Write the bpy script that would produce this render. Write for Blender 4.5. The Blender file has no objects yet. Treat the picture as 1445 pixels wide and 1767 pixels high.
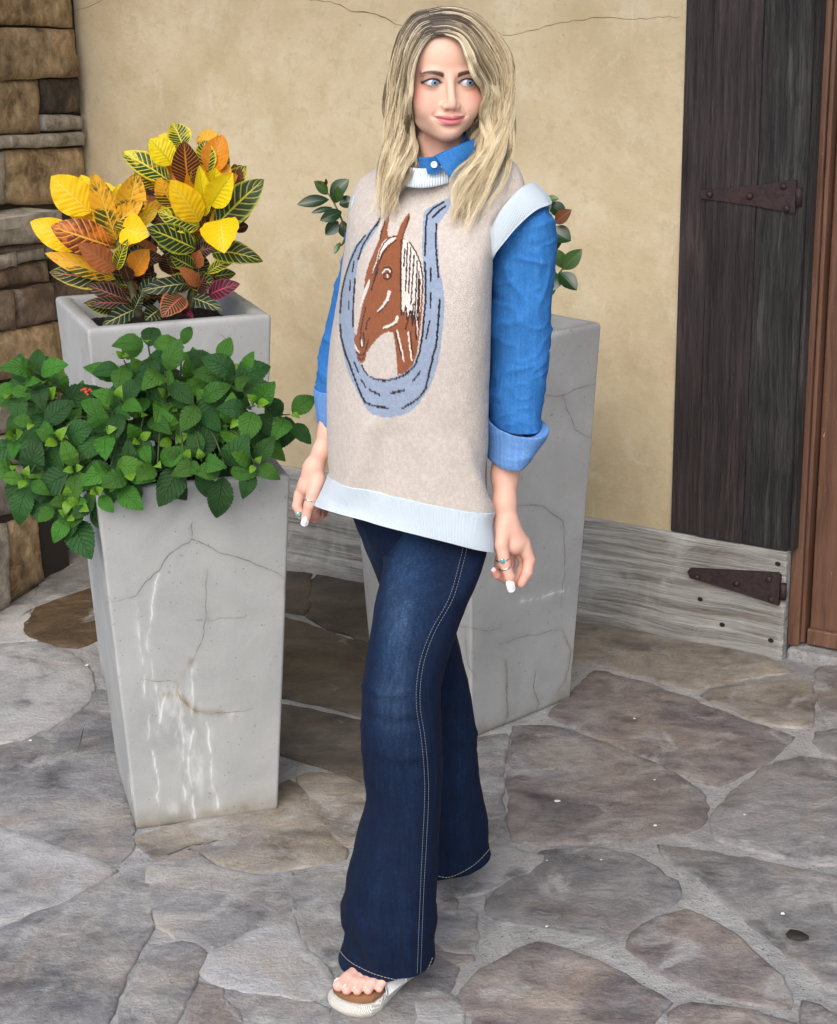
import bpy, bmesh, math, random
import numpy as np
from mathutils import Vector, Matrix, noise
from mathutils.bvhtree import BVHTree
R_ = random.Random(7)
rng = np.random.default_rng(7)
S = bpy.context.scene
COL = S.collection

# ------------------------------------------------------------------ camera, sky, sun, exposure
F_PX, PITCH, ROLL, CAM_H = 3235.6, 0.3054, -0.0123, 1.8095      # focal length in pixels of the 1445 px wide photograph
CX, CY = 722.5, 883.5
O_ = np.array([0.0, 0.0, CAM_H])
_f = np.array([0, math.cos(PITCH), -math.sin(PITCH)]); _u = np.array([0, math.sin(PITCH), math.cos(PITCH)]); _r = np.array([1.0, 0, 0])
CR = math.cos(ROLL) * _r + math.sin(ROLL) * _u
CU = -math.sin(ROLL) * _r + math.cos(ROLL) * _u
CF = _f
cd = bpy.data.cameras.new('camera'); cam = bpy.data.objects.new('camera', cd); COL.objects.link(cam)
cd.sensor_fit = 'HORIZONTAL'; cd.sensor_width = 36; cd.lens = F_PX / 1445 * 36; cd.clip_start = 0.05; cd.clip_end = 500
M = Matrix.Identity(4)
for i in range(3):
    M[i][0], M[i][1], M[i][2], M[i][3] = CR[i], CU[i], -CF[i], O_[i]
cam.matrix_world = M
S.camera = cam

SHADE_ROOF_Z, SHADE_ROOF_OUT = 3.1, 1.7                                    # height and reach from the wall of the unseen roof added for shade
SUN_EL, SUN_AZ = math.radians(42), math.radians(197)             # azimuth the light comes from, measured from +Y clockwise
W = bpy.data.worlds.new('World'); S.world = W; W.use_nodes = True
wn = W.node_tree.nodes; wl = W.node_tree.links
sky = wn.new('ShaderNodeTexSky'); sky.sky_type = 'NISHITA'; sky.sun_disc = False
sky.sun_elevation = SUN_EL; sky.sun_rotation = SUN_AZ; sky.air_density = 1.0; sky.dust_density = 4.0; sky.ozone_density = 1.0
wl.new(sky.outputs[0], wn['Background'].inputs[0]); wn['Background'].inputs[1].default_value = 0.11
sd = bpy.data.lights.new('sun', 'SUN'); so = bpy.data.objects.new('sun', sd); COL.objects.link(so)
sd.energy = 1.5; sd.angle = math.radians(65); sd.color = (0.985, 0.99, 1.0)
_dir = Vector((math.sin(SUN_AZ) * math.cos(SUN_EL), math.cos(SUN_AZ) * math.cos(SUN_EL), math.sin(SUN_EL)))
so.rotation_euler = _dir.to_track_quat('Z', 'Y').to_euler(); so.location = (0, 0, 6)
S.view_settings.view_transform = 'Standard'; S.view_settings.look = 'None'; S.view_settings.gamma = 1
S.view_settings.use_curve_mapping = False; S.view_settings.exposure = 0.56

# ------------------------------------------------------------------ picture point -> place
def ray(x, y): return CF + (x - CX) / F_PX * CR - (y - CY) / F_PX * CU
def at(x, y, Y):
    d = ray(x, y); return O_ + d * (Y / d[1])
def atz(x, y, z=0.0):
    d = ray(x, y); return O_ + d * ((z - O_[2]) / d[2])
def atp(x, y, p0, n):
    d = ray(x, y); return O_ + d * (((p0 - O_) @ n) / (d @ n))
def px(P):
    d = np.asarray(P, float) - O_
    z = d @ CF
    return np.stack([CX + F_PX * (d @ CR) / z, CY - F_PX * (d @ CU) / z], -1)

# ------------------------------------------------------------------ object helpers
def link(o, parent=None):
    COL.objects.link(o)
    if parent is not None: o.parent = parent
    return o
def tag(o, label=None, cat=None, group=None, kind=None):
    if label: o['label'] = label
    if cat: o['category'] = cat
    if group: o['group'] = group
    if kind: o['kind'] = kind
    return o
def empty(name, loc=(0, 0, 0), parent=None):
    o = bpy.data.objects.new(name, None); o.location = loc; o.empty_display_size = 0.05
    return link(o, parent)
def mesh(name, V, F, mat=None, parent=None, smooth=True, col=None, uv=None, world=True):
    me = bpy.data.meshes.new(name)
    V = np.asarray(V, float)
    if parent is not None and world:
        V = V - np.array(abs_loc(parent))
    me.from_pydata(V.tolist(), [], [list(map(int, f)) for f in F] if not isinstance(F, np.ndarray) else F.tolist())
    if smooth: me.polygons.foreach_set('use_smooth', [True] * len(me.polygons))
    if col is not None: set_col(me, col)
    if uv is not None: set_uv(me, uv)
    if mat is not None: me.materials.append(mat)
    me.update()
    return link(bpy.data.objects.new(name, me), parent)
def abs_loc(o):
    v = Vector((0, 0, 0))
    while o is not None:
        v = v + Vector(o.location); o = o.parent
    return v
def set_col(me, col, name='Col'):
    c = np.ones((len(me.vertices), 4), np.float32); col = np.asarray(col); c[:, :col.shape[1]] = col
    a = me.color_attributes.new(name, 'FLOAT_COLOR', 'POINT'); a.data.foreach_set('color', c.ravel())
def set_uv(me, uv):
    l = me.uv_layers.new(name='UVMap'); idx = np.zeros(len(me.loops), np.int32); me.loops.foreach_get('vertex_index', idx)
    l.data.foreach_set('uv', np.asarray(uv, np.float32)[idx].ravel())
def grid_faces(nu, nv, wrap_u=False, off=0):
    i = np.arange(nv - 1)[:, None]; j = np.arange(nu if wrap_u else nu - 1)[None, :]
    a = i * nu + j; b = i * nu + (j + 1) % nu
    return (np.stack([a, b, b + nu, a + nu], -1).reshape(-1, 4) + off)
def tube(pts, rad, n=8, cap=True, closed=False):
    P = np.asarray(pts, float); m = len(P); rad = np.broadcast_to(np.asarray(rad, float), (m,))
    T = np.gradient(P, axis=0) if not closed else (np.roll(P, -1, 0) - np.roll(P, 1, 0))
    T /= np.linalg.norm(T, axis=1)[:, None] + 1e-12
    up = np.array([0, 0, 1.0]) if abs(T[0][2]) < .9 else np.array([1.0, 0, 0])
    N = np.zeros_like(P); N[0] = np.cross(T[0], up); N[0] /= np.linalg.norm(N[0])
    for k in range(1, m):
        v = N[k - 1] - T[k] * (N[k - 1] @ T[k]); N[k] = v / (np.linalg.norm(v) + 1e-12)
    B = np.cross(T, N); th = np.linspace(0, 2 * np.pi, n, endpoint=False)
    V = (P[:, None] + rad[:, None, None] * (np.cos(th)[None, :, None] * N[:, None] + np.sin(th)[None, :, None] * B[:, None])).reshape(-1, 3)
    F = [list(f) for f in grid_faces(n, m, True)]
    if closed:
        F += [[(m - 1) * n + j, (m - 1) * n + (j + 1) % n, (j + 1) % n, j] for j in range(n)]
    elif cap:
        F.append(list(range(n))[::-1]); F.append([(m - 1) * n + j for j in range(n)])
    return V, F
def join(parts):
    V, F, o = [], [], 0
    for v, f in parts:
        V.append(np.asarray(v)); F += [[i + o for i in q] for q in f]; o += len(v)
    return np.concatenate(V), F
def box(lo, hi):
    x0, y0, z0 = lo; x1, y1, z1 = hi
    V = [(x0, y0, z0), (x1, y0, z0), (x1, y1, z0), (x0, y1, z0), (x0, y0, z1), (x1, y0, z1), (x1, y1, z1), (x0, y1, z1)]
    return np.array(V, float), [[0, 3, 2, 1], [4, 5, 6, 7], [0, 1, 5, 4], [1, 2, 6, 5], [2, 3, 7, 6], [3, 0, 4, 7]]
def bevbox(lo, hi, b):
    bm = bmesh.new(); V, F = box(lo, hi)
    vs = [bm.verts.new(v) for v in V]
    for f in F: bm.faces.new([vs[i] for i in f])
    bmesh.ops.bevel(bm, geom=bm.edges[:], offset=b, segments=2, profile=.5, affect='EDGES')
    V = np.array([v.co for v in bm.verts]); bm.verts.index_update(); F = [[v.index for v in f.verts] for f in bm.faces]
    bm.free(); return V, F
def crom(P, m, closed=False):
    """smooth curve through the rows of P sampled at m places"""
    P = np.asarray(P, float); n = len(P)
    t = np.linspace(0, n if closed else n - 1, m, endpoint=not closed)
    i = np.minimum(np.floor(t).astype(int), n - 1 if closed else n - 2); u = (t - i)[:, None]
    g = (lambda k: P[k % n]) if closed else (lambda k: P[np.clip(k, 0, n - 1)])
    a, b, c, d = g(i - 1), g(i), g(i + 1), g(i + 2)
    return .5 * (2 * b + (c - a) * u + (2 * a - 5 * b + 4 * c - d) * u**2 + (3 * b - a - 3 * c + d) * u**3)
def seg_dist(p, poly):
    """distance of points p (n,2) to a polyline"""
    poly = np.asarray(poly, float); best = np.full(len(p), 1e9)
    for a, b in zip(poly[:-1], poly[1:]):
        ab = b - a; t = np.clip(((p - a) @ ab) / (ab @ ab + 1e-9), 0, 1)
        best = np.minimum(best, np.linalg.norm(p - a - t[:, None] * ab, axis=1))
    return best
def inside(p, poly):
    poly = np.asarray(poly, float); c = np.zeros(len(p), bool); n = len(poly)
    for k in range(n):
        x1, y1 = poly[k]; x2, y2 = poly[(k + 1) % n]
        m = ((y1 > p[:, 1]) != (y2 > p[:, 1]))
        c ^= m & (p[:, 0] < (x2 - x1) * (p[:, 1] - y1) / (y2 - y1 + 1e-12) + x1)
    return c
def vnoise(P, scale, seed=0, octaves=3):
    """cheap value noise on points (n,3), range about -1..1"""
    P = np.asarray(P, float) * scale + seed * 17.31; out = np.zeros(len(P)); amp = 1.0; tot = 0
    for o in range(octaves):
        i = np.floor(P).astype(np.int64); f = P - i; f = f * f * (3 - 2 * f); v = 0
        for dx in (0, 1):
            for dy in (0, 1):
                for dz in (0, 1):
                    h = (i[:, 0] + dx) * 374761393 + (i[:, 1] + dy) * 668265263 + (i[:, 2] + dz) * 2147483647 + seed * 974711
                    h = (h ^ (h >> 13)) * 1274126177; h = (h ^ (h >> 16)) & 0xffff
                    wgt = (f[:, 0] if dx else 1 - f[:, 0]) * (f[:, 1] if dy else 1 - f[:, 1]) * (f[:, 2] if dz else 1 - f[:, 2])
                    v = v + wgt * (h / 32767.5 - 1)
        out += amp * v; tot += amp; amp *= .5; P = P * 2.03 + 5.7
    return out / tot
def wiggle(poly, step, amp, seed=0):
    """break a polyline into short steps and jitter it, for cracks and stone edges"""
    r = random.Random(seed); out = []
    for (x0, y0), (x1, y1) in zip(poly[:-1], poly[1:]):
        L = math.hypot(x1 - x0, y1 - y0); n = max(1, int(L / step))
        for k in range(n):
            t = k / n; j = 0 if k == 0 else amp
            out.append((x0 + (x1 - x0) * t + r.uniform(-j, j), y0 + (y1 - y0) * t + r.uniform(-j, j)))
    out.append(tuple(poly[-1])); return out

# ------------------------------------------------------------------ material helper
class NB:
    def __init__(s, name):
        s.m = bpy.data.materials.new(name); s.m.use_nodes = True; s.t = s.m.node_tree
        s.b = s.t.nodes['Principled BSDF']; s.tc = None
    def put(s, sock, v):
        if isinstance(v, bpy.types.NodeSocket): s.t.links.new(v, sock)
        elif v is not None:
            if isinstance(v, (tuple, list)) and len(v) == 3 and len(sock.default_value) == 4: v = (*v, 1)
            sock.default_value = v
    def node(s, typ, ins=None, **kw):
        n = s.t.nodes.new('ShaderNode' + typ)
        for k, v in kw.items(): setattr(n, k, v)
        for k, v in (ins or {}).items(): s.put(n.inputs[k], v)
        return n
    def coord(s, which='Object', scale=(1, 1, 1), rot=(0, 0, 0), loc=(0, 0, 0)):
        if s.tc is None: s.tc = s.node('TexCoord')
        return s.node('Mapping', {0: s.tc.outputs[which], 'Location': loc, 'Rotation': rot, 'Scale': scale}).outputs[0]
    def noise(s, vec, scale, detail=4, rough=.55, dist=0, out=0):
        return s.node('TexNoise', {'Vector': vec, 'Scale': scale, 'Detail': detail, 'Roughness': rough, 'Distortion': dist}).outputs[out]
    def voro(s, vec, scale, feature='F1', out='Distance', rand=1.0):
        return s.node('TexVoronoi', {'Vector': vec, 'Scale': scale, 'Randomness': rand}, feature=feature).outputs[out]
    def wave(s, vec, scale, dist=0, detail=2, dscale=1, typ='BANDS', d='X'):
        n = s.node('TexWave', {'Vector': vec, 'Scale': scale, 'Distortion': dist, 'Detail': detail, 'Detail Scale': dscale}, wave_type=typ)
        n.bands_direction = d; return n.outputs['Fac']
    def math(s, op, a, b=None, c=None, clamp=False):
        n = s.node('Math', operation=op, use_clamp=clamp); s.put(n.inputs[0], a); s.put(n.inputs[1], b); s.put(n.inputs[2], c); return n.outputs[0]
    def ramp(s, fac, stops, interp='LINEAR'):
        n = s.node('ValToRGB', {0: fac}); e = n.color_ramp.elements; n.color_ramp.interpolation = interp
        while len(e) > 1: e.remove(e[-1])
        for k, (p, c) in enumerate(stops):
            el = e[0] if k == 0 else e.new(p)
            el.position = p; el.color = (*c, 1) if isinstance(c, (tuple, list)) else (c, c, c, 1)
        return n.outputs[0]
    def rng(s, v, a, b, c=0., d=1.):
        return s.node('MapRange', {0: v, 1: a, 2: b, 3: c, 4: d}).outputs[0]
    def mix(s, fac, a, b, mode='MIX'):
        n = s.node('Mix', data_type='RGBA', blend_type=mode); s.put(n.inputs[0], fac); s.put(n.inputs[6], a); s.put(n.inputs[7], b); return n.outputs[2]
    def attr(s, name='Col'): return s.node('VertexColor', layer_name=name).outputs
    def objrand(s): return s.node('ObjectInfo').outputs['Random']
    def bump(s, h, strength=.3, dist=.01, normal=None):
        return s.node('Bump', {'Height': h, 'Strength': strength, 'Distance': dist, 'Normal': normal}).outputs[0]
    def done(s, base=None, rough=None, normal=None, **kw):
        if base is not None: s.put(s.b.inputs['Base Color'], base)
        if rough is not None: s.put(s.b.inputs['Roughness'], rough)
        if normal is not None: s.put(s.b.inputs['Normal'], normal)
        for k, v in kw.items(): s.put(s.b.inputs[k.replace('_', ' ')], v)
        return s.m
def srgb(r, g, b):
    f = lambda c: (c / 255 / 12.92) if c <= 10 else ((c / 255 + .055) / 1.055) ** 2.4
    return (f(r), f(g), f(b))
# ------------------------------------------------------------------ materials of the setting
def m_stone(name, cols, scale=1.0, bump=.5, per_obj=True, space='Object', rough=.75, vary=.25):
    b = NB(name); v = b.coord(space, (scale,) * 3)
    if per_obj:
        r = b.objrand(); off = b.node('CombineXYZ', {0: b.math('MULTIPLY', r, 37.), 1: b.math('MULTIPLY', r, 91.), 2: b.math('MULTIPLY', r, 53.)}).outputs[0]
        v = b.node('VectorMath', {0: v, 1: off}, operation='ADD').outputs[0]
    n1 = b.noise(v, 5, 8, .62, .6); n2 = b.noise(v, 22, 7, .65, .3); n3 = b.noise(v, 90, 4, .6)
    f = b.math('ADD', b.math('MULTIPLY', n1, .62), b.math('MULTIPLY', n2, .38))
    k = len(cols); c = b.ramp(f, [(.39 + .22 * i / (k - 1), cols[i]) for i in range(k)])
    if per_obj:
        r2 = b.math('FRACT', b.math('MULTIPLY', b.objrand(), 7.13))
        c = b.mix(1, c, b.ramp(r2, [(0, (1 - vary, 1 - vary, 1 - vary * .9)), (.5, (1, .99, .97)), (1, (1 + vary * .3, 1 + vary * .28, 1 + vary * .25))]), 'MULTIPLY')
    c = b.mix(b.rng(n3, .35, .7, 0, .35), c, b.mix(1, c, (.6, .6, .6), 'MULTIPLY'))
    h = b.math('ADD', b.math('MULTIPLY', n2, .8), b.math('MULTIPLY', n3, .35))
    h = b.math('ADD', h, b.math('MULTIPLY', n1, 1.4))
    return b, c, b.bump(h, bump, .012), n1, n2, n3

def flag_mat(name, cols, vary=.25, warm=(.40, .325, .25), cool=(.27, .26, .28), haze=.55):
    b = NB(name); r = b.objrand(); v0 = b.coord('Object')
    off = b.node('CombineXYZ', {0: b.math('MULTIPLY', r, 37.), 1: b.math('MULTIPLY', r, 91.), 2: b.math('MULTIPLY', r, 53.)}).outputs[0]
    v = b.node('VectorMath', {0: v0, 1: off}, operation='ADD').outputs[0]
    vs = b.node('Mapping', {0: v, 'Scale': (1, 1.45, 1), 'Rotation': (0, 0, .35)}).outputs[0]
    n1 = b.noise(vs, 4.5, 8, .62, .6); n2 = b.noise(vs, 24, 7, .64, .4); n3 = b.noise(v, 120, 5, .65); nh = b.noise(v, 4.5, 6, .65, .8); nd = b.noise(vs, 8, 8, .66, .8)
    f = b.math('ADD', b.math('MULTIPLY', n1, .72), b.math('MULTIPLY', n2, .28)); k = len(cols)
    c = b.ramp(f, [(.37 + .26 * i / (k - 1), cols[i]) for i in range(k)])
    c = b.mix(b.rng(nh, .5, .66, 0, .42), c, warm); c = b.mix(b.rng(nh, .48, .36, 0, .5), c, cool)
    r2 = b.math('FRACT', b.math('MULTIPLY', r, 7.13)); c = b.mix(1, c, b.ramp(r2, [(0, (1 - vary, 1 - vary, 1 - vary * .9)), (.5, (1, .99, .97)), (1, (1 + vary * .3, 1 + vary * .28, 1 + vary * .25))]), 'MULTIPLY')
    c = b.mix(b.rng(nd, .54, .66, 0, .45), c, b.mix(1, c, (.58, .56, .58), 'MULTIPLY'))
    c = b.mix(b.rng(n3, .5, .68, 0, .45), c, b.mix(1, c, (.58, .57, .57), 'MULTIPLY'))
    # broken flake edges: thin contour lines of a stretched noise
    fl = b.math('ABSOLUTE', b.math('SUBTRACT', b.noise(vs, 7.5, 6, .6, 1.8), .5)); line = b.rng(fl, .0, .012, 1, 0)
    c = b.mix(b.math('MULTIPLY', line, .22), c, b.mix(1, c, (.42, .41, .42), 'MULTIPLY'))
    hz = b.noise(v, 8, 7, .7, .6); c = b.mix(b.rng(hz, haze, haze + .14, 0, .7), c, (.46, .46, .46))
    h = b.math('ADD', b.math('ADD', b.math('MULTIPLY', n1, .8), b.math('MULTIPLY', n2, .9)), b.math('ADD', b.math('MULTIPLY', n3, .7), b.math('MULTIPLY', line, -.25)))
    return b.done(c, b.rng(n2, .35, .65, .5, .72), b.bump(h, .55, .013))
FLAG = [flag_mat('flagstone_grey', [(0.114, 0.119, 0.128), (0.229, 0.231, 0.238), (0.334, 0.333, 0.331), (0.440, 0.436, 0.427)]),
        flag_mat('flagstone_mauve', [(0.088, 0.079, 0.086), (0.189, 0.167, 0.167), (0.282, 0.253, 0.242), (0.396, 0.361, 0.330)]),
        flag_mat('flagstone_tan', [(0.114, 0.104, 0.090), (0.229, 0.207, 0.176), (0.326, 0.295, 0.251), (0.414, 0.378, 0.330)]),
        flag_mat('flagstone_pale', [(0.176, 0.181, 0.190), (0.326, 0.329, 0.336), (0.440, 0.440, 0.444), (0.528, 0.528, 0.528)], .12, haze=.44),
        flag_mat('flagstone_brown', [(.06, .04, .022), (.105, .07, .036), (.15, .1, .055), (.19, .135, .08)], .1, (.14, .09, .045), (.05, .035, .022)),
        flag_mat('flagstone_painted_shade', [(.045, .038, .03), (.085, .074, .06), (.13, .114, .094), (.19, .168, .14)], .2, (.15, .12, .085), (.07, .064, .058), haze=.62)]  # last one: shade between the planters painted in as darker, browner stone

def mortar():
    b = NB('mortar'); v = b.coord('Object')
    n1 = b.noise(v, 7, 7, .66, .8); n2 = b.noise(v, 48, 7, .7); n3 = b.noise(v, 170, 4, .65)
    c = b.ramp(n1, [(.36, (.27, .272, .276)), (.5, (.39, .392, .392)), (.64, (.5, .5, .493))])
    c = b.mix(b.rng(n2, .54, .68, 0, .4), c, (.2, .2, .196)); c = b.mix(b.rng(n3, .52, .68, 0, .35), c, (.56, .555, .54))
    sp = b.voro(v, 60); c = b.mix(b.rng(sp, .1, .16, .7, 0), c, (.07, .07, .07))
    return b.done(c, .85, b.bump(b.math('ADD', b.math('MULTIPLY', n2, 1.), b.math('MULTIPLY', n3, .5)), .9, .012))
MORTAR = mortar()

# ------------------------------------------------------------------ ground and its flagstones
ground = mesh('ground', [(-150, -150, 0), (150, -150, 0), (150, 150, 0), (-150, 150, 0)], [[0, 1, 2, 3]], MORTAR); tag(ground, kind='structure')
def crop7(L): return [(750 + .481 * x, 1050 + .481 * y) for x, y in L]
def crop8(L): return [(.4454 * x, 980 + .4454 * y) for x, y in L]
FS = [  # outline in the picture, kind of stone (the last kind is painted shade)
 (crop7([(440,50),(650,78),(870,120),(1150,168),(1280,228),(1100,252),(930,293),(780,248),(650,213),(500,188),(420,150)]), 2),
 (crop7([(580,230),(720,265),(900,325),(1080,400),(1270,465),(1200,540),(1020,640),(880,590),(740,530),(600,470),(420,385),(500,310)]), 1),
 (crop7([(1000,300),(1150,275),(1345,270),(1355,425),(1200,420),(1080,370),(960,315)]), 2),
 (crop7([(1390,215),(1445,200),(1530,300),(1530,390),(1400,370),(1375,270)]), 2),
 (crop7([(1370,450),(1540,430),(1540,570),(1430,530),(1370,480)]), 0),
 (crop7([(290,430),(420,430),(600,490),(740,545),(880,610),(960,680),(950,790),(860,815),(700,830),(500,840),(290,835),(280,600)]), 1),
 (crop7([(120,480),(255,455),(235,600),(225,800),(190,830),(60,820),(60,600)]), 0),
 (crop7([(1310,540),(1560,570),(1560,930),(1300,900),(1150,870),(1020,830),(1005,750),(1100,650),(1200,580)]), 0),
 (crop7([(400,880),(560,865),(700,890),(850,985),(870,1040),(760,1110),(650,1195),(480,1160),(250,1130),(190,1080),(230,1030)]), 0),
 (crop7([(-60,960),(190,865),(380,895),(330,950),(150,1020),(20,1060),(-60,1080)]), 3),
 (crop7([(810,855),(1000,885),(1200,925),(1445,975),(1580,1000),(1580,1430),(1350,1290),(1210,1180),(1090,1085),(970,975),(840,900)]), 0),
 (crop7([(900,1095),(1000,1135),(1120,1225),(1230,1330),(1280,1440),(1150,1420),(1000,1370),(790,1300),(705,1220),(725,1170),(840,1115)]), 1),
 (crop7([(370,1205),(500,1250),(680,1320),(835,1420),(760,1500),(600,1580),(200,1580),(100,1400),(180,1300)]), 1),
 (crop7([(10,1100),(130,1085),(150,1180),(130,1245),(60,1230),(0,1180)]), 0),
 (crop7([(-60,1150),(60,1190),(140,1262),(60,1300),(-60,1330)]), 1),
 (crop7([(870,1465),(930,1425),(1100,1445),(1300,1505),(1370,1620),(880,1620)]), 1),
 (crop7([(-40,1370),(40,1392),(90,1450),(60,1620),(-60,1620)]), 3),
 (crop7([(1330,1420),(1445,1480),(1580,1500),(1580,1640),(1410,1620),(1350,1520)]), 0),
 (crop8([(420,60),(250,120),(150,162),(105,220),(110,262),(200,300),(300,312),(400,260),(460,150)]), 4),
 (crop8([(-60,170),(130,148),(95,228),(175,288),(-60,295)]), 3),
 (crop8([(-60,310),(150,298),(260,335),(340,412),(358,480),(300,555),(200,615),(80,670),(-60,690)]), 3),
 (crop8([(-60,720),(200,640),(330,565),(390,480),(450,520),(480,800),(500,960),(500,1085),(440,1155),(300,1105),(150,1050),(20,985),(-60,960)]), 0),
 (crop8([(-80,975),(150,1078),(300,1128),(430,1180),(330,1238),(200,1308),(60,1368),(-80,1400)]), 3),
 (crop8([(-80,1450),(120,1358),(280,1278),(430,1225),(560,1240),(575,1370),(580,1420),(480,1560),(430,1700),(390,1830),(-80,1830)]), 0),
 (crop8([(595,1170),(720,1105),(860,1175),(980,1205),(1120,1195),(1130,1330),(1000,1400),(810,1478),(690,1438),(620,1390),(590,1290)]), 0),
 (crop8([(540,1050),(760,990),(1060,920),(1120,825),(1185,875),(1235,970),(1325,1095),(1335,1125),(1150,1155),(980,1178),(880,1155),(740,1075),(600,1130)]), 2),
 (crop8([(1140,815),(1240,800),(1440,850),(1400,1050),(1340,1085),(1245,965),(1200,870)]), 2),
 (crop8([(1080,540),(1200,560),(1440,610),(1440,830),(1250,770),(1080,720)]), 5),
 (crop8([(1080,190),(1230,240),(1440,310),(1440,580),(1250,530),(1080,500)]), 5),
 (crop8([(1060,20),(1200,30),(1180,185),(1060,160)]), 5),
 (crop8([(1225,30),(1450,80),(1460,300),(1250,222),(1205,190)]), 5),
 (crop8([(600,1480),(700,1460),(800,1512),(755,1570),(720,1700),(600,1830),(470,1830),(520,1620)]), 0),
 (crop8([(820,1510),(1000,1422),(1135,1350),(1150,1450),(1255,1560),(1285,1640),(1200,1678),(1050,1648),(870,1618),(800,1570)]), 3),
 (crop8([(870,1640),(1050,1660),(1200,1690),(1260,1720),(1290,1830),(1020,1830),(900,1730)]), 0),
 (crop8([(770,1612),(850,1640),(960,1830),(730,1830)]), 1),
 (crop8([(1150,1200),(1380,1180),(1400,1300),(1400,1500),(1275,1540),(1172,1440),(1150,1330)]), 0),
 (crop8([(170,50),(330,-10),(430,-60),(480,-100),(600,-80),(440,60),(260,105),(150,130)]), 0),
 (crop8([(1300,1660),(1450,1560),(1600,1500),(1760,1560),(1700,1700),(1780,1830),(1320,1830)]), 0),
 (crop8([(1440,1180),(1700,1130),(1760,1300),(1700,1480),(1450,1520),(1420,1300)]), 1),
 (crop8([(1460,860),(1700,800),(1780,1000),(1720,1100),(1420,1140),(1420,1050)]), 2),
]
def flagstone(poly, mi, seed, z):
    """a slab with a ragged outline, a rounded-off lip and an uneven face"""
    P = np.array(poly); n = len(P)
    area = .5 * np.sum(P[:, 0] * np.roll(P[:, 1], -1) - np.roll(P[:, 0], -1) * P[:, 1])
    if area < 0: P = P[::-1]
    Q = []
    for k in range(len(P)):
        a, b = P[k], P[(k + 1) % len(P)]; m = max(2, int(np.linalg.norm(b - a) / .022))
        for j in range(m): Q.append(a + (b - a) * j / m)
    Q = np.array(Q)
    for _ in range(1): Q = .8 * Q + .1 * np.roll(Q, 1, 0) + .1 * np.roll(Q, -1, 0)
    nn = np.array([Q[:, 0], Q[:, 1], np.zeros(len(Q))]).T
    T = np.roll(Q, -1, 0) - np.roll(Q, 1, 0); T /= np.linalg.norm(T, axis=1)[:, None]; N = np.stack([-T[:, 1], T[:, 0]], 1)   # inward
    Q = Q + N * (-.012 + vnoise(nn, 16, seed, 3) * .012 + vnoise(nn, 60, seed + 5, 2) * .008)[:, None]
    c = Q.mean(0); rings = [(0, -.006), (.001, z * .55), (.006, z), (None, .85), (None, .6), (None, .35)]
    V = []; m = len(Q)
    for a, h in rings:
        if a is not None: q = Q + N * a; zz = np.full(m, h)
        else:
            q = c + (Q + N * .006 - c) * h; zz = z + .0022 * vnoise(np.c_[q, np.zeros(m)], 9, seed + 3, 2)
        V.append(np.c_[q, zz])
    V = np.concatenate(V + [np.array([[c[0], c[1], z]])]); F = [list(f) for f in grid_faces(m, len(rings), True)]
    o = m * (len(rings) - 1); F += [[o + j, o + (j + 1) % m, len(V) - 1] for j in range(m)]
    off = np.array([c[0], c[1], 0]); ob = mesh('flagstone', V - off, F, FLAG[mi], ground, world=False); ob.location = off
    return ob
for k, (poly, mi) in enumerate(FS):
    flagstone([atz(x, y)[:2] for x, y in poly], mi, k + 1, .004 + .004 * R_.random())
# the paving goes on outside the frame: irregular cells of a jittered lattice
def cells(x0, x1, y0, y1, step):
    pts = [(x + R_.uniform(-.32, .32) * step, y + R_.uniform(-.32, .32) * step) for x in np.arange(x0, x1, step) for y in np.arange(y0, y1, step)]
    out = []
    for p in pts:
        poly = [np.array(v) for v in ((p[0] - step, p[1] - step), (p[0] + step, p[1] - step), (p[0] + step, p[1] + step), (p[0] - step, p[1] + step))]
        for q in pts:
            if q is p or math.hypot(q[0] - p[0], q[1] - p[1]) > 2.6 * step: continue
            nrm = np.array([q[0] - p[0], q[1] - p[1]]); L = np.linalg.norm(nrm); nrm /= L; mid = np.array([(p[0] + q[0]) / 2, (p[1] + q[1]) / 2]) - nrm * .018
            new = []
            for k in range(len(poly)):
                a, b = poly[k], poly[(k + 1) % len(poly)]; da, db = (a - mid) @ nrm, (b - mid) @ nrm
                if da <= 0: new.append(a)
                if da * db < 0: new.append(a + (b - a) * da / (da - db))
            poly = new
            if len(poly) < 3: break
        if len(poly) >= 3: out.append(poly)
    return out
WN = np.array([.5336, .8457, 0]); WD = np.array([.8457, -.5336, 0]); WW = 4.246    # wall: normal pointing into it, run to the right, distance
for k, poly in enumerate(cells(-2.0, 2.3, 1.3, 5.4, .42)):
    P = np.array(poly); pp = px(np.c_[P, np.zeros(len(P))])
    if ((pp[:, 0] > -25) & (pp[:, 0] < 1470) & (pp[:, 1] > 700) & (pp[:, 1] < 1790)).any(): continue
    if (P @ WN[:2]).max() > WW - .02 or (pp[:, 1] < 1000).any(): continue
    flagstone(poly, R_.choice([0, 0, 1, 2]), 100 + k, .006)

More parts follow.
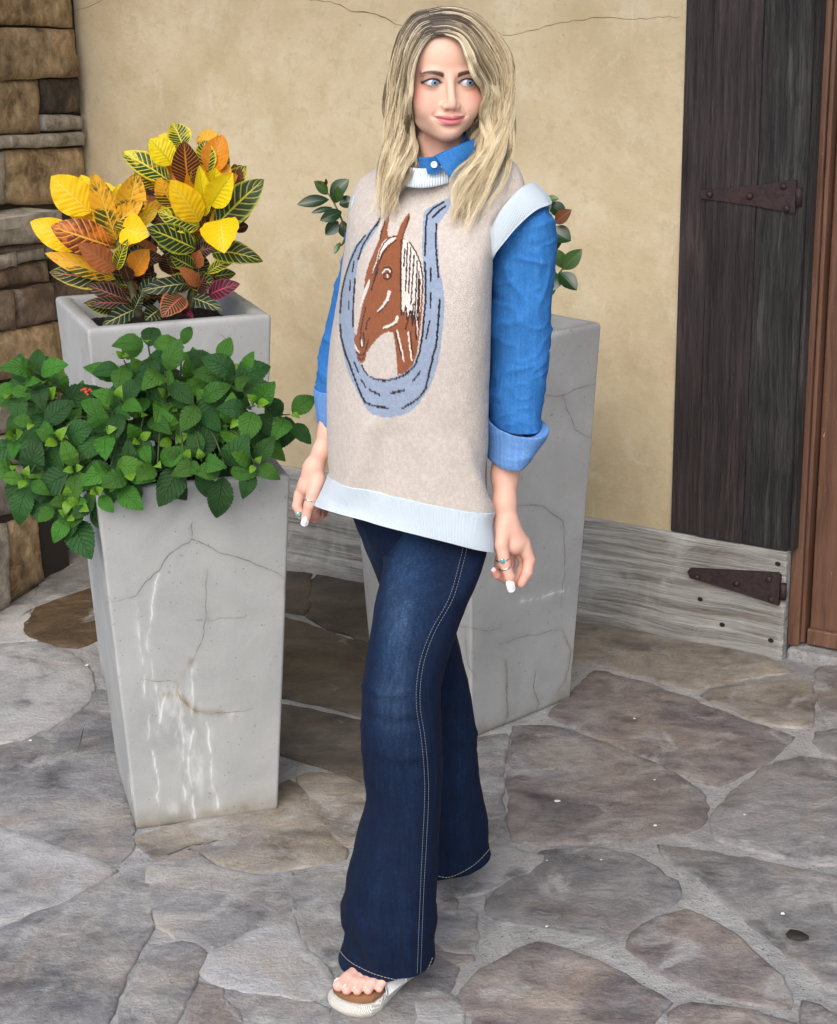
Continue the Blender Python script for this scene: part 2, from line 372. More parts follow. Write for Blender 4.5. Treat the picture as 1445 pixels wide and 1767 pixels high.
# ------------------------------------------------------------------ rendered wall, base board, plank door
def wall_frame(name, w=WW):
    o = bpy.data.objects.new(name, None); return o
WALLROT = math.atan2(WD[1], WD[0])
def sz(x, y, w=WW):
    P = atp(x, y, WN * w, WN); return float(P @ WD), float(P[2])
def wall_obj(name, V, F, mat, parent=None, smooth=False):
    """vertices in wall axes: x along the wall, y into the wall, z up"""
    me = bpy.data.meshes.new(name); me.from_pydata(np.asarray(V).tolist(), [], [list(map(int, f)) for f in F]); me.materials.append(mat)
    if smooth: me.polygons.foreach_set('use_smooth', [True] * len(me.polygons))
    o = link(bpy.data.objects.new(name, me), parent)
    if parent is None: o.location = WN * WW; o.rotation_euler = (0, 0, WALLROT)
    return o
def stucco():
    b = NB('stucco'); v = b.coord('Object')
    n1 = b.noise(v, 2.2, 7, .68, .3); n2 = b.noise(v, 8, 9, .74, .25); n3 = b.noise(v, 38, 6, .65); n4 = b.noise(v, 130, 4, .6)
    c = b.ramp(n1, [(.37, (.51, .42, .265)), (.5, (.59, .495, .328)), (.63, (.65, .565, .40))])
    c = b.mix(b.rng(n2, .52, .64, 0, .42), c, (.69, .635, .49))
    c = b.mix(b.rng(n3, .53, .66, 0, .4), c, (.45, .37, .22))
    sp = b.voro(v, 7); c = b.mix(b.rng(sp, .015, .03, .5, 0), c, (.2, .15, .09))
    st = b.noise(b.coord('Object', (1, 1, .25), (0, .6, 0)), 14, 5, .7, .5); c = b.mix(b.rng(st, .62, .72, 0, .35), c, (.73, .69, .57))
    h = b.math('ADD', b.math('MULTIPLY', n2, .7), b.math('ADD', b.math('MULTIPLY', n3, .35), b.math('MULTIPLY', n4, .12)))
    return b.done(c, .8, b.bump(h, .35, .012))
STUCCO = stucco()
s_dl, _ = sz(1157, 918); s_dr, z_b = sz(1360, 955); s_bl, _ = sz(515, 812); s_be, _ = sz(1350, 1140); HB = 0.2928
s_left = -4.2
V, F = box((s_left, .012, HB - .004), (s_dl + .001, .25, 3.4)); wall = wall_obj('stucco_wall', V, F, STUCCO)
tag(wall, 'cream mottled stucco wall with thin hairline cracks behind the woman', 'wall')
dark = NB('gap_shadow_wood').done((.012, .011, .01), .9)
crackm = NB('crack_line').done((.2, .145, .08), .9)
def wall_crack(pts, wd, seed):
    P = [sz(x, y, WW + .012) for x, y in wiggle(pts, 9, 2.2, seed)]; n = len(P); V = []
    for k, (s, z) in enumerate(P):
        t = wd * (.35 + .65 * math.sin(math.pi * min(1, (k + .5) / n))) * R_.uniform(.6, 1.3)
        V += [(s - t * .4, .0108, z - t), (s + t * .4, .0108, z + t)]
    wall_obj('crack', V, [[2 * k, 2 * k + 2, 2 * k + 3, 2 * k + 1] for k in range(n - 1)], crackm, wall)
wall_crack([(120,22),(160,8),(190,-6)], .0009, 1); wall_crack([(535,0),(570,2),(612,20),(650,24),(675,36),(700,48),(740,60)], .0012, 2)
wall_crack([(840,52),(880,61),(920,52),(960,40),(990,34),(1040,30),(1105,31),(1175,28)], .0008, 3)

def board_mat(name, cols, axis, streak, bump, knots, rough=.75, groove=.6, pale=None, fleck=None):
    """weathered timber: grain runs along `axis`, knots bend it"""
    b = NB(name); v = b.coord('Object'); r = b.objrand()
    off = b.node('CombineXYZ', {0: b.math('MULTIPLY', r, 13.), 1: b.math('MULTIPLY', r, 7.), 2: b.math('MULTIPLY', r, 29.)}).outputs[0]
    v = b.node('VectorMath', {0: v, 1: off}, operation='ADD').outputs[0]
    warp = b.noise(v, 3.2, 3, .5, 0, 1)
    wv = b.node('VectorMath', {0: b.node('VectorMath', {0: warp, 1: (.5, .5, .5)}, operation='SUBTRACT').outputs[0], 1: (knots,) * 3}, operation='MULTIPLY').outputs[0]
    vv = b.node('VectorMath', {0: v, 1: wv}, operation='ADD').outputs[0]
    sc = (streak, streak, streak * .035) if axis == 'Z' else (streak * .035, streak, streak)
    mp = b.node('Mapping', {0: vv, 'Scale': sc}).outputs[0]
    g1 = b.noise(mp, 1, 6, .62, .3); g2 = b.noise(mp, 3.1, 5, .6, .2); big = b.noise(v, 2.2, 4, .55, .4)
    k = len(cols); f = b.math('ADD', b.math('MULTIPLY', g1, .6), b.math('MULTIPLY', big, .4))
    c = b.ramp(f, [(.34 + .32 * i / (k - 1), cols[i]) for i in range(k)])
    c = b.mix(b.rng(g2, .5, .62, 0, groove), c, b.mix(1, c, (.35, .33, .34), 'MULTIPLY'))
    if pale: c = b.mix(b.rng(b.noise(v, 3.1, 5, .65, .8), .55, .72, 0, .7), c, pale)
    if fleck:
        fl = b.noise(b.coord('Object', (3, 3, 1)), 26, 6, .75, 1.4); c = b.mix(b.rng(fl, .655, .69, 0, .85), c, fleck)
    return b.done(c, rough, b.bump(b.math('ADD', g1, b.math('MULTIPLY', g2, .6)), bump, .012))
DARKW = board_mat('dark_weathered_board', [(.009, .0065, .007), (.024, .017, .018), (.046, .034, .035), (.08, .062, .062)], 'Z', 85, .9, .02, .6, .5)
DARKW2 = board_mat('dark_coarse_board', [(.007, .007, .008), (.02, .019, .021), (.042, .039, .04), (.105, .1, .1)], 'Z', 66, 1.3, .035, .6, .7)
GREYW = board_mat('grey_weathered_board', [(.13, .11, .09), (.27, .265, .25), (.42, .425, .41), (.55, .56, .55)], 'X', 44, .8, .035, .85, .35, (.56, .58, .58))
BROWNW = board_mat('brown_painted_timber', [(.075, .034, .02), (.125, .06, .037), (.165, .085, .055), (.21, .115, .075)], 'Z', 34, .35, .05, .5, .25, None, (.5, .4, .33))
base = wall_obj('base_board', *bevbox((s_left, 0, -.01), (s_be, .03, HB), .004), GREYW)
tag(base, 'long silver grey weathered board along the foot of the stucco wall', 'board')
door = empty('shutter_door', WN * WW); door.rotation_euler = (0, 0, WALLROT)
tag(door, 'dark weathered plank door leaf hung on rusty strap hinges beside stucco', 'door')
s_a, _ = sz(1226, 340); wA = s_a - s_dl; wB = s_dr - s_a
for k, (a, b_, pr, m) in enumerate([(s_dl, s_dl + wA * .96, .0, DARKW), (s_dl + wA * .965, s_dl + wA + wB * .5, -.007, DARKW), (s_dl + wA + wB * .503, s_dr, -.0045, DARKW2)]):
    wall_obj('plank', *bevbox((a, pr, HB + .004), (b_, .035, 3.0), .003), m, door)
wall_obj('edge_strip', *bevbox((s_dr + .001, .006, HB + .002), (s_dr + .012, .05, 3.0), .002), GREYW if False else DARKW2, door)
b = NB('rusty_iron'); v = b.coord('Object'); n1 = b.noise(v, 22, 6, .7); n2 = b.noise(v, 120, 4, .7)
RUST = b.done(b.mix(b.rng(n1, .56, .75, 0, .6), b.ramp(n2, [(.35, (.026, .016, .019)), (.65, (.055, .034, .037))]), (.1, .045, .026)), .62, b.bump(n2, .5, .003), Metallic=.35)
def hinge(parent, tri, bolts, pin, name='strap_hinge'):
    L = [sz(x, y) for x, y in tri]
    lo = [(s, -.0125, z) for s, z in L]; hi = [(s, .002, z) for s, z in L]; n = len(L)
    V = lo + hi; F = [list(range(n)), list(range(2 * n - 1, n - 1, -1))] + [[k, n + k, n + (k + 1) % n, (k + 1) % n] for k in range(n)]
    h = wall_obj(name, V, F, RUST, parent)
    for x, y in bolts:
        s, z = sz(x, y); V = []; m = 12; r = .0085
        for rr, yy in ((r, -.0125), (r, -.0165), (r * .75, -.0195), (.0001, -.0205)):
            V += [(s + rr * math.cos(6.2832 * j / m), yy, z + rr * math.sin(6.2832 * j / m)) for j in range(m)]
        wall_obj('bolt', V, [list(f) for f in grid_faces(m, 4, True)], RUST, h, True)
    (s, z0), (_, z1) = sz(*pin[0]), sz(*pin[1])
    V, F = tube([(s, -.008, z0), (s, -.008, z1)], .0085, 12); wall_obj('knuckle', V, F, RUST, h, True)
    return h
hinge(door, [(1211,331),(1216,327),(1300,320),(1378,309),(1376,367),(1300,353),(1214,341)], [(1229,334),(1298,337),(1356,320),(1362,358)], [(1382,322),(1381,354)])
hinge(base, [(1190,984),(1194,979),(1345,987),(1350,992),(1347,1043),(1270,1018),(1194,995)], [(1207,993),(1275,1004),(1331,997),(1335,1032)], [(1355,1006),(1354,1033)])
for x, y in [(1209,1034),(1331,1105),(1343,973),(1247,1078)]:
    s, z = sz(x, y); m = 10; V = [(s + .008 * math.cos(6.2832 * j / m), -.0012, z + .0062 * math.sin(6.2832 * j / m)) for j in range(m)]
    wall_obj('nail_hole', V, [list(range(m))], dark, base)
# brown timber door and its jamb, standing a hand's breadth further back
bd = empty('timber_door', WN * WW); bd.rotation_euler = (0, 0, WALLROT)
tag(bd, 'brown painted timber door with chipped paint and narrow jamb, right of the dark planks', 'door')
wb = .05; q0, _ = sz(1360, 1112, WW + wb); q1, _ = sz(1381, 1114, WW + wb); q2 = q1 + .004
wall_obj('jamb', *bevbox((q0, wb - .01, .03), (q1 - .001, wb + .12, 3.0), .004), BROWNW, bd)
wall_obj('stop_bead', *bevbox((q1, wb - .002, .04), (q1 + .011, wb + .06, 3.0), .003), BROWNW, bd)
wall_obj('door_panel', *bevbox((q1 + .016, wb + .02, .075), (q1 + .9, wb + .06, 3.0), .004), BROWNW, bd)
wall_obj('bottom_rail', *bevbox((q1 + .014, wb + .006, .035), (q1 + .9, wb + .05, .078), .004), BROWNW, bd)
V, F = box((s_dr + .013, wb + .055, 0), (q1 + .9, .25, 3.2)); wall_obj('backing', V, F, dark, bd)
V, F = bevbox((s_be + .004, .02, -.01), (q1 + 1., .2, .028), .006); st = wall_obj('threshold', V, F, MORTAR); tag(st, kind='structure')

# ------------------------------------------------------------------ stone pier on the left
PN = np.array([.94, -.342, 0]); PE = np.array([.342, .94, 0])
p0 = atz(10, 1046); P1 = (p0, PN); P2 = (p0 - PN * .085, PN)
STONE = [m_stone('pier_stone_brown', [(.15, .1, .055), (.33, .235, .135), (.46, .35, .215), (.6, .5, .36)], 1.6, .9, True, vary=.3),
         m_stone('pier_stone_grey', [(.15, .138, .118), (.3, .278, .24), (.42, .39, .34), (.56, .53, .48)], 1.6, .9, True, vary=.3),
         m_stone('pier_stone_dark', [(.025, .02, .018), (.05, .04, .032), (.085, .065, .045), (.17, .125, .075)], 2., .9, True, vary=.1),
         m_stone('pier_stone_umber', [(.09, .06, .044), (.165, .118, .088), (.23, .172, .132), (.32, .26, .21)], 1.6, .8, True, vary=.25)]
STONE = [b.done(b.mix(b.rng(n1, .53, .72, 0, .55), c, b.mix(1, c, (1.4, .98, .62), 'MULTIPLY')) if i in (0,) else c, .8, nr) for i, (b, c, nr, n1, n2, n3) in enumerate(STONE)]
pier = empty('stone_pier', p0); tag(pier, 'rough stone block pier with a projecting ledge at the left edge', 'pillar')
def stone(quad, plane, mi, proud=None, thick=.09, seed=0):
    """one rough-faced block: corners given clockwise from upper left in the picture"""
    c = [atp(x, y, *plane) for x, y in quad]; nu, nv = 12, 9
    u = np.linspace(0, 1, nu); v = np.linspace(0, 1, nv); U, Vv = np.meshgrid(u, v); U = U.ravel(); Vv = Vv.ravel()
    G = (1 - Vv)[:, None] * ((1 - U)[:, None] * c[0] + U[:, None] * c[1]) + Vv[:, None] * ((1 - U)[:, None] * c[3] + U[:, None] * c[2])
    n = plane[1]; proud = R_.uniform(.008, .028) if proud is None else proud
    edge = np.minimum(np.minimum(U, 1 - U) * np.linalg.norm(c[1] - c[0]), np.minimum(Vv, 1 - Vv) * np.linalg.norm(c[3] - c[0]))
    lip = -.012 * np.exp(-edge / .006)
    G2 = G + n * (proud + lip + .006 * vnoise(G, 9, seed, 2) + .004 * vnoise(G, 30, seed + 9, 2))[:, None]
    inpl = vnoise(G, 25, seed + 4, 2); onb = edge < 1e-6
    G2[onb] += (np.outer(inpl, PE) * .004 + np.outer(vnoise(G, 25, seed + 6, 2), [0, 0, 1]) * .005)[onb]
    F = [list(f) for f in grid_faces(nu, nv)]
    ring = list(range(nu)) + [k * nu + nu - 1 for k in range(1, nv)] + [(nv - 1) * nu + k for k in range(nu - 2, -1, -1)] + [k * nu for k in range(nv - 2, 0, -1)]
    back = len(G2); B = G2[ring] - n * thick; m = len(ring)
    V = np.concatenate([G2, B]); F += [[ring[k], back + k, back + (k + 1) % m, ring[(k + 1) % m]] for k in range(m)]
    ctr = V.mean(0); o = mesh('stone', V - ctr, F, STONE[mi], pier, world=False); o.location = ctr - np.array(pier.location); return o
for k, (q, m) in enumerate([
 ([(-60,-50),(118,-50),(121,47),(-60,40)],0), ([(-60,46),(121,50),(130,132),(60,135),(-60,142)],0), ([(-60,142),(63,138),(67,228),(-60,234)],0),
 ([(66,136),(134,135),(135,194),(70,195)],2), ([(70,198),(137,198),(138,223),(70,226)],1), ([(-60,236),(140,227),(141,250),(-60,258)],1),
 ([(4,260),(141,254),(146,352),(6,352)],0), ([(-60,262),(1,261),(2,352),(-60,352)],1),
 ([(90,436),(156,436),(158,560),(92,552)],3), ([(92,556),(160,560),(168,690),(98,700)],0), ([(96,702),(172,690),(180,830),(100,842)],1),
 ([(78,842),(118,842),(121,945),(80,962)],1), ([(121,842),(160,830),(165,925),(123,940)],1), ([(80,968),(165,928),(170,962),(84,1000)],1)]):
    if len(q) == 5: q = [q[0], q[1], q[2], q[4]]
    stone(q, P2, m, seed=k * 3 + 1)
for k, (q, m) in enumerate([
 ([(-60,432),(86,418),(88,430),(-60,448)],3), ([(-60,452),(22,434),(24,458),(-60,474)],1), ([(25,434),(74,422),(76,446),(26,457)],1), ([(76,422),(88,420),(88,444),(78,446)],1),
 ([(-60,476),(79,449),(86,484),(-60,508)],3), ([(-60,510),(18,500),(20,568),(-60,580)],3), ([(22,500),(86,488),(87,552),(24,566)],3),
 ([(-60,584),(96,555),(104,640),(-60,662)],0), ([(-60,664),(30,660),(34,742),(-60,760)],1), ([(36,656),(100,646),(104,730),(38,742)],3),
 ([(-60,764),(44,744),(46,798),(-60,812)],1), ([(48,742),(104,732),(104,790),(50,800)],1), ([(-60,816),(44,800),(46,880),(-60,905)],1), ([(47,798),(108,784),(108,866),(50,880)],1),
 ([(8,903),(62,884),(76,1000),(10,1046)],0), ([(-60,908),(6,903),(8,1046),(-60,1075)],1)]):
    stone(q, P1, m, seed=k * 3 + 101)
L = stone([(-60,384),(90,362),(92,414),(-60,430)], P1, 1, .03, .16, 200)       # the ledge: its face ...
V = [atp(x, y, *P1) + PN * .03 for x, y in [(-60,384),(90,362)]]; V += [v - PN * .2 + np.array([0, 0, .006]) for v in V[::-1]]; V += [np.array(v) - np.array([0, 0, .03]) for v in V]
c0 = np.mean(V, 0); o = mesh('ledge_slab', np.array(V) - c0, [[0, 1, 2, 3], [7, 6, 5, 4], [0, 4, 5, 1], [1, 5, 6, 2], [2, 6, 7, 3], [3, 7, 4, 0]], STONE[1], pier, False, world=False); o.location = c0 - np.array(pier.location)
JOINT = NB('dark_joint').done((.035, .03, .026), .95)
for pl, (x0, x1, y0, y1), dpt, nm in ((P2, (-60, 150, -60, 1010), .012, 'mortar_bed'), (P1, (-60, 84, 430, 1060), .006, 'mortar_bed')):
    c = [atp(x, y, *pl) - PN * dpt for x, y in [(x0, y0), (x1, y0), (x1, y1), (x0, y1)]]; zt, zb = c[0][2], -.01
    q = [np.array([c[0][0], c[0][1], 3.2 if pl is P2 else zt]), np.array([c[1][0], c[1][1], 3.2 if pl is P2 else zt]), np.array([c[1][0], c[1][1], zb]), np.array([c[0][0], c[0][1], zb])]
    V = q + [v - PN * .3 for v in q]
    c0 = np.mean(V, 0); o = mesh(nm, np.array(V) - c0, [[0, 1, 2, 3], [7, 6, 5, 4], [0, 4, 5, 1], [1, 5, 6, 2], [2, 6, 7, 3], [3, 7, 4, 0]], JOINT, pier, False, world=False); o.location = c0 - np.array(pier.location)

# ------------------------------------------------------------------ unseen roof slab, added to darken the floor behind the planters
V, F = box((-4.2, -3.3, SHADE_ROOF_Z), (3.2, .25, SHADE_ROOF_Z + .12)); V[:, 1] = np.where(V[:, 1] < 0, -SHADE_ROOF_OUT, V[:, 1]); roof = wall_obj('unseen_shade_roof', V, F, BROWNW); tag(roof, kind='structure')

# bits lying on the paving
chip = NB('white_chip').done((.75, .75, .73), .8)
for x, y, r in ((962,1383,5),(1131,1425,4),(1351,1577,4.5),(944,1599,2.5),(1285,1406,2.2),(1095,1240,2.5),(1130,1346,2),(53,1278,3.5),(150,1148,3.5),(944,1485,2),(1038,1484,2)):
    c = atz(x, y, .008); m = 7; q = [(R_.uniform(.6, 1.2)) for _ in range(m)]; rr = r / 1000
    V = [(rr * q[j] * 1.3 * math.cos(6.2832 * j / m), rr * q[j] * math.sin(6.2832 * j / m), 0) for j in range(m)] + [(rr * q[j] * math.cos(6.2832 * j / m), rr * .8 * q[j] * math.sin(6.2832 * j / m), rr * .5) for j in range(m)]
    o = mesh('white_chip', V, [list(range(m, 2 * m))] + [[j, (j + 1) % m, m + (j + 1) % m, m + j] for j in range(m)], chip, ground, False, world=False); o.location = c
P = [atz(x, y, .009) for x, y in ((1356,1612),(1362,1605),(1374,1606),(1386,1611),(1397,1616),(1396,1621),(1384,1622),(1370,1621),(1359,1617))]; c = np.mean(P, 0); m = len(P)
V = [p - c for p in P] + [(p - c) * .8 + np.array([0, 0, .004 + .002 * math.sin(3 * k)]) for k, p in enumerate(P)] + [np.array([0, 0, .003])]
fl_ = mesh('fallen_leaf', V, [[j, (j + 1) % m, m + (j + 1) % m, m + j] for j in range(m)] + [[m + j, m + (j + 1) % m, 2 * m] for j in range(m)], NB('dead_leaf').done((.018, .017, .016), .7), world=False); fl_.location = c
tag(fl_, 'small dark curled dead leaf lying on the right flagstone', 'leaf')
# ------------------------------------------------------------------ concrete planters
def concrete():
    b = NB('cast_concrete'); v = b.coord('Object'); a = b.attr('Col')[0]
    n1 = b.noise(v, 5, 7, .66, .6); n2 = b.noise(v, 17, 6, .65); n3 = b.noise(v, 120, 4, .6)
    c = b.ramp(n1, [(.36, (.345, .358, .362)), (.5, (.39, .403, .406)), (.64, (.435, .448, .45))])
    c = b.mix(b.rng(n2, .45, .75, 0, .35), c, (.36, .36, .35))
    st = b.noise(b.coord('Object', (1, 1, .3)), 9, 5, .65, .5); c = b.mix(b.rng(st, .5, .75, 0, .3), c, (.48, .485, .48))
    pin = b.voro(v, 46); c = b.mix(b.rng(pin, .05, .1, .7, 0), c, (.17, .17, .165))
    pin2 = b.noise(v, 75, 2, .5); c = b.mix(b.rng(pin2, .7, .76, 0, .6), c, (.2, .2, .195)); gr = b.noise(v, 330, 3, .7); c = b.mix(b.rng(gr, .4, .62, 0, .3), c, b.mix(1, c, (.8, .8, .79), 'MULTIPLY'))
    c = b.mix(1, c, a, 'MULTIPLY')
    wh = b.attr('White')[0]; c = b.mix(wh, c, (.82, .84, .85))
    return b.done(c, .88, b.bump(b.math('ADD', b.math('MULTIPLY', n2, .12), b.math('ADD', b.math('MULTIPLY', n3, .3), b.math('MULTIPLY', gr, .2))), .3, .004))
CONC = concrete()
CRACKM = NB('hairline_crack').done((.2, .185, .16), .95)
def m_soil():
    b = NB('potting_soil'); v = b.coord('Object'); n = b.noise(v, 90, 5, .7); p = b.voro(v, 120)
    c = b.ramp(n, [(.35, (.012, .009, .007)), (.6, (.035, .024, .017)), (.75, (.09, .065, .045))])
    return b.done(c, .95, b.bump(n, 1., .02))
SOIL = m_soil()
def sq_ring(s, r, per):
    """rounded square, `per` points a side"""
    P = []; h = s / 2
    for k in range(4):
        a = k * math.pi / 2; ca, sa = math.cos(a), math.sin(a)
        loc = [(t, -h) for t in np.linspace(-h + r, h - r, per[k])]
        loc += [(h - r + r * math.sin(q), -h + r - r * math.cos(q)) for q in (math.pi / 10 * i for i in range(1, 5))]
        P += [(ca * x - sa * y, sa * x + ca * y) for x, y in loc]
    return np.array(P)
def planter(x, y, ang, top, bot, h, label, cracks, drips, stains, per, rows, rim=.034, soil_d=.05, white=None):
    root = empty('concrete_planter', (x, y, 0)); root.rotation_euler = (0, 0, ang)
    tag(root, label, 'planter', 'tapered concrete planters')
    V = []; zs = np.concatenate([[0, .004], np.linspace(.012, h - .01, rows), [h - .005, h - .0015, h]])
    for z in zs:
        s = bot + (top - bot) * z / h; ins = 0.0
        if z > h - .0075: ins = [.0012, .0035, .007][int(np.argmin(abs(np.array([h - .005, h - .0015, h]) - z)))]
        if z < .003: ins = .004
        q = sq_ring(s - 2 * ins, .006, per); V.append(np.c_[q, np.full(len(q), z)])
    n = len(V[0])
    for s, z, r in ((top - 2 * rim + .01, h, .008), (top - 2 * rim + .002, h - .004, .008), (top - 2 * rim - .03, h - .2, .008)):
        q = sq_ring(s, r, per); V.append(np.c_[q, np.full(len(q), z)])
    V = np.concatenate(V); F = grid_faces(n, len(zs) + 3, True)
    N3 = np.stack([np.cos(ang) * V[:, 0] - np.sin(ang) * V[:, 1] + x, np.sin(ang) * V[:, 0] + np.cos(ang) * V[:, 1] + y, V[:, 2]], 1)
    out = np.arange(len(V)) < n * len(zs)
    sz_ = (bot + (top - bot) * V[:, 2] / h) / 2; arr = np.clip(1 - np.abs(np.minimum(np.abs(np.abs(V[:, 0]) - sz_), 9) + np.abs(np.abs(V[:, 1]) - sz_)) / .012, 0, 1) + np.clip(1 - (h - V[:, 2]) / .008, 0, 1)
    # slow warp of the cast faces, chips along arrises
    rad = V.copy(); rad[:, 2] = 0; rad /= np.linalg.norm(rad, axis=1)[:, None] + 1e-9
    V[out] += rad[out] * (.0012 * vnoise(N3, 6, 3, 2) - .004 * np.clip(vnoise(N3, 32, 5, 2) - .3, 0, 1) * arr)[out][:, None]
    P = px(N3); d = N3 - O_
    nr = np.zeros_like(V); a = np.arctan2(V[:, 1], V[:, 0]); k = np.round((a + math.pi / 2) / (math.pi / 2)) * math.pi / 2 - math.pi / 2
    nr[:, 0], nr[:, 1] = np.cos(k + ang), np.sin(k + ang); face = ((nr * d).sum(1) < 0) & out
    col = np.ones((len(V), 3)); wh = np.zeros(len(V)); fp = P[face]
    cf = np.ones((len(fp), 3)); wf = np.zeros(len(fp))
    for i, c in enumerate(cracks):
        w = c[1] * 1.3; dd = seg_dist(fp, wiggle(c[0], 9, 2.0, i + 11)); k = .32 * np.exp(-(dd / (w * .8)) ** 2) * .5 * np.clip(.75 + .6 * vnoise(N3[face], 30, i + 3, 2), .25, 1)
        hal = np.exp(-(dd / (w * 5)) ** 2) * .05
        cf *= 1 - (k + hal)[:, None] * np.array([.8, .84, .88])
    for c, w, colr, am in stains:
        dd = seg_dist(fp, c); k = am * np.exp(-(dd / w) ** 2) * np.clip(.6 + .8 * vnoise(N3[face], 40, 8, 3), 0, 1.2)
        cf *= 1 - k[:, None] * (1 - np.array(colr))
    nz = vnoise(N3[face] * np.array([1, 1, .35]), 90, 12, 3)
    for i, (c, w) in enumerate(drips):
        dd = seg_dist(fp, wiggle(c, 12, 2.5, i + 71)); wf = np.maximum(wf, np.clip(np.exp(-(dd / (w * .85)) ** 2) * np.clip(.62 + 1.5 * nz, 0, 1.1), 0, 1) * .75); wf = np.maximum(wf, .22 * np.exp(-(dd / (w * 4.5)) ** 2) * np.clip(.5 + 1.5 * nz, 0, 1))
    if white:
        for (bx, by, sx_, sy_, am) in white:
            wf = np.maximum(wf, am * np.exp(-((fp[:, 0] - bx) / sx_) ** 2 - ((fp[:, 1] - by) / sy_) ** 2) * np.clip(.4 + 1.3 * nz, 0, 1))
    col[face] = cf; wh[face] = wf
    # a rain-washed tide mark low down
    zb = np.clip(1 - V[:, 2] / .06, 0, 1) * np.clip(.6 + vnoise(N3, 18, 21, 3), 0, 1); col *= 1 - zb[:, None] * np.array([.34, .4, .5])
    o = mesh('planter_shell', V, F, CONC, root, col=col, world=False); set_col(o.data, np.repeat(wh[:, None], 3, 1), 'White')
    me = o.data; tr = BVHTree.FromPolygons([tuple(q) for q in N3], [tuple(q) for q in F.tolist()])
    for i, c in enumerate(cracks):
        Q = wiggle(c[0], 9, 2.0, i + 11); P3 = []
        for q in wiggle(Q, 3, .45, i + 5):
            d_ = ray(*q); hh = tr.ray_cast(Vector(O_), Vector(d_ / np.linalg.norm(d_)))
            if hh[0] is not None: P3.append((np.array(hh[0]), np.array(hh[1])))
        if len(P3) < 4: continue
        VV = []; m_ = len(P3)
        for k_, (p_, n_) in enumerate(P3):
            t_ = P3[min(k_ + 1, m_ - 1)][0] - P3[max(k_ - 1, 0)][0]; n_ = n_ if n_ @ (O_ - p_) > 0 else -n_; sd_ = np.cross(t_, n_); sd_ /= np.linalg.norm(sd_) + 1e-9
            w_ = .00065 * c[1] * R_.uniform(.25, 1.2) * min(1, .3 + 4 * min(k_, m_ - 1 - k_) / m_); VV += [p_ + n_ * .0005 - sd_ * w_, p_ + n_ * .0005 + sd_ * w_]
        VV = np.array(VV) - np.array([x, y, 0]); VV = np.stack([np.cos(-ang) * VV[:, 0] - np.sin(-ang) * VV[:, 1], np.sin(-ang) * VV[:, 0] + np.cos(-ang) * VV[:, 1], VV[:, 2]], 1)
        mesh('crack', VV, [[2 * k_, 2 * k_ + 2, 2 * k_ + 3, 2 * k_ + 1] for k_ in range(m_ - 1)], CRACKM, root, world=False)
    g = np.linspace(-.5, .5, 36); X, Y = np.meshgrid(g, g); s = top - 2 * rim - .018
    Z = h - soil_d + .012 * vnoise(np.c_[X.ravel() * s, Y.ravel() * s, 0 * X.ravel()], 14, 31, 3) + .006 * vnoise(np.c_[X.ravel() * s, Y.ravel() * s, 0 * X.ravel()], 60, 33, 2)
    mesh('soil', np.c_[X.ravel() * s, Y.ravel() * s, Z], grid_faces(36, 36), SOIL, root, world=False)
    return root
z8 = crop8; z7 = crop7
def z3(L): return [(500 + x / 2.356, 300 + y / 2.356) for x, y in L]
BR = (.62, .45, .25)
pl_front = planter(-.4952, 3.735, .279, .388, .302, .755, 'squat grey tapered concrete planter in front, streaked white, holding the green lantana',
  [([(183,1040),(200,1038),(236,1027),(252,1003),(275,985),(293,955),(331,930),(355,940),(375,952),(420,965),(468,984),(496,1001)], 1.25), ([(331,930),(332,900)], .9),
   ([(358,982),(356,1025),(355,1069),(347,1109),(330,1145)], 1.1), ([(356,1071),(390,1066),(423,1065)], .8), ([(303,1189),(312,1207),(338,1227),(356,1232),(401,1229),(439,1223)], 1.3), ([(247,1172),(275,1176),(303,1176)], .9)],
  [(z8(l), w) for l, w in (([(615,25),(600,80),(590,180),(570,290),(595,430)], 1.3), ([(525,130),(540,300),(560,420),(560,500)], 1.3), ([(600,440),(620,560),(610,640)], 1.6), ([(640,500),(620,600)], 2), ([(700,540),(710,700),(720,900)], 2.2),
   ([(745,390),(750,540)], 2.4), ([(760,600),(740,680),(730,760),(750,860),(755,970)], 2.4), ([(800,600),(820,720),(820,820),(845,930)], 2), ([(580,570),(575,660)], 1.4), ([(590,710),(610,800),(615,1000)], 1.0), ([(500,800),(510,900)], 1.), ([(900,565),(920,570)], 2.5), ([(685,590),(680,660)], 1.6))],
  [(z8([(740,360),(690,440),(690,490),(760,555),(860,562)]), 5, BR, .8), (z8([(620,500),(660,490)]), 6, BR, .5), (z8([(560,1000),(740,965),(950,930)]), 7, BR, .45)],
  (150, 60, 24, 60), 240, white=[(318,1240,26,50,.7), (335,1330,22,50,.5), (295,1205,30,24,.5), (300,1395,16,10,.4)])
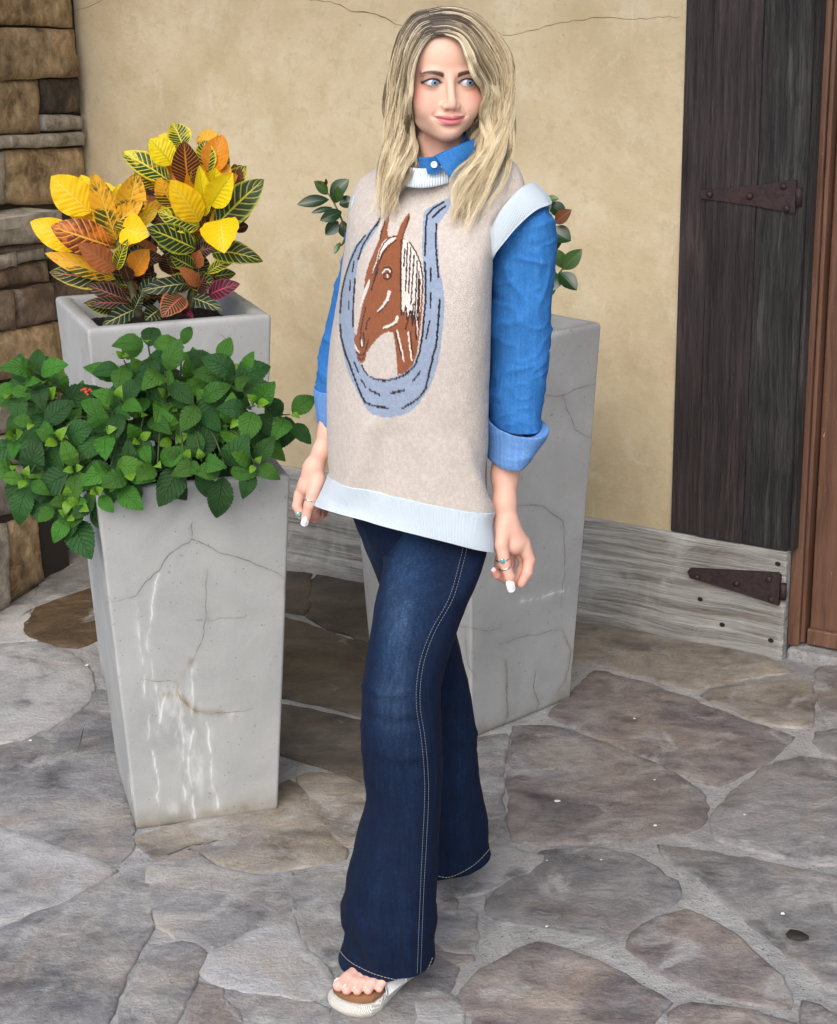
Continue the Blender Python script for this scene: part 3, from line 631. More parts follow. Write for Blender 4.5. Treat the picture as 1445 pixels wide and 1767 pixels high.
pl_right = planter(.1244, 4.2233, .7495, .425, .34, .93, 'tall grey tapered concrete planter right behind the woman, cracked, with the glossy shrub',
  [(z3([(1262,848),(1180,870),(1110,900),(1050,900),(960,880)]), 1.1), (z3([(1110,905),(1140,980),(1160,1040),(1230,1075)]), 1.1), (z3([(900,1350),(1030,1350),(1080,1390),(1110,1410),(1115,1480),(1120,1560),(1105,1760)]), 1.1),
   (z7([(80,60),(200,80),(240,70)]), 1.), (z7([(255,190),(262,390),(240,430)]), 1.4), (z7([(365,220),(355,280),(375,340),(365,370)]), 1.4), (z7([(230,130),(320,100),(450,75)]), .9), (z7([(460,80),(490,150),(470,260),(440,300)]), 1.2), (z7([(110,70),(120,200),(150,250)]), 1.)],
  [([(900,1038),(918,1034),(945,1027),(980,1019)], 1.6)],
  [(z7([(165,440),(250,420),(400,385)]), 5, BR, .6), (z7([(255,190),(262,390)]), 3, BR, .4), (z7([(460,80),(490,150),(470,260)]), 3, BR, .35)], (150, 24, 24, 110), 240, rim=.022, soil_d=.17)
pl_back = planter(-.5934, 4.2922, .3487, .417, .33, .967, 'tall grey tapered concrete planter at the back left, full of yellow croton',
  [([(140,600),(150,660),(160,700)], 1.), ([(375,575),(400,590)], .9)], [], [], (90, 24, 24, 60), 130)
# ------------------------------------------------------------------ plants
def leaf_surface(base, tip, width, facing, nu=9, nv=15, fold=.25, droop=.08, wav=.0, shape='ovate', seed=0, curl=0.):
    """a leaf blade: stalk end, tip, full width (metres), the way its upper side looks; droop bends it away from its upper side"""
    base = np.asarray(base, float); tip = np.asarray(tip, float); ax = tip - base; L = np.linalg.norm(ax); ax /= L
    nrm = np.asarray(facing, float); nrm = nrm - ax * (nrm @ ax); nrm /= np.linalg.norm(nrm); side = np.cross(ax, nrm)
    v = np.linspace(0, 1, nv); u = np.linspace(-1, 1, nu)
    if shape == 'ovate': w = np.sin(np.pi * np.clip(v, 0, 1) ** .84) ** .78 * (1 - .1 * v)
    elif shape == 'obovate': w = np.sin(np.pi * v ** 1.15) ** .8
    elif shape == 'croton': w = np.sin(np.pi * np.clip(v, 0, 1) ** .9) ** .72
    elif shape == 'elliptic': w = np.sin(np.pi * v) ** .8
    else: w = np.sin(np.pi * v ** .95) ** .62
    w = w / w.max() * width / 2; w[0] = width * .02; w[-1] = width * .004
    V = []; UV = []
    for k in range(nv):
        t = v[k]; c = base + ax * (L * t) + nrm * (droop * L * (4 * t * (1 - t)) * .5 - curl * L * t * t)
        for j in range(nu):
            q = u[j]; z = fold * abs(q) ** 1.5 * w[k]
            z += wav * width * math.sin(9 * t * math.pi + seed + (q > 0) * 1.3) * q * q * (w[k] / (width / 2)) * .35
            V.append(c + side * (q * w[k] * (1 - .08 * abs(fold))) + nrm * z); UV.append((.5 + q * .5, t))
    return np.array(V), grid_faces(nu, nv), np.array(UV)
def croton_mat(name, lamina, vein, cells=0., cell_col=(.02, .06, .02), blotch=0., lat=9, mid=None, edge=None, spec=.5):
    """broad leathery leaf: midrib and side veins in one colour, the cells between them filled in another"""
    b = NB(name); uv = b.node('UVMap').outputs[0]; s = b.node('SeparateXYZ', {0: uv}); u, v = s.outputs[0], s.outputs[1]
    x = b.math('ABSOLUTE', b.math('SUBTRACT', u, .5)); nz = b.noise(b.coord('Object'), 34, 5, .65, .6)
    nz2 = b.noise(b.coord('Object'), 11, 4, .6, .4); r = b.objrand()
    ph = b.math('ADD', b.math('SUBTRACT', b.math('MULTIPLY', v, lat), b.math('MULTIPLY', x, lat * .42)), b.math('MULTIPLY', b.math('SUBTRACT', nz, .5), .45))
    side = b.math('MULTIPLY', b.math('GREATER_THAN', u, .5), .43)
    tri = b.math('ABSOLUTE', b.math('SUBTRACT', b.math('FRACT', b.math('ADD', ph, side)), .5))      # 0.5 on a vein
    lv = b.rng(tri, .36, .45, 0, 1); mr = b.rng(x, .018, .04, 1, 0); ed = b.rng(x, .40, .47, 0, 1)
    loop = b.math('MULTIPLY', b.rng(x, .30, .34, 0, 1), b.rng(x, .36, .40, 1, 0))
    veinmask = b.math('MAXIMUM', b.math('MAXIMUM', lv, mr), b.math('MULTIPLY', loop, .0))
    c = b.mix(b.rng(nz2, .3, .7, 0, 1), lamina, tuple(min(1, q * k) for q, k in zip(lamina, (1.25, 1.12, .9))))
    if cells > 0:
        area = b.rng(b.math('ADD', nz2, b.math('MULTIPLY', nz, .5)), .75 - cells * .75, .85 - cells * .75, 0, 1)
        incell = b.math('MULTIPLY', b.math('MULTIPLY', area, b.math('SUBTRACT', 1, veinmask)), b.math('SUBTRACT', 1, b.math('MULTIPLY', ed, 1. if edge else .0)))
        c = b.mix(incell, c, b.mix(nz, cell_col, tuple(q * 1.7 for q in cell_col)))
    if edge: c = b.mix(b.math('MULTIPLY', ed, .85), c, edge)
    c = b.mix(b.math('MULTIPLY', lv, .55 if cells > 0 else .16), c, vein); c = b.mix(mr, c, mid or vein)
    back = b.node('NewGeometry').outputs['Backfacing']
    h = b.math('SUBTRACT', b.math('MULTIPLY', tri, -.6), b.math('MULTIPLY', mr, .5))
    m = b.done(c, b.rng(nz, .3, .7, .36, .5), b.bump(h, .5, .005), Specular_IOR_Level=.4); b.b.inputs['Transmission Weight'].default_value = 0
    b.put(b.b.inputs['Subsurface Weight'], .0)
    tr = b.node('BsdfTranslucent', {'Color': c}); mx = b.node('MixShader', {0: .22, 1: b.b.outputs[0], 2: tr.outputs[0]})
    b.t.links.new(mx.outputs[0], b.t.nodes['Material Output'].inputs[0]); return m
Yv = (.82, .62, .06)
CM = {'Y': croton_mat('croton_yellow', (.8, .54, .006), (.85, .66, .08), .0),
      'Y2': croton_mat('croton_lemon', (.74, .62, .012), (.6, .55, .02), .0),
      'YO': croton_mat('croton_gold', (.7, .37, .018), (.78, .5, .06), .05, (.05, .06, .01)),
      'O': croton_mat('croton_orange', (.6, .24, .015), (.7, .36, .05), .0),
      'OR': croton_mat('croton_flame', (.6, .18, .02), (.72, .34, .06), .16, (.12, .03, .006), mid=(.75, .42, .05)),
      'BR': croton_mat('croton_bronze', (.34, .11, .012), (.5, .22, .03), .62, (.05, .014, .006), lat=13, mid=(.55, .24, .02)),
      'B': croton_mat('croton_salmon_underside', (.36, .125, .045), (.46, .19, .07), .0),
      'YG': croton_mat('croton_variegated', (.7, .62, .03), (.78, .68, .1), .2, (.02, .06, .012), lat=10, edge=(.62, .56, .03)),
      'G': croton_mat('croton_green', (.03, .065, .014), (.55, .52, .05), .95, (.011, .03, .009), lat=9, edge=(.32, .36, .03)),
      'GS': croton_mat('croton_green_salmon_rib', (.024, .05, .016), (.66, .5, .14), .95, (.01, .026, .012), lat=9, edge=(.5, .4, .05), mid=(.58, .2, .09)),
      'D': croton_mat('croton_dark', (.03, .012, .01), (.42, .2, .09), .95, (.012, .008, .007), lat=9, edge=(.12, .05, .03), mid=(.4, .12, .07)),
      'G2': croton_mat('croton_deep_green', (.012, .03, .016), (.4, .4, .15), .9, (.008, .02, .013), lat=6, mid=(.5, .48, .18)),
      'P': croton_mat('croton_pink', (.12, .012, .03), (.5, .05, .12), .9, (.035, .008, .015), lat=8, edge=(.2, .02, .05), mid=(.6, .06, .14)),
      'PS': croton_mat('croton_coral', (.5, .16, .07), (.6, .22, .1), .55, (.03, .03, .012), lat=12, edge=(.45, .12, .06), mid=(.62, .1, .12))}
STEM = NB('plant_stem'); STEM = STEM.done(STEM.ramp(STEM.noise(STEM.coord('Object'), 40, 4), [(.4, (.05, .055, .02)), (.6, (.14, .12, .06))]), .7)
croton = empty('croton', (-.5934, 4.2922, .9)); tag(croton, 'croton with large yellow, orange and dark green veined leaves', 'plant')
def c4(x, y): return 40 + .2037 * x, 200 + .2037 * y
def c5(x, y): return 230 + .2037 * x, 200 + .2037 * y
YA, YB = 4.19, 4.24
CL = [  # which crop, stalk end, tip, width (all in crop units), kind, how far forward the tip lies (m), fold, droop, curl
 (4,(570,820),(238,508),265,'Y',-.02,.25,.1,0), (4,(600,830),(490,498),200,'Y2',.02,.3,.05,0), (4,(790,1050),(588,478),195,'YO',-.03,.45,.06,0),
 (4,(800,930),(822,572),160,'Y2',.03,.4,.05,0), (4,(870,890),(965,478),215,'YO',-.02,.35,.1,0), (4,(835,960),(1050,1010),235,'Y',-.07,.3,.2,.1),
 (4,(500,1115),(60,892),215,'Y',-.02,.25,.1,.05), (4,(760,1110),(245,935),250,'OR',-.09,-.2,.22,.1), (4,(785,1300),(470,1085),190,'B',-.09,.3,.12,.05),
 (4,(780,1380),(185,1160),140,'YO',-.05,.3,.15,.05), (4,(790,1420),(222,1312),200,'GS',-.03,.2,.12,.1), (4,(790,1300),(890,1040),95,'YG',-.08,.5,.15,0),
 (4,(925,1345),(1062,1130),175,'O',-.02,.3,.1,.05), (4,(880,1560),(550,1430),150,'D',-.05,.25,.15,.15), (4,(900,1400),(850,1262),110,'D',-.05,.3,.1,0),
 (4,(900,1590),(528,1578),100,'D',-.09,.3,.2,.15), (4,(790,1640),(552,1600),115,'G',-.09,.2,.1,.1), (4,(945,1640),(680,1765),140,'G2',-.1,.25,.15,.1),
 (4,(990,1510),(1150,1380),130,'G2',-.02,.2,.1,.1), (4,(400,560),(370,492),40,'O',.08,.2,.05,0), (4,(480,1090),(300,1110),90,'YO',.0,.2,.1,0),
 (4,(1010,1480),(1090,1230),110,'D',.05,.2,.05,0), (4,(940,1640),(1010,1500),90,'G2',-.04,.2,.05,0),
 (5,(430,270),(335,58),175,'YG',.03,.3,.08,0), (5,(330,410),(140,190),190,'Y2',-.01,.25,.12,0), (5,(390,280),(215,165),130,'Y',.03,.25,.08,0),
 (5,(310,555),(-98,300),180,'YG',.0,.25,.15,.05), (5,(215,615),(5,425),150,'YO',-.01,.25,.1,0), (5,(465,600),(428,208),215,'BR',-.04,.3,.06,0),
 (5,(620,490),(600,205),165,'YG',.02,.35,.08,0), (5,(650,290),(618,112),160,'YO',.06,.3,.06,0), (5,(660,490),(760,157),200,'O',.02,.35,.08,0),
 (5,(565,890),(315,540),215,'Y',-.08,.25,.15,0), (5,(340,770),(205,520),150,'YO',-.04,.25,.1,0), (5,(515,620),(508,430),60,'YG',-.03,.5,.05,0),
 (5,(610,850),(560,415),120,'Y2',-.06,.45,.08,0), (5,(660,660),(700,440),170,'Y2',-.05,.4,.08,0), (5,(660,760),(845,480),195,'Y2',-.09,.35,.12,0),
 (5,(690,940),(1100,535),255,'G',-.03,.2,.1,.05), (5,(745,878),(765,1140),280,'Y',-.13,.35,.15,.1), (5,(670,1165),(1078,1208),185,'G',-.08,.2,.4,.15),
 (5,(560,940),(208,805),175,'YG',-.07,.35,.12,.05), (5,(528,1125),(122,945),215,'G',-.09,.25,.12,.05), (5,(515,1290),(322,1185),135,'G',-.07,.3,.12,.1),
 (5,(630,1330),(900,1185),90,'YG',-.05,.3,.2,.05), (5,(595,1000),(535,620),80,'BR',-.03,.4,.05,0), (5,(445,1420),(75,1475),130,'G2',-.09,.2,.15,.1),
 (5,(560,1435),(398,1285),105,'B',-.08,.3,.15,.1), (5,(640,1520),(888,1418),150,'P',-.06,.25,.2,.1), (5,(425,1530),(248,1685),200,'PS',-.12,.3,.2,.1),
 (5,(500,1540),(742,1632),105,'G2',-.1,.3,.15,.1), (5,(240,870),(88,680),170,'B',.03,.25,.1,0), (5,(310,910),(80,820),110,'D',.0,.25,.1,.05),
 (5,(345,1350),(268,1160),170,'D',.06,.2,.05,0), (5,(850,970),(975,925),95,'D',.03,.3,.1,0), (5,(880,590),(858,405),105,'BR',.05,.3,.08,0),
 (5,(895,490),(925,420),70,'G2',.08,.3,.08,0), (5,(595,1400),(640,1310),60,'P',.02,.3,.1,0), (5,(395,1625),(512,1715),65,'P',-.1,.3,.1,0),
 (5,(220,1640),(110,1720),150,'G2',-.08,.25,.1,.1), (5,(180,1000),(100,1150),120,'D',.05,.2,.05,0), (5,(450,1480),(420,1400),90,'D',.03,.2,.05,0), (5,(300,1560),(200,1520),110,'G2',.0,.2,.05,0),
 (5,(200,650),(90,600),100,'D',.06,.2,.05,0), (5,(160,800),(120,640),110,'D',.08,.2,.05,0), (5,(640,1600),(560,1500),100,'P',-.03,.2,.05,0), (5,(330,1640),(420,1560),120,'G2',-.04,.2,.05,0),
 (5,(455,1391),(699,1416),158,'G',-0.01,.3,.12,.05),(5,(465,1151),(207,1095),156,'G2',-0.02,.3,.12,.05),(5,(73,1433),(116,1273),142,'D',-0.06,.3,.12,.05),(5,(541,1181),(588,1043),134,'G',-0.00,.3,.12,.05),(5,(500,1437),(262,1397),151,'GS',-0.03,.3,.12,.05),(5,(58,1586),(-86,1465),123,'D',-0.05,.3,.12,.05),(5,(537,1494),(599,1360),159,'D',-0.04,.3,.12,.05),(5,(141,1404),(-25,1320),156,'G',0.01,.3,.12,.05),(5,(486,1389),(397,1218),158,'G2',0.02,.3,.12,.05),(5,(504,1281),(561,1139),130,'B',-0.05,.3,.12,.05),(5,(473,1449),(286,1396),127,'G',0.03,.3,.12,.05),(5,(53,1588),(-168,1596),152,'G',0.02,.3,.12,.05),(5,(96,1555),(-150,1505),117,'G2',-0.03,.3,.12,.05),(5,(449,1400),(694,1352),123,'PS',0.01,.3,.12,.05),(5,(552,1198),(308,1209),117,'D',-0.00,.3,.12,.05),(5,(449,1339),(543,1220),153,'GS',0.00,.3,.12,.05),(5,(513,1166),(685,1105),133,'D',-0.02,.3,.12,.05),(5,(50,1589),(224,1504),118,'G2',0.01,.3,.12,.05),(5,(550,1322),(564,1158),158,'G2',-0.03,.3,.12,.05),(5,(45,1485),(278,1502),126,'PS',-0.05,.3,.12,.05),(5,(126,1528),(137,1351),144,'B',-0.02,.3,.12,.05),(5,(29,1307),(-198,1309),139,'PS',0.01,.3,.12,.05),(5,(498,1233),(281,1236),129,'GS',0.01,.3,.12,.05),(5,(107,1558),(-116,1445),129,'PS',0.01,.3,.12,.05),(4,(743,951),(1015,728),155,'YO',-0.03,.3,.1,0),(5,(614,731),(822,415),200,'YO',0.01,.3,.1,0),(4,(815,993),(877,701),154,'Y',-0.01,.3,.1,0),(5,(653,939),(920,744),162,'O',-0.02,.3,.1,0),(5,(559,737),(492,418),183,'O',-0.02,.3,.1,0),(5,(615,635),(885,502),168,'O',0.02,.3,.1,0),(5,(542,775),(249,603),185,'YO',0.02,.3,.1,0),(4,(733,977),(702,609),169,'YO',-0.00,.3,.1,0),(5,(604,617),(398,372),178,'YO',-0.00,.3,.1,0),(5,(646,606),(706,324),195,'O',0.02,.3,.1,0),(4,(741,1024),(769,692),175,'O',0.01,.3,.1,0),(5,(558,654),(403,347),150,'Y',0.00,.3,.1,0),(4,(792,1070),(596,833),153,'Y',-0.00,.3,.1,0),(5,(622,829),(420,619),197,'Y',-0.02,.3,.1,0),
 (5,(610,620),(332,381),170,'Y2',0.09,.3,.1,0),(4,(753,1131),(946,816),160,'Y2',0.10,.3,.1,0),(5,(528,607),(231,439),205,'O',0.03,.3,.1,0),(5,(569,836),(299,692),190,'YG',0.08,.3,.1,0),(4,(824,1123),(736,833),153,'YG',0.09,.3,.1,0),(5,(510,670),(503,420),175,'G',0.03,.3,.1,0),(5,(501,844),(209,577),170,'Y',0.03,.3,.1,0),(4,(780,1022),(808,744),154,'Y',0.07,.3,.1,0),(4,(812,894),(1163,749),152,'YO',0.06,.3,.1,0),(5,(653,835),(862,559),152,'G',0.08,.3,.1,0),(4,(726,1001),(961,690),181,'O',0.08,.3,.1,0),(4,(839,883),(1111,720),163,'Y',0.10,.3,.1,0),(5,(634,671),(706,433),157,'Y',0.06,.3,.1,0),(5,(647,638),(458,361),153,'Y2',0.08,.3,.1,0),(5,(590,819),(350,533),176,'Y',0.03,.3,.1,0),(5,(592,930),(636,664),167,'YG',0.09,.3,.1,0),(5,(505,923),(727,724),160,'Y',0.07,.3,.1,0),(4,(708,985),(920,771),151,'G',0.05,.3,.1,0),(4,(777,933),(1140,807),168,'Y',0.03,.3,.1,0),(5,(526,753),(778,509),198,'YG',0.08,.3,.1,0),(5,(658,722),(424,599),182,'Y',0.08,.3,.1,0),(4,(726,1087),(965,924),178,'O',0.06,.3,.1,0),(5,(515,747),(588,466),154,'YG',0.02,.3,.1,0),(5,(660,745),(680,412),205,'Y',0.09,.3,.1,0),(5,(598,635),(811,334),156,'YG',0.06,.3,.1,0),(4,(778,1041),(442,913),172,'Y2',0.04,.3,.1,0),(5,(603,723),(372,454),155,'Y',0.07,.3,.1,0),(5,(606,536),(239,416),155,'Y',0.05,.3,.1,0),(5,(598,714),(738,491),155,'YO',0.02,.3,.1,0),(5,(606,939),(991,832),156,'YO',0.07,.3,.1,0),
 (4,(915,1209),(1192,1206),124,'D',0.03,.25,.1,0),(5,(514,991),(791,988),149,'O',0.07,.25,.1,0),(4,(857,1218),(1126,1223),160,'G2',0.03,.25,.1,0),(4,(868,1164),(1140,1123),175,'B',0.06,.25,.1,0),(5,(537,1331),(478,1092),126,'G',0.04,.25,.1,0),(4,(861,1452),(1135,1335),150,'G2',0.06,.25,.1,0),(5,(561,1095),(385,947),171,'G',0.10,.25,.1,0),(4,(932,1297),(982,1085),163,'G2',0.04,.25,.1,0),(5,(518,888),(816,783),141,'G',0.03,.25,.1,0),(4,(823,1342),(753,1169),157,'D',0.03,.25,.1,0),(5,(564,1403),(382,1270),139,'G2',0.04,.25,.1,0),(4,(972,1587),(797,1447),123,'B',0.09,.25,.1,0),(5,(531,933),(776,852),143,'O',0.09,.25,.1,0),(4,(919,1573),(932,1369),163,'B',0.10,.25,.1,0),(5,(636,1163),(682,993),179,'G2',0.05,.25,.1,0),(5,(575,1229),(282,1237),141,'G2',0.09,.25,.1,0),(5,(595,863),(313,792),135,'Y',0.06,.25,.1,0),(5,(500,961),(735,805),138,'Y',0.06,.25,.1,0),(4,(975,1458),(703,1410),168,'B',0.05,.25,.1,0),(4,(928,1442),(640,1420),160,'G',0.05,.25,.1,0),(4,(833,1484),(588,1372),134,'G',0.04,.25,.1,0),(4,(870,1526),(963,1299),168,'G',0.07,.25,.1,0),(5,(570,1103),(610,868),141,'YG',0.06,.25,.1,0),(5,(567,871),(520,687),177,'YG',0.09,.25,.1,0),(5,(565,1441),(736,1323),170,'G2',0.08,.25,.1,0),(5,(562,1384),(871,1334),127,'G',0.05,.25,.1,0)]
CL += [(4,(700,1000),(330,640),200,'Y',.05,.3,.1,0), (4,(720,1000),(420,560),190,'Y2',.07,.3,.1,0), (4,(820,950),(700,560),170,'Y',.06,.3,.1,0), (4,(860,950),(930,560),180,'Y2',.06,.3,.1,0), (5,(560,800),(420,330),180,'Y',.05,.3,.1,0), (5,(600,760),(700,230),190,'Y',.06,.3,.1,0), (5,(540,800),(260,420),190,'YO',.05,.3,.1,0), (5,(660,820),(960,420),190,'YG',.05,.3,.1,0), (5,(520,900),(170,720),170,'Y2',.02,.3,.1,0), (5,(640,880),(930,760),170,'YG',.03,.3,.1,0)]
for k, (cr, a, t, w, kind, dy, fo, dr, cu) in enumerate(CL):
    fn, Y0 = (c4, YA) if cr == 4 else (c5, YB)
    ax_, ay_ = fn(*a); tx_, ty_ = fn(*t); sc = .2037
    Yb = Y0 + dy * .45; Yt = Y0 + dy
    B = at(ax_, ay_, Yb); T = at(tx_, ty_, Yt); d = ray((ax_ + tx_) / 2, (ay_ + ty_) / 2); d = d / np.linalg.norm(d)
    mpp = Yb / F_PX * 1.03
    face = -d + np.array([R_.uniform(-.25, .25), 0, R_.uniform(.05, .4)])
    V, F, UV = leaf_surface(B, T, w * sc * mpp * (1.2 if kind[0] in 'YO' else 1.12), face, 9, 15, fo * R_.uniform(.7, 1.2), dr, .10, 'croton', k, cu)
    c = V.mean(0); o = mesh('leaf', V - c, F, CM[kind], croton, uv=UV, world=False); o.location = c - np.array(croton.location)
def stem_tube(parent, pts, r0, r1, name='stem', n=7):
    P = crom(pts, 14); V, F = tube(P, np.linspace(r0, r1, 14), n); return mesh(name, V, F, STEM, parent)
sa = [at(*c4(x, y), YA + d) for x, y, d in ((985,1700,.0), (950,1560,.0), (890,1350,-.01), (820,1150,-.01), (800,1000,0))]
sb = [at(*c5(x, y), YB + d) for x, y, d in ((470,1640,.0), (520,1430,0), (590,1150,-.01), (605,960,0), (590,700,.01))]
stem_tube(croton, sa, .011, .005); stem_tube(croton, sb, .012, .005)
stem_tube(croton, [at(*c5(x, y), YB + .02) for x, y in ((60,1620), (70,1400), (130,1200), (170,1040), (240,900))], .006, .004)
stem_tube(croton, [at(*c4(x, y), YA) for x, y in ((1000,1640), (900,1560), (820,1480), (760,1420))], .005, .003)

# --- lantana: shoots of opposite, toothed leaves
def lant_mat():
    b = NB('lantana_leaf'); uv = b.node('UVMap').outputs[0]; s = b.node('SeparateXYZ', {0: uv}); u, v = s.outputs[0], s.outputs[1]
    x = b.math('ABSOLUTE', b.math('SUBTRACT', u, .5)); nz = b.noise(b.coord('Object'), 60, 4, .6)
    ph = b.math('SUBTRACT', b.math('MULTIPLY', v, 8), b.math('MULTIPLY', x, 5)); tri = b.math('ABSOLUTE', b.math('SUBTRACT', b.math('FRACT', ph), .5))
    lv = b.rng(tri, .42, .49, 0, 1); mr = b.rng(x, .012, .03, 1, 0)
    age = b.node('ObjectInfo').outputs['Color']
    c = b.mix(b.rng(nz, .35, .65, 0, .4), age, b.mix(1, age, (.62, .72, .6), 'MULTIPLY'))
    c = b.mix(b.math('MULTIPLY', b.math('MAXIMUM', lv, mr), .5), c, b.mix(1, age, (2.6, 1.9, 1.7), 'MULTIPLY'))
    back = b.node('NewGeometry').outputs['Backfacing']; c = b.mix(b.math('MULTIPLY', back, .5), c, (.11, .2, .07))
    h = b.math('SUBTRACT', b.math('MULTIPLY', nz, .35), b.math('ADD', b.math('MULTIPLY', lv, .5), mr))
    m = b.done(c, b.rng(nz, .3, .7, .42, .6), b.bump(h, .9, .005), Specular_IOR_Level=.46)
    tr = b.node('BsdfTranslucent', {'Color': c}); mx = b.node('MixShader', {0: .18, 1: b.b.outputs[0], 2: tr.outputs[0]})
    b.t.links.new(mx.outputs[0], b.t.nodes['Material Output'].inputs[0]); return m
LANT = lant_mat(); LSTEM = NB('lantana_stem').done((.035, .06, .016), .7)
def toothed_leaf(seed, fold, droop, curl):
    """unit leaf along +X, upper side +Z, with rounded teeth on the margin"""
    V, F, UV = leaf_surface((0, 0, 0), (1, 0, 0), .66, (0, 0, 1), 9, 25, fold, droop, .07, 'ovate', seed, curl)
    r = random.Random(seed)
    for k in range(1, 24):
        for j, s in ((0, -1), (8, 1)):
            q = V[k * 9 + j]; q[1] *= 1 + (.05 if k % 2 else -.045) + r.uniform(-.015, .015)
        V[k * 9:(k + 1) * 9, 2] += r.uniform(-.008, .008)
    return V, F, UV
LM, LMV, stuffV, stuffC = [], [], [], []
for k in range(8):
    V, F, UV = toothed_leaf(k, R_.uniform(-.1, .3), R_.uniform(.15, .5), R_.uniform(0, .35))
    me = bpy.data.meshes.new('leaf'); me.from_pydata(V.tolist(), [], F.tolist()); me.polygons.foreach_set('use_smooth', [True] * len(me.polygons)); set_uv(me, UV); me.materials.append(LANT); LM.append(me); LMV.append(V); LMUV = UV
lantana = empty('lantana', (-.4952, 3.735, .68)); tag(lantana, 'bushy green lantana with toothed leaves and one red flower head', 'plant')
HULL = [(2,640),(20,622),(60,624),(98,640),(108,660),(150,678),(170,690),(190,650),(170,610),(215,600),(250,568),(275,600),(318,572),(340,605),(395,615),(440,642),(455,668),(500,695),(520,712),(500,738),(480,760),(465,775),(455,805),(420,830),(388,850),(350,812),(300,825),(250,838),(205,850),(165,880),(130,900),(105,905),(75,875),(85,850),(30,835),(5,800),(15,720)]
tips = []
def fits(x, y, lim): return all((x - a) ** 2 + (y - b) ** 2 > lim * lim for a, b, *_ in tips)
for x, y in [(60,640),(30,660),(100,760),(205,690),(255,590),(315,595),(395,735),(285,640),(420,640),(240,760),(180,745),(130,810),(390,810),(440,700),(500,715),(120,860),(345,690),(60,730),(440,800),(165,850),(225,815),(300,760)]: tips.append((x, y, 1))
hp = np.array(HULL, float)
for lim in (40, 32, 26, 22):
    for _ in range(700):
        x, y = R_.uniform(0, 520), R_.uniform(570, 900)
        if inside(np.array([[x, y]]), hp)[0] and fits(x, y, lim) and seg_dist(np.array([[x, y]]), np.vstack([hp, hp[:1]]))[0] > 12 and len(tips) < 72: tips.append((x, y, 0))
crown = np.array([-.4952, 3.735, .70]); nleaf = 0
for k, (x, y, front) in enumerate(tips):
    fx = (x - 300) / 260; fy = (y - 740) / 160
    Y = 3.66 - .10 * math.cos(min(1.5, abs(fx))) - .05 * max(0, fy) + (R_.uniform(-.06, .02) if front else R_.uniform(0, .14)) + (.05 if y < 640 else 0)
    if y > 820 or (y > 780 and x > 170): Y = min(Y, 3.475 + .06 * max(0, (300 - x) / 300))
    T = at(x, y, Y); root = crown + np.array([(x - 300) / 260 * .12, R_.uniform(-.07, .06), 0])
    mid = root * .45 + T * .55 + np.array([0, -.02, .05 + .05 * (y > 740)])
    P = crom([root, mid, T], 12); V, F = tube(P, np.linspace(.0036, .0014, 12), 6); st = mesh('stem', V, F, LSTEM, lantana)
    ax = P[-1] - P[-3]; ax /= np.linalg.norm(ax)
    view = O_ - T; view /= np.linalg.norm(view); ax = ax * .35 + view * .75 + np.array([0, 0, .35]); ax /= np.linalg.norm(ax)
    e1 = np.cross(ax, [.3, .2, 1]); e1 /= np.linalg.norm(e1); e2 = np.cross(ax, e1); tw = R_.uniform(0, 3.14)
    npair = 3
    for p in range(npair):
        size = [.026, .050, .067][p] * R_.uniform(.75, 1.35); base = T - ax * [.0, .014, .036][p]
        for s in (0, 1):
            if p == 0 and R_.random() < .4: continue
            a = tw + p * 1.5708 + s * 3.1416 + R_.uniform(-.25, .25); rad = math.cos(a) * e1 + math.sin(a) * e2
            open_ = [.55, 1.0, 1.35][p] + R_.uniform(-.35, .35); d = rad * math.sin(open_) + ax * math.cos(open_)
            up = ax * math.sin(open_) - rad * math.cos(open_); up = up + np.array([0, -.15, .2]); d = d - np.array([0, 0, .18 * p])
            d /= np.linalg.norm(d); up = up - d * (up @ d); up /= np.linalg.norm(up); sd = np.cross(up, d)
            yg = [(.19, .40, .016), (.052, .19, .016), (.02, .098, .015)][p]; j = R_.uniform(.7, 1.25); q = R_.uniform(.85, 1.25); cl_ = (yg[0] * j * q, yg[1] * j, yg[2] * j, 1)
            b0 = base + d * (.006 + .004 * p) - np.array(lantana.location); k_ = R_.randrange(8)
            if p == 0 or nleaf >= 296:
                V0 = LMV[k_]; stuffV.append(b0 + size * (V0[:, :1] * d + V0[:, 1:2] * sd + V0[:, 2:] * up)); stuffC.append(cl_); continue
            o = bpy.data.objects.new('leaf', LM[k_]); Mx = Matrix.Identity(4)
            for i in range(3): Mx[i][0], Mx[i][1], Mx[i][2], Mx[i][3] = d[i] * size, sd[i] * size * R_.uniform(.9, 1.1), up[i] * size, b0[i]
            link(o, lantana); o.matrix_local = Mx; o.color = cl_; nleaf += 1
nl_ = len(LMV[0]); Fl = grid_faces(9, 25); 
o = mesh('young_leaves', np.concatenate(stuffV) + np.array(lantana.location), np.concatenate([Fl + i * nl_ for i in range(len(stuffV))]), LANT, lantana, uv=np.tile(LMUV, (len(stuffV), 1))); o.color = (.15, .33, .02, 1); tag(o, kind='stuff')
fl = NB('lantana_bloom').done((.55, .06, .03), .6); parts = []
for k in range(16):
    th, ph = R_.uniform(0, 6.28), R_.uniform(0, 1.3); d = np.array([math.cos(th) * math.sin(ph), math.sin(th) * math.sin(ph), math.cos(ph)]); c = at(149, 682, 3.55) + d * .011
    V, F = tube([c, c + d * .003, c + d * .0045], [.001, .0032, .0008], 5); parts.append((V, F))
V, F = join(parts); mesh('flower_head', V, F, fl, lantana)

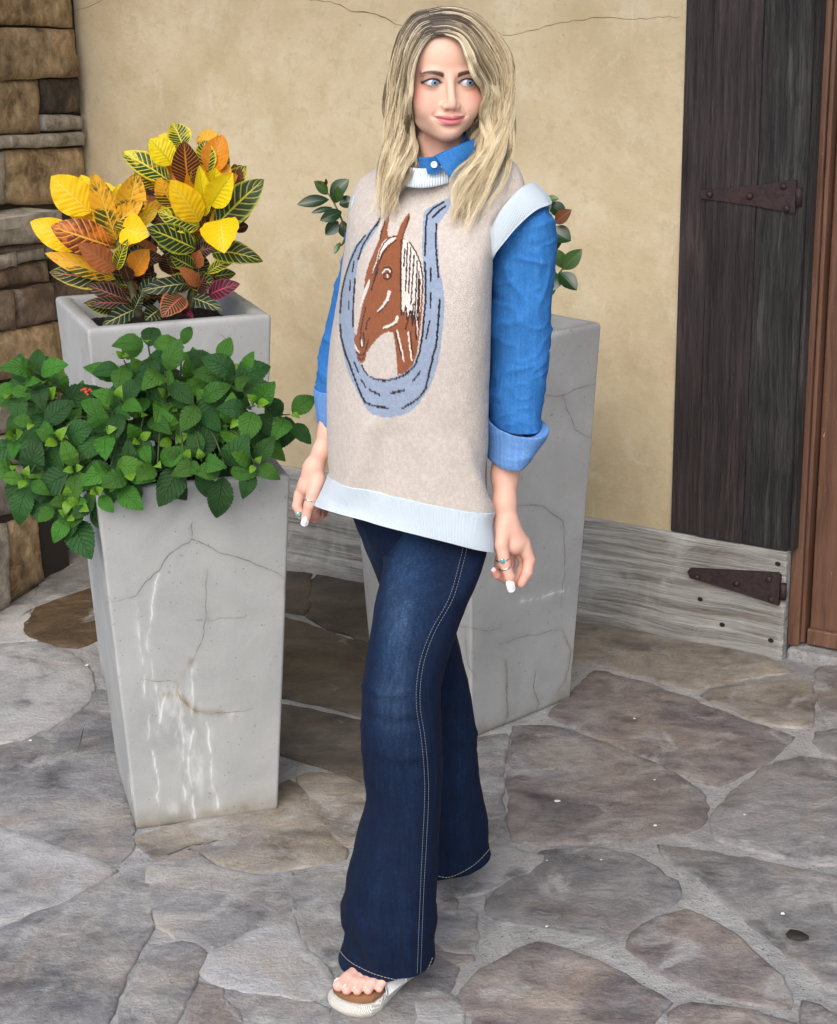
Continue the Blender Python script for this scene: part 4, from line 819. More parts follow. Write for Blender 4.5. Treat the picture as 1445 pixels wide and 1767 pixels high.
# --- glossy shrub in the right-hand planter
def gl_mat():
    b = NB('glossy_leaf'); uv = b.node('UVMap').outputs[0]; s = b.node('SeparateXYZ', {0: uv}); x = b.math('ABSOLUTE', b.math('SUBTRACT', s.outputs[0], .5))
    mr = b.rng(x, .015, .035, 1, 0); age = b.node('ObjectInfo').outputs['Color']; nz = b.noise(b.coord('Object'), 30, 3)
    c = b.mix(b.math('MULTIPLY', mr, .5), b.mix(b.rng(nz, .3, .7, 0, .5), age, b.mix(1, age, (.6, .65, .7), 'MULTIPLY')), (.14, .22, .06)); return b.done(c, .28)
GL = gl_mat()
shrub = empty('glossy_shrub', (.1244, 4.2233, .76)); tag(shrub, 'glossy dark green leaved shrub showing on both sides of the woman', 'plant')
DG, LG, RD = (.012, .045, .014), (.06, .13, .03), (.16, .05, .02)
GLV = [  # stalk end, tip, width, colour, forward
 ((568,344),(513,352),19,DG,0),((566,335),(543,312),17,LG,0),((570,340),(602,309),24,DG,.02),((580,350),(584,322),18,LG,-.02),((574,358),(537,367),9,DG,0),((590,365),(553,380),20,DG,-.02),((584,382),(562,405),20,DG,0),((592,380),(597,412),18,DG,.02),
 ((612,346),(585,352),20,DG,.03),((600,372),(624,385),22,DG,.02),((588,418),(577,438),9,LG,0),((561,322),(563,308),6,RD,0),((556,325),(549,312),5,RD,0),
 ((940,345),(965,342),12,LG,0),((945,352),(978,372),24,DG,.02),((958,385),(986,362),20,RD,-.02),((950,395),(986,415),28,DG,0),((962,430),(955,395),20,DG,.02),((970,462),(962,430),20,LG,.01),((972,465),(1004,430),24,LG,-.01),((965,470),(996,500),26,DG,-.03),((960,470),(947,503),26,DG,-.02),((958,480),(950,512),14,LG,0),
 ((930,420),(960,440),24,DG,.04),((925,380),(950,370),24,DG,.04),((640,400),(610,430),26,DG,.05),((630,350),(615,320),22,DG,.05)]
for k in range(26):                                              # the leaves that the woman hides
    x, y = R_.uniform(655, 900), R_.uniform(380, 520); GLV.append(((x, y), (x + R_.uniform(-32, 32), y + R_.uniform(-34, 14)), R_.uniform(18, 26), R_.choice([DG, DG, LG]), R_.uniform(.0, .1)))
for a, t, w, cc, dy in GLV:
    Y = 4.16 if a[0] < 700 else 4.08
    B, T = at(*a, Y + dy * .5), at(*t, Y + dy - .015); d = -ray(*a)
    V, F, UV = leaf_surface(B, T, w * Y / F_PX * 1.2, d / np.linalg.norm(d) + np.array([R_.uniform(-.4, .4), 0, R_.uniform(.1, .6)]), 7, 11, .2, .12, 0, 'elliptic', 1, .05)
    c = V.mean(0); o = mesh('leaf', V - c, F, GL, shrub, uv=UV, world=False); o.location = c - np.array(shrub.location); j = R_.uniform(.8, 1.2); o.color = (cc[0] * j, cc[1] * j, cc[2] * j, 1)
rt = np.array([.1244, 4.2233, .755])
for P in ([rt, at(640, 470, 4.17), at(600, 400, 4.16), at(578, 352, 4.16), at(558, 322, 4.16)], [rt, at(900, 500, 4.12), at(955, 480, 4.09), at(972, 462, 4.08), at(985, 440, 4.08)],
          [rt, at(910, 460, 4.12), at(945, 410, 4.1), at(942, 360, 4.09), at(950, 345, 4.09)], [at(600, 400, 4.16), at(592, 420, 4.16), at(585, 424, 4.16)], [rt, rt + np.array([0, .02, .2])]):
    P = crom(P, 14); V, F = tube(P, np.linspace(.004, .0014, 14), 6); mesh('stem', V, F, STEM, shrub)
# ------------------------------------------------------------------ distance-field bodies turned into one mesh (surface nets)
def cap(P, a, b, ra, rb):
    a = np.asarray(a, float); b = np.asarray(b, float); ab = b - a; t = np.clip(((P - a) @ ab) / (ab @ ab + 1e-12), 0, 1)
    return np.linalg.norm(P - a - t[..., None] * ab, axis=-1) - (ra + (rb - ra) * t)
def ell(P, c, r, rot=None):
    q = P - np.asarray(c, float)
    if rot is not None: q = q @ rot
    r = np.asarray(r, float); k0 = np.linalg.norm(q / r, axis=-1); k1 = np.linalg.norm(q / (r * r), axis=-1)
    return k0 * (k0 - 1) / (k1 + 1e-9)
def sph(P, c, r): return np.linalg.norm(P - np.asarray(c, float), axis=-1) - r
def smin(a, b, k):
    h = np.clip(.5 + .5 * (b - a) / k, 0, 1); return b + (a - b) * h - k * h * (1 - h)
def smax(a, b, k): return -smin(-a, -b, k)
def surface_net(f, lo, hi, h, blk=20):
    lo = np.asarray(lo, float); n = np.ceil((np.asarray(hi, float) - lo) / h).astype(int) + 1
    D = np.full(n, 1.0, np.float32)
    nb = [range(0, m, blk) for m in n]
    st = np.array([(i, j, k) for i in nb[0] for j in nb[1] for k in nb[2]])
    dc = f(lo + (st + blk / 2) * h); half = blk * h * .9
    for (i, j, k), d in zip(st, dc):
        e = np.minimum([i + blk, j + blk, k + blk], n)
        if abs(d) > half: D[i:e[0], j:e[1], k:e[2]] = np.sign(d); continue
        g = np.stack(np.meshgrid(np.arange(i, e[0]), np.arange(j, e[1]), np.arange(k, e[2]), indexing='ij'), -1)
        D[i:e[0], j:e[1], k:e[2]] = f(lo + g.reshape(-1, 3) * h).reshape(g.shape[:3])
    s = D < 0
    c = np.zeros(n - 1, np.uint8)
    for dx in (0, 1):
        for dy in (0, 1):
            for dz in (0, 1): c += s[dx:n[0] - 1 + dx, dy:n[1] - 1 + dy, dz:n[2] - 1 + dz]
    act = (c > 0) & (c < 8); idx = np.full(n - 1, -1, np.int64); I = np.argwhere(act); idx[act] = np.arange(len(I))
    acc = np.zeros((len(I), 3)); cnt = np.zeros(len(I))
    cor = [(0, 0, 0), (1, 0, 0), (0, 1, 0), (1, 1, 0), (0, 0, 1), (1, 0, 1), (0, 1, 1), (1, 1, 1)]
    for p in range(8):
        for q in range(p + 1, 8):
            a, b = np.array(cor[p]), np.array(cor[q])
            if abs(a - b).sum() != 1: continue
            da = D[I[:, 0] + a[0], I[:, 1] + a[1], I[:, 2] + a[2]]; db = D[I[:, 0] + b[0], I[:, 1] + b[1], I[:, 2] + b[2]]
            m = (da < 0) != (db < 0); t = np.where(m, da / (da - db + 1e-20), 0)
            acc[m] += (a + (b - a) * t[:, None])[m]; cnt[m] += 1
    V = lo + (I + acc / cnt[:, None]) * h; F = []
    for ax in range(3):
        a1, a2 = (ax + 1) % 3, (ax + 2) % 3
        sl0 = [slice(None)] * 3; sl1 = [slice(None)] * 3; sl0[ax] = slice(0, n[ax] - 1); sl1[ax] = slice(1, n[ax])
        ch = s[tuple(sl0)] != s[tuple(sl1)]; E = np.argwhere(ch)
        E = E[(E[:, a1] > 0) & (E[:, a2] > 0) & (E[:, a1] < n[a1] - 1) & (E[:, a2] < n[a2] - 1)]
        flip = s[E[:, 0], E[:, 1], E[:, 2]]
        def ix(d1, d2):
            e = E.copy(); e[:, a1] -= d1; e[:, a2] -= d2; return idx[e[:, 0], e[:, 1], e[:, 2]]
        q = np.stack([ix(1, 1), ix(0, 1), ix(0, 0), ix(1, 0)], -1); q[~flip] = q[~flip][:, ::-1]; F.append(q)
    F = np.concatenate(F); F = F[(F >= 0).all(1)]
    return V, F
def relax(V, F, it=2, w=.5):
    E = np.concatenate([F[:, [0, 1]], F[:, [1, 2]], F[:, [2, 3]], F[:, [3, 0]]])
    for _ in range(it):
        a = np.zeros_like(V); c = np.zeros(len(V))
        np.add.at(a, E[:, 0], V[E[:, 1]]); np.add.at(a, E[:, 1], V[E[:, 0]]); np.add.at(c, E[:, 0], 1); np.add.at(c, E[:, 1], 1)
        V = V + w * (a / c[:, None] - V)
    return V
# ------------------------------------------------------------------ the woman: head
person = empty('person', (-.0, 3.08, 0))
tag(person, 'woman in beige horse sweater vest, denim shirt and dark flared jeans holding the hem', 'person')
YH = 3.045                                                       # how far away the eyes are
EYE = at(777.5, 142.5, YH); MPP = .927e-3 / 8.03                 # metres to one unit of the face drawing
yaw, roll, pit = math.radians(11), math.radians(1.5), math.radians(3)
HF = np.array([math.sin(yaw) * math.cos(pit), -math.cos(yaw) * math.cos(pit), math.sin(pit)])     # where the face points
HR = np.array([math.cos(yaw), math.sin(yaw), 0]); HU = np.cross(HR, -HF) * -1
HU = np.cross(HF, HR) * -1
if HU[2] < 0: HU = -HU
HR, HU = HR * math.cos(roll) - HU * math.sin(roll) * 1, HU * math.cos(roll) + HR * math.sin(roll)
HC = EYE - HF * .078                                             # head axes: x to the picture's right, y out of the face, z up, in mm from here
def h2w(q): q = np.asarray(q, float) / 1000; return HC + q[..., 0:1] * HR + q[..., 1:2] * HF + q[..., 2:3] * HU
def w2h(P): d = np.asarray(P, float) - HC; return np.stack([d @ HR, d @ HF, d @ HU], -1) * 1000
EX, EZ = 28.5, 0.0
def lid_shape(x, z, s):
    """signed almond: negative inside the opening of the eye"""
    X = x - s * EX; X = X * s                                       # + towards the temple
    up = 5.4 - .0275 * (X + 1.0) ** 2 + .035 * X; lo = -4.6 + .023 * (X - .5) ** 2 + .075 * X
    return np.maximum(z - up, lo - z)
def head_sdf(P):
    x, y, z = P[..., 0], P[..., 1], P[..., 2]; ax = np.abs(x); Q = np.stack([ax, y, z], -1)
    d = ell(P, (0, -12, 44), (71, 90, 70))
    d = smin(d, ell(P, (0, 22, 36), (61, 59, 58)), 20)              # forehead
    d = smin(d, ell(P, (0, 24, -14), (58, 53, 61)), 16)             # mid face
    d = smin(d, ell(P, (0, 32, -52), (48.5, 44, 36)), 18)           # jaw
    d = smin(d, ell(P, (0, 60, -76), (20.5, 22, 17)), 17)             # chin
    d = smin(d, ell(Q, (35, 50, -27), (23, 24, 21)), 16)            # cheeks
    d = smin(d, ell(Q, (32, 58, -40), (14, 14, 13)), 16)            # smiling apples
    d = smin(d, ell(P, (0, 66, -56), (29, 17, 19)), 12)             # mouth mound
    d = smax(d, -ell(Q, (27, 96, 0), (22, 19, 13)), 12)             # sockets
    d = smin(d, ell(Q, (27, 72, 15), (19, 8, 5)), 12)               # brow
    d = smin(d, sph(Q, (EX, 66.5, EZ), 13.6), 5)                    # eyeball under the lids
    n = cap(P, (0, 77, 12), (0, 89.5, -27), 5.4, 7.0)                 # nose
    n = smin(n, sph(P, (0, 91, -34), 7.5), 6); n = smin(n, ell(Q, (9.6, 84, -36.5), (5.4, 8.5, 5.5)), 5)
    d = smin(d, n, 8.5)
    d = smax(d, -ell(Q, (6.0, 90, -43.8), (2.6, 5.0, 1.6)), 2.2)    # nostrils
    lw = np.clip(1 - (ax / 25.5) ** 2, 0, 1)
    zc = -57.4 + .0085 * ax * ax * (ax < 40) * .9                    # closed line of the lips, corners lifted
    yl = 87.0 - .0165 * ax * ax
    upl = np.sqrt((z - (zc + 3.3)) ** 2 * 1.15 + (y - yl + 1.6) ** 2) - (4.6 * lw ** .6 + .1)
    lol = np.sqrt((z - (zc - 4.4)) ** 2 * .9 + (y - yl + 2.6) ** 2) - (6.2 * lw ** .75 + .1)
    lips = np.minimum(np.where(ax < 26, upl, 9), np.where(ax < 26, lol, 9))
    d = smin(d, lips, 3.2)
    crease = np.sqrt((z - zc) ** 2 + ((y - yl - 2.5) * .45) ** 2) - 1.0
    d = smax(d, -np.where(ax < 27, crease, 9), 1.6)
    d = smax(d, -ell(P, (0, 91, -48), (2.6, 3.2, 6)), 3)            # philtrum
    d = smax(d, -ell(P, (0, 86, -70.5), (13, 5.5, 3)), 6)          # under the lower lip
    d = smax(d, -cap(Q, (18, 81, -41), (25, 75, -51), .6, .3), 9)
    op = np.where(x > 0, lid_shape(x, z, 1), lid_shape(x, z, -1)); op = np.where(np.abs(ax - EX) < 17, op, 9)
    op = np.maximum(op, 70 - y)
    d = smax(d, -op, .9)
    nk = cap(P, (2, -20, -45), (6, -30, -135), 40, 40); nk = smin(nk, cap(P, (6, -34, -125), (6, -44, -185), 40, 58), 20)
    nk = smin(nk, cap(P, (-30, 2, -90), (-8, 6, -150), 7, 6), 14); nk = smin(nk, cap(P, (34, 2, -90), (14, 8, -150), 7, 6), 14)
    d = smin(d, nk, 14)
    d = smax(d, P[..., 2] * -1 - 175, 2)
    return d
V, F = surface_net(lambda P: head_sdf(np.asarray(P)), (-84, -112, -180), (84, 112, 124), 1.35)
V = relax(V, F, 1, .4); F_HEAD = F
def face_colour(V):
    x, y, z = V.T; ax = np.abs(x); n = len(V)
    skin = np.array(srgb(222, 180, 160)); c = np.tile(skin, (n, 1))
    c *= (1 + .035 * vnoise(V, .09, 2, 3))[:, None]
    def blend(m, col): c[:] = c * (1 - m[:, None]) + np.array(col) * m[:, None]
    front = np.clip((y - 25) / 25, 0, 1)
    blend(.42 * np.exp(-((ax - 46) / 19) ** 2 - ((z + 19 + (ax - 44) * -.25) / 15) ** 2) * np.clip((y - 5) / 25, 0, 1), srgb(222, 116, 104))   # blusher
    blend(.22 * np.exp(-(ax / 9) ** 2 - ((z + 36) / 9) ** 2), srgb(226, 150, 140))
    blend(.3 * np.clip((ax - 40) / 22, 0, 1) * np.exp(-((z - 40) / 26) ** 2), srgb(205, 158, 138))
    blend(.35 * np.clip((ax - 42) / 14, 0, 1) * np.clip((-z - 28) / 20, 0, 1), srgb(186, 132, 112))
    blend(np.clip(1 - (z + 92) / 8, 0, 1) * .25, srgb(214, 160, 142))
    op = np.where(x > 0, lid_shape(x, z, 1), lid_shape(x, z, -1)); near = np.where((np.abs(ax - EX) < 19) & (y > 58), op, 50)
    X = (ax - EX)
    blend(.30 * np.exp(-((z - 9) / 4.5) ** 2 - (X / 15) ** 2) * front, srgb(176, 128, 118))                                # lid shadow make-up
    blend(np.clip(1 - np.abs(near - .7) / 3.4, 0, 1) * np.where(z > lid_mid(X), .95, .55 + .35 * (X > 2)) , srgb(30, 22, 30))      # lash line
    blend(.4 * np.exp(-((near - 4.6) / .9) ** 2) * (z > 2), srgb(120, 78, 70))  # crease of the upper lid painted in as a line of shade
    wing = np.clip(1 - np.hypot((X - 14) / 4., (z - 1.2 - (X - 14) * .3) / 1.5), 0, 1); blend(wing * .8, srgb(50, 36, 40))
    zb = 14.7 + .135 * (X + 10) - .0105 * (X + 2) ** 2                                                                      # brows
    t = np.clip((X + 17) / 34, 0, 1); th = 3.9 * (1 - .62 * t ** 1.5); mb = np.clip(1.35 - np.abs(z - zb) / th, 0, 1) * np.clip((X + 18.5) / 3, 0, 1) * np.clip((19 - X) / 5, 0, 1) * (y > 40)
    blend(np.clip(mb * 1.5, 0, 1) * (.95 + .05 * vnoise(V * np.array([1, 1, 2.5]), .8, 4, 2)), srgb(62, 42, 38))
    lw = np.clip(1 - (ax / 25) ** 2, 0, 1); zc = -57.4 + .00765 * ax * ax
    ul = np.clip((zc + 1. + 6.3 * lw ** .8 - 1.6 * np.exp(-(ax / 3.5) ** 2) - z) / 1.1, 0, 1) * (z > zc); ll = np.clip((z - (zc - 10.2 * lw ** .8)) / 1.3, 0, 1) * (z <= zc)
    m = (ul + ll) * (ax < 25.5) * (y > 62); blend(np.clip(m, 0, 1) * .92, srgb(196, 108, 118)); blend(np.clip(m, 0, 1) * (z > zc) * .3, srgb(158, 78, 88))
    blend(np.exp(-((z - zc) / 1.1) ** 2) * (ax < 26.5) * (y > 62) * .75, srgb(120, 58, 62))
    nost = np.exp(-((ax - 6) / 3.) ** 2 - ((z + 43) / 2.2) ** 2) * (y > 82); blend(nost * .5, srgb(120, 66, 58))  # shade inside the nostrils painted into the skin colour
    hairline = np.clip((np.hypot(x / 62, (z - 14) / 60) - .93) / .12, 0, 1) * (z > 0); blend(hairline * .8, srgb(150, 122, 96))
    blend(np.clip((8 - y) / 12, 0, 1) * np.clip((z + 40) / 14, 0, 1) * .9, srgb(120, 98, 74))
    return np.clip(c, 0, 1)
def lid_mid(X): return .5 + .05 * X
HV = h2w(V); HCOL = face_colour(V)
def skin_mat():
    b = NB('skin'); c = b.attr('Col')[0]; n = b.noise(b.coord('Object'), 900, 3, .6); n2 = b.noise(b.coord('Object'), 220, 3, .6)
    c = b.mix(b.rng(n2, .4, .7, 0, .10), c, b.mix(1, c, (.9, .78, .74), 'MULTIPLY'))
    m = b.done(c, .48, b.bump(n, .12, .0008)); b.b.inputs['Subsurface Weight'].default_value = .12
    b.b.inputs['Subsurface Radius'].default_value = (.010, .0035, .002); b.b.inputs['Subsurface Scale'].default_value = .6; b.b.inputs['Specular IOR Level'].default_value = .4; return m
SKIN = skin_mat()
# eyes
def eye_ball(s):
    nu, nv = 64, 48; th = np.linspace(0, np.pi, nv); ph = np.linspace(0, 2 * np.pi, nu, endpoint=False); T, Pp = np.meshgrid(th, ph, indexing='ij')
    g = math.radians(17); u = math.radians(-1.5); ax = np.array([math.sin(g), math.cos(g) * math.cos(u), math.sin(u)])
    e1 = np.cross(ax, [0, 0, 1]); e1 /= np.linalg.norm(e1); e2 = np.cross(e1, ax)
    D = np.cos(T)[..., None] * ax + np.sin(T)[..., None] * (np.cos(Pp)[..., None] * e1 + np.sin(Pp)[..., None] * e2); D = D.reshape(-1, 3); a = T.ravel()
    # finer rows round the iris
    a = np.where(a < 1.6, a * .62, a); D = np.cos(a)[:, None] * ax + np.sin(a)[:, None] * ((np.cos(Pp)[..., None] * e1 + np.sin(Pp)[..., None] * e2).reshape(-1, 3))
    r = 12.4 + np.clip(1 - a / .55, 0, 1) * .5; V = np.array([s * EX, 66.5, EZ]) + D * r[:, None]
    c = np.tile(np.array(srgb(192, 190, 194)), (len(V), 1)); ir = .505; pu = .2
    def bl(m, col): c[:] = c * (1 - m[:, None]) + np.array(col) * m[:, None]
    st = vnoise(np.c_[np.cos(Pp.ravel()) * 6, np.sin(Pp.ravel()) * 6, a * 2], 1.5, 3, 2)
    bl(np.clip((ir - a) / .03, 0, 1), srgb(104, 132, 156)); bl(np.clip((ir - a) / .03, 0, 1) * np.clip((a - .36) / .12, 0, 1) * .75, srgb(42, 60, 86))
    bl(np.clip((ir - .04 - a) / .05, 0, 1) * np.clip(.3 + st, 0, .7), srgb(150, 182, 200)); bl(np.clip((pu - a) / .03, 0, 1), (.006, .006, .008))
    up = np.clip((D[:, 2] - .22) / .25, 0, 1); 
    return V, grid_faces(nu, nv, True), c
b = NB('eye'); EYEM = b.done(b.attr('Col')[0], .12); b.b.inputs['Coat Weight'].default_value = .6; b.b.inputs['Coat Roughness'].default_value = .03
for s in (-1, 1):
    v, f, c = eye_ball(s); mesh('eye', h2w(v), f, EYEM, person, col=c)
LASH = NB('lashes').done((.012, .009, .01), .6); parts = []
for s in (-1, 1):
    for k in range(44):
        X = -11 + 26.5 * k / 43; x = s * (EX + X); z = 5.4 - .0275 * (X + 1.0) ** 2 + .035 * X
        y = 66.5 + math.sqrt(max(1., 13.9**2 - (x - s * EX) ** 2 - z * z)); L = 3.4 + 3.0 * max(0, X) / 14
        dx = s * (.1 + .05 * X); d = np.array([dx, 1.0, .55]); d /= np.linalg.norm(d); d2 = d + np.array([dx * .3, -.35, .9])
        p0_ = np.array([x, y - .4, z]); p = h2w(np.array([p0_, p0_ + d * L * .5, p0_ + d * L * .5 + d2 / np.linalg.norm(d2) * L * .5]))
        v, f = tube(p, [.00042, .0003, .00008], 4); parts.append((v, f))
V_, F_ = join(parts); mesh('eyelashes', V_, F_, LASH, person)
# ------------------------------------------------------------------ cloth built from rings between two picture edges
def ring_loft(rows, nv, nu, sq=2.0, open_arc=None, th0=0.0):
    """rows: (xl, yl, Yl, xr, yr, Yr, front, back, front_drop) - left and right edge in the picture with their distances,
    then how far the ring bulges to the front and back (m) and how much lower its front lies"""
    R = crom(np.array(rows, float), nv)
    if open_arc is not None:                                        # equal steps along the girth, several times finer on the front
        q = np.linspace(0, 2 * np.pi, 6001); cx_, sx_ = np.cos(q), np.sin(q); cx_ = np.sign(cx_) * np.abs(cx_) ** (2 / sq); sx_ = np.sign(sx_) * np.abs(sx_) ** (2 / sq) * .75
        L = np.hypot(np.diff(cx_), np.diff(sx_)) * np.where(sx_[1:] > -.1, open_arc / (1 - open_arc), 1.); L = np.r_[0, np.cumsum(L)]; th = np.interp(np.linspace(0, L[-1], nu, endpoint=False), L, q)
    else: th = np.linspace(0, 2 * np.pi, nu, endpoint=False)
    ct, s_ = np.cos(th), np.sin(th); ct = np.sign(ct) * np.abs(ct) ** (2 / sq); s_ = np.sign(s_) * np.abs(s_) ** (2 / sq)
    V = []
    for r in R:
        L, Rr = at(r[0], r[1], r[2]), at(r[3], r[4], r[5]); C = (L + Rr) / 2; A = (Rr - L) / 2; d = ray((r[0] + r[3]) / 2, (r[1] + r[4]) / 2); d = d / np.linalg.norm(d); d = np.array([d[0], d[1], 0])
        f = -d * r[6] + np.array([0, 0, -r[8]]); b_ = d * r[7] + np.array([0, 0, r[8] * .5])
        V.append(C + ct[:, None] * A + np.where(s_ > 0, s_, 0)[:, None] * f + np.where(s_ < 0, -s_, 0)[:, None] * b_)
    return np.array(V)                                              # (nv, nu, 3)
def normals_grid(G, wrap=True):
    du = np.roll(G, -1, 1) - np.roll(G, 1, 1) if wrap else np.gradient(G, axis=1); dv = np.gradient(G, axis=0)
    n = np.cross(du, dv); n /= np.linalg.norm(n, axis=-1, keepdims=True) + 1e-12; return n
def outward(G, n):
    c = G.mean(1, keepdims=True); s = np.sign(((G - c) * n).sum()); return n * s
def cloth(name, G, mat, parent, wrap=True, thick=.0025, col=None, extra=None):
    nv, nu = G.shape[:2]; V = G.reshape(-1, 3); F = grid_faces(nu, nv, wrap)
    if thick == 0: return mesh(name, V, F, mat, parent, col=col, uv=np.stack([np.tile(np.arange(nu) / nu, nv), np.repeat(np.arange(nv) / (nv - 1), nu)], 1))
    n = outward(G, normals_grid(G, wrap)).reshape(-1, 3)
    V2 = V - n * thick; m = len(V); Fi = F[:, ::-1] + m; Fr = []
    for r in (0, nv - 1):
        for j in range(nu if wrap else nu - 1):
            a, b = r * nu + j, r * nu + (j + 1) % nu; Fr.append([a, b, b + m, a + m])
    if not wrap:
        for k in range(nv - 1):
            for c in (0, nu - 1): a, b = k * nu + c, (k + 1) * nu + c; Fr.append([a, b, b + m, a + m])
    Fa = np.concatenate([F, Fi, np.array(Fr)]); cc = None if col is None else np.concatenate([col, col])
    nu_ = np.tile(np.arange(nu) / nu, nv); nv_ = np.repeat(np.arange(nv) / (nv - 1), nu); uv = np.stack([nu_, nv_], 1)
    return mesh(name, np.concatenate([V, V2]), Fa, mat, parent, col=cc, uv=np.concatenate([uv, uv]))
def heather():
    b = NB('heathered_knit'); v = b.coord('Object'); c = b.attr('Col')[0]
    n1 = b.noise(b.coord('Object', (1, 1, .8)), 150, 5, .75); n2 = b.noise(v, 420, 3, .65); n0 = b.noise(v, 26, 4, .6)
    c = b.mix(b.rng(n1, .45, .58, 0, .8), c, b.mix(1, c, (1.17, 1.17, 1.17), 'MULTIPLY')); c = b.mix(b.rng(n2, .48, .60, 0, .5), c, b.mix(1, c, (.8, .79, .77), 'MULTIPLY'))
    c = b.mix(b.rng(n0, .4, .65, 0, .3), c, b.mix(1, c, (.9, .88, .86), 'MULTIPLY'))
    w = b.wave(b.coord('Object', (1, 1, 1), (0, .8, 0)), 170, .6, 1, 2, d='X'); w2 = b.noise(v, 500, 2, .5)
    return b.done(c, .92, b.bump(b.math('ADD', b.math('MULTIPLY', w, .7), w2), .7, .002), Sheen_Weight=.08)
def rib_mat():
    b = NB('pale_blue_rib'); uv = b.node('UVMap').outputs[0]; u = b.node('SeparateXYZ', {0: uv}).outputs[0]
    t = b.math('ABSOLUTE', b.math('SUBTRACT', b.math('FRACT', b.math('MULTIPLY', u, b.node('Attribute', attribute_name='ribs', attribute_type='OBJECT').outputs['Fac'])), .5))
    c = b.mix(b.rng(t, .02, .22, 0, 1), (.56, .67, .78), (.66, .76, .85)); n = b.noise(b.coord('Object'), 300, 3)
    return b.done(c, .9, b.bump(b.math('ADD', b.rng(t, 0, .3, 0, 1), b.math('MULTIPLY', n, .3)), .7, .002), Sheen_Weight=.2)
KNIT, RIB = heather(), rib_mat()
def denim(name, c0, c1, c2, weave=900, rough=.85):
    b = NB(name); v = b.coord('Object'); a = b.attr('Col')[0]
    n = b.noise(b.coord('Object', (1, 1, .16)), weave, 4, .65); n2 = b.noise(b.coord('Object', (.25, .25, 1)), weave * .7, 3, .6); n0 = b.noise(v, 9, 4, .6)
    slub = b.noise(b.coord('Object', (1, 1, .06)), 190, 4, .7)
    f = b.math('ADD', b.math('ADD', b.math('MULTIPLY', n, .4), b.math('MULTIPLY', n2, .25)), b.math('MULTIPLY', slub, .35))
    c = b.ramp(f, [(.36, c0), (.5, c1), (.64, c2)]); c = b.mix(b.rng(n0, .35, .65, 0, .3), c, b.mix(1, c, (.78, .8, .84), 'MULTIPLY')); c = b.mix(1, c, a, 'MULTIPLY')
    return b.done(c, rough, b.bump(f, .3, .0012), Specular_IOR_Level=.22)
JEAN = denim('dark_denim', (.0006, .004, .017), (.0012, .0075, .030), (.0035, .017, .055))
SHIRT = denim('chambray', (.018, .12, .36), (.03, .165, .46), (.06, .23, .54), 1000)
CUFFM = denim('chambray_inside', (.08, .2, .5), (.125, .28, .6), (.2, .37, .68), 1100)
def folds(G, spec, seed=0):
    """push a cloth grid in and out along its own normals; spec: list of (scale xyz, amount)"""
    n = outward(G, normals_grid(G)); P = G.reshape(-1, 3); d = np.zeros(len(P))
    for k, (sc, am) in enumerate(spec): 
        q = vnoise(P * np.array(sc), 1, seed + k, 2); d += am * (1 - 2 * np.abs(q)) if am < 0 else am * q
    return G + n * d.reshape(G.shape[:2])[..., None]

# --- jeans: two flared legs meeting under the vest
TL = [(690,840,3.13, 838,850,3.06,.07,.08,.0),(680,880,3.11, 842,890,3.04,.075,.085,0),(672,925,3.09, 845,930,3.02,.085,.09,0),(664,960,3.07, 840,962,3.0,.09,.09,0),(655,1003,3.04, 825,1005,2.98,.095,.09,0),
      (645,1050,3.02, 804,1050,2.97,.09,.085,0),(637,1100,3.0, 784,1098,2.955,.08,.08,0),(629,1160,2.98, 764,1160,2.945,.075,.075,0),(627,1200,2.97, 759,1200,2.94,.073,.073,0),(623,1255,2.965, 761,1255,2.935,.073,.075,0),
      (629,1330,2.965, 764,1325,2.935,.075,.08,0),(631,1385,2.965, 761,1382,2.935,.078,.085,0),(616,1442,2.965, 759,1440,2.935,.085,.095,0),(598,1515,2.96, 757,1505,2.93,.095,.105,.0),(589,1575,2.96, 754,1560,2.93,.10,.11,0),
      (592,1622,2.96, 752,1612,2.93,.10,.115,.0),(584,1654,2.96, 752,1643,2.935,.101,.12,.003)]
TR = [(612,840,3.18, 740,850,3.14,.07,.08,0),(608,880,3.18, 735,880,3.14,.075,.09,0),(614,905,3.17, 742,905,3.13,.085,.095,0),(634,953,3.18, 757,953,3.14,.088,.09,0),(655,1003,3.19, 770,1003,3.15,.085,.088,0),
      (676,1080,3.2, 787,1080,3.165,.078,.08,0),(688,1150,3.21, 801,1150,3.18,.072,.075,0),(694,1206,3.22, 814,1206,3.19,.07,.072,0),(697,1277,3.235, 824,1277,3.2,.072,.076,0),(697,1357,3.25, 831,1355,3.215,.078,.085,0),
      (694,1432,3.265, 841,1425,3.23,.085,.095,0),(690,1495,3.275, 847,1472,3.24,.09,.1,.0)]
jeans = empty('jeans', (0, 3.05, .8), person)
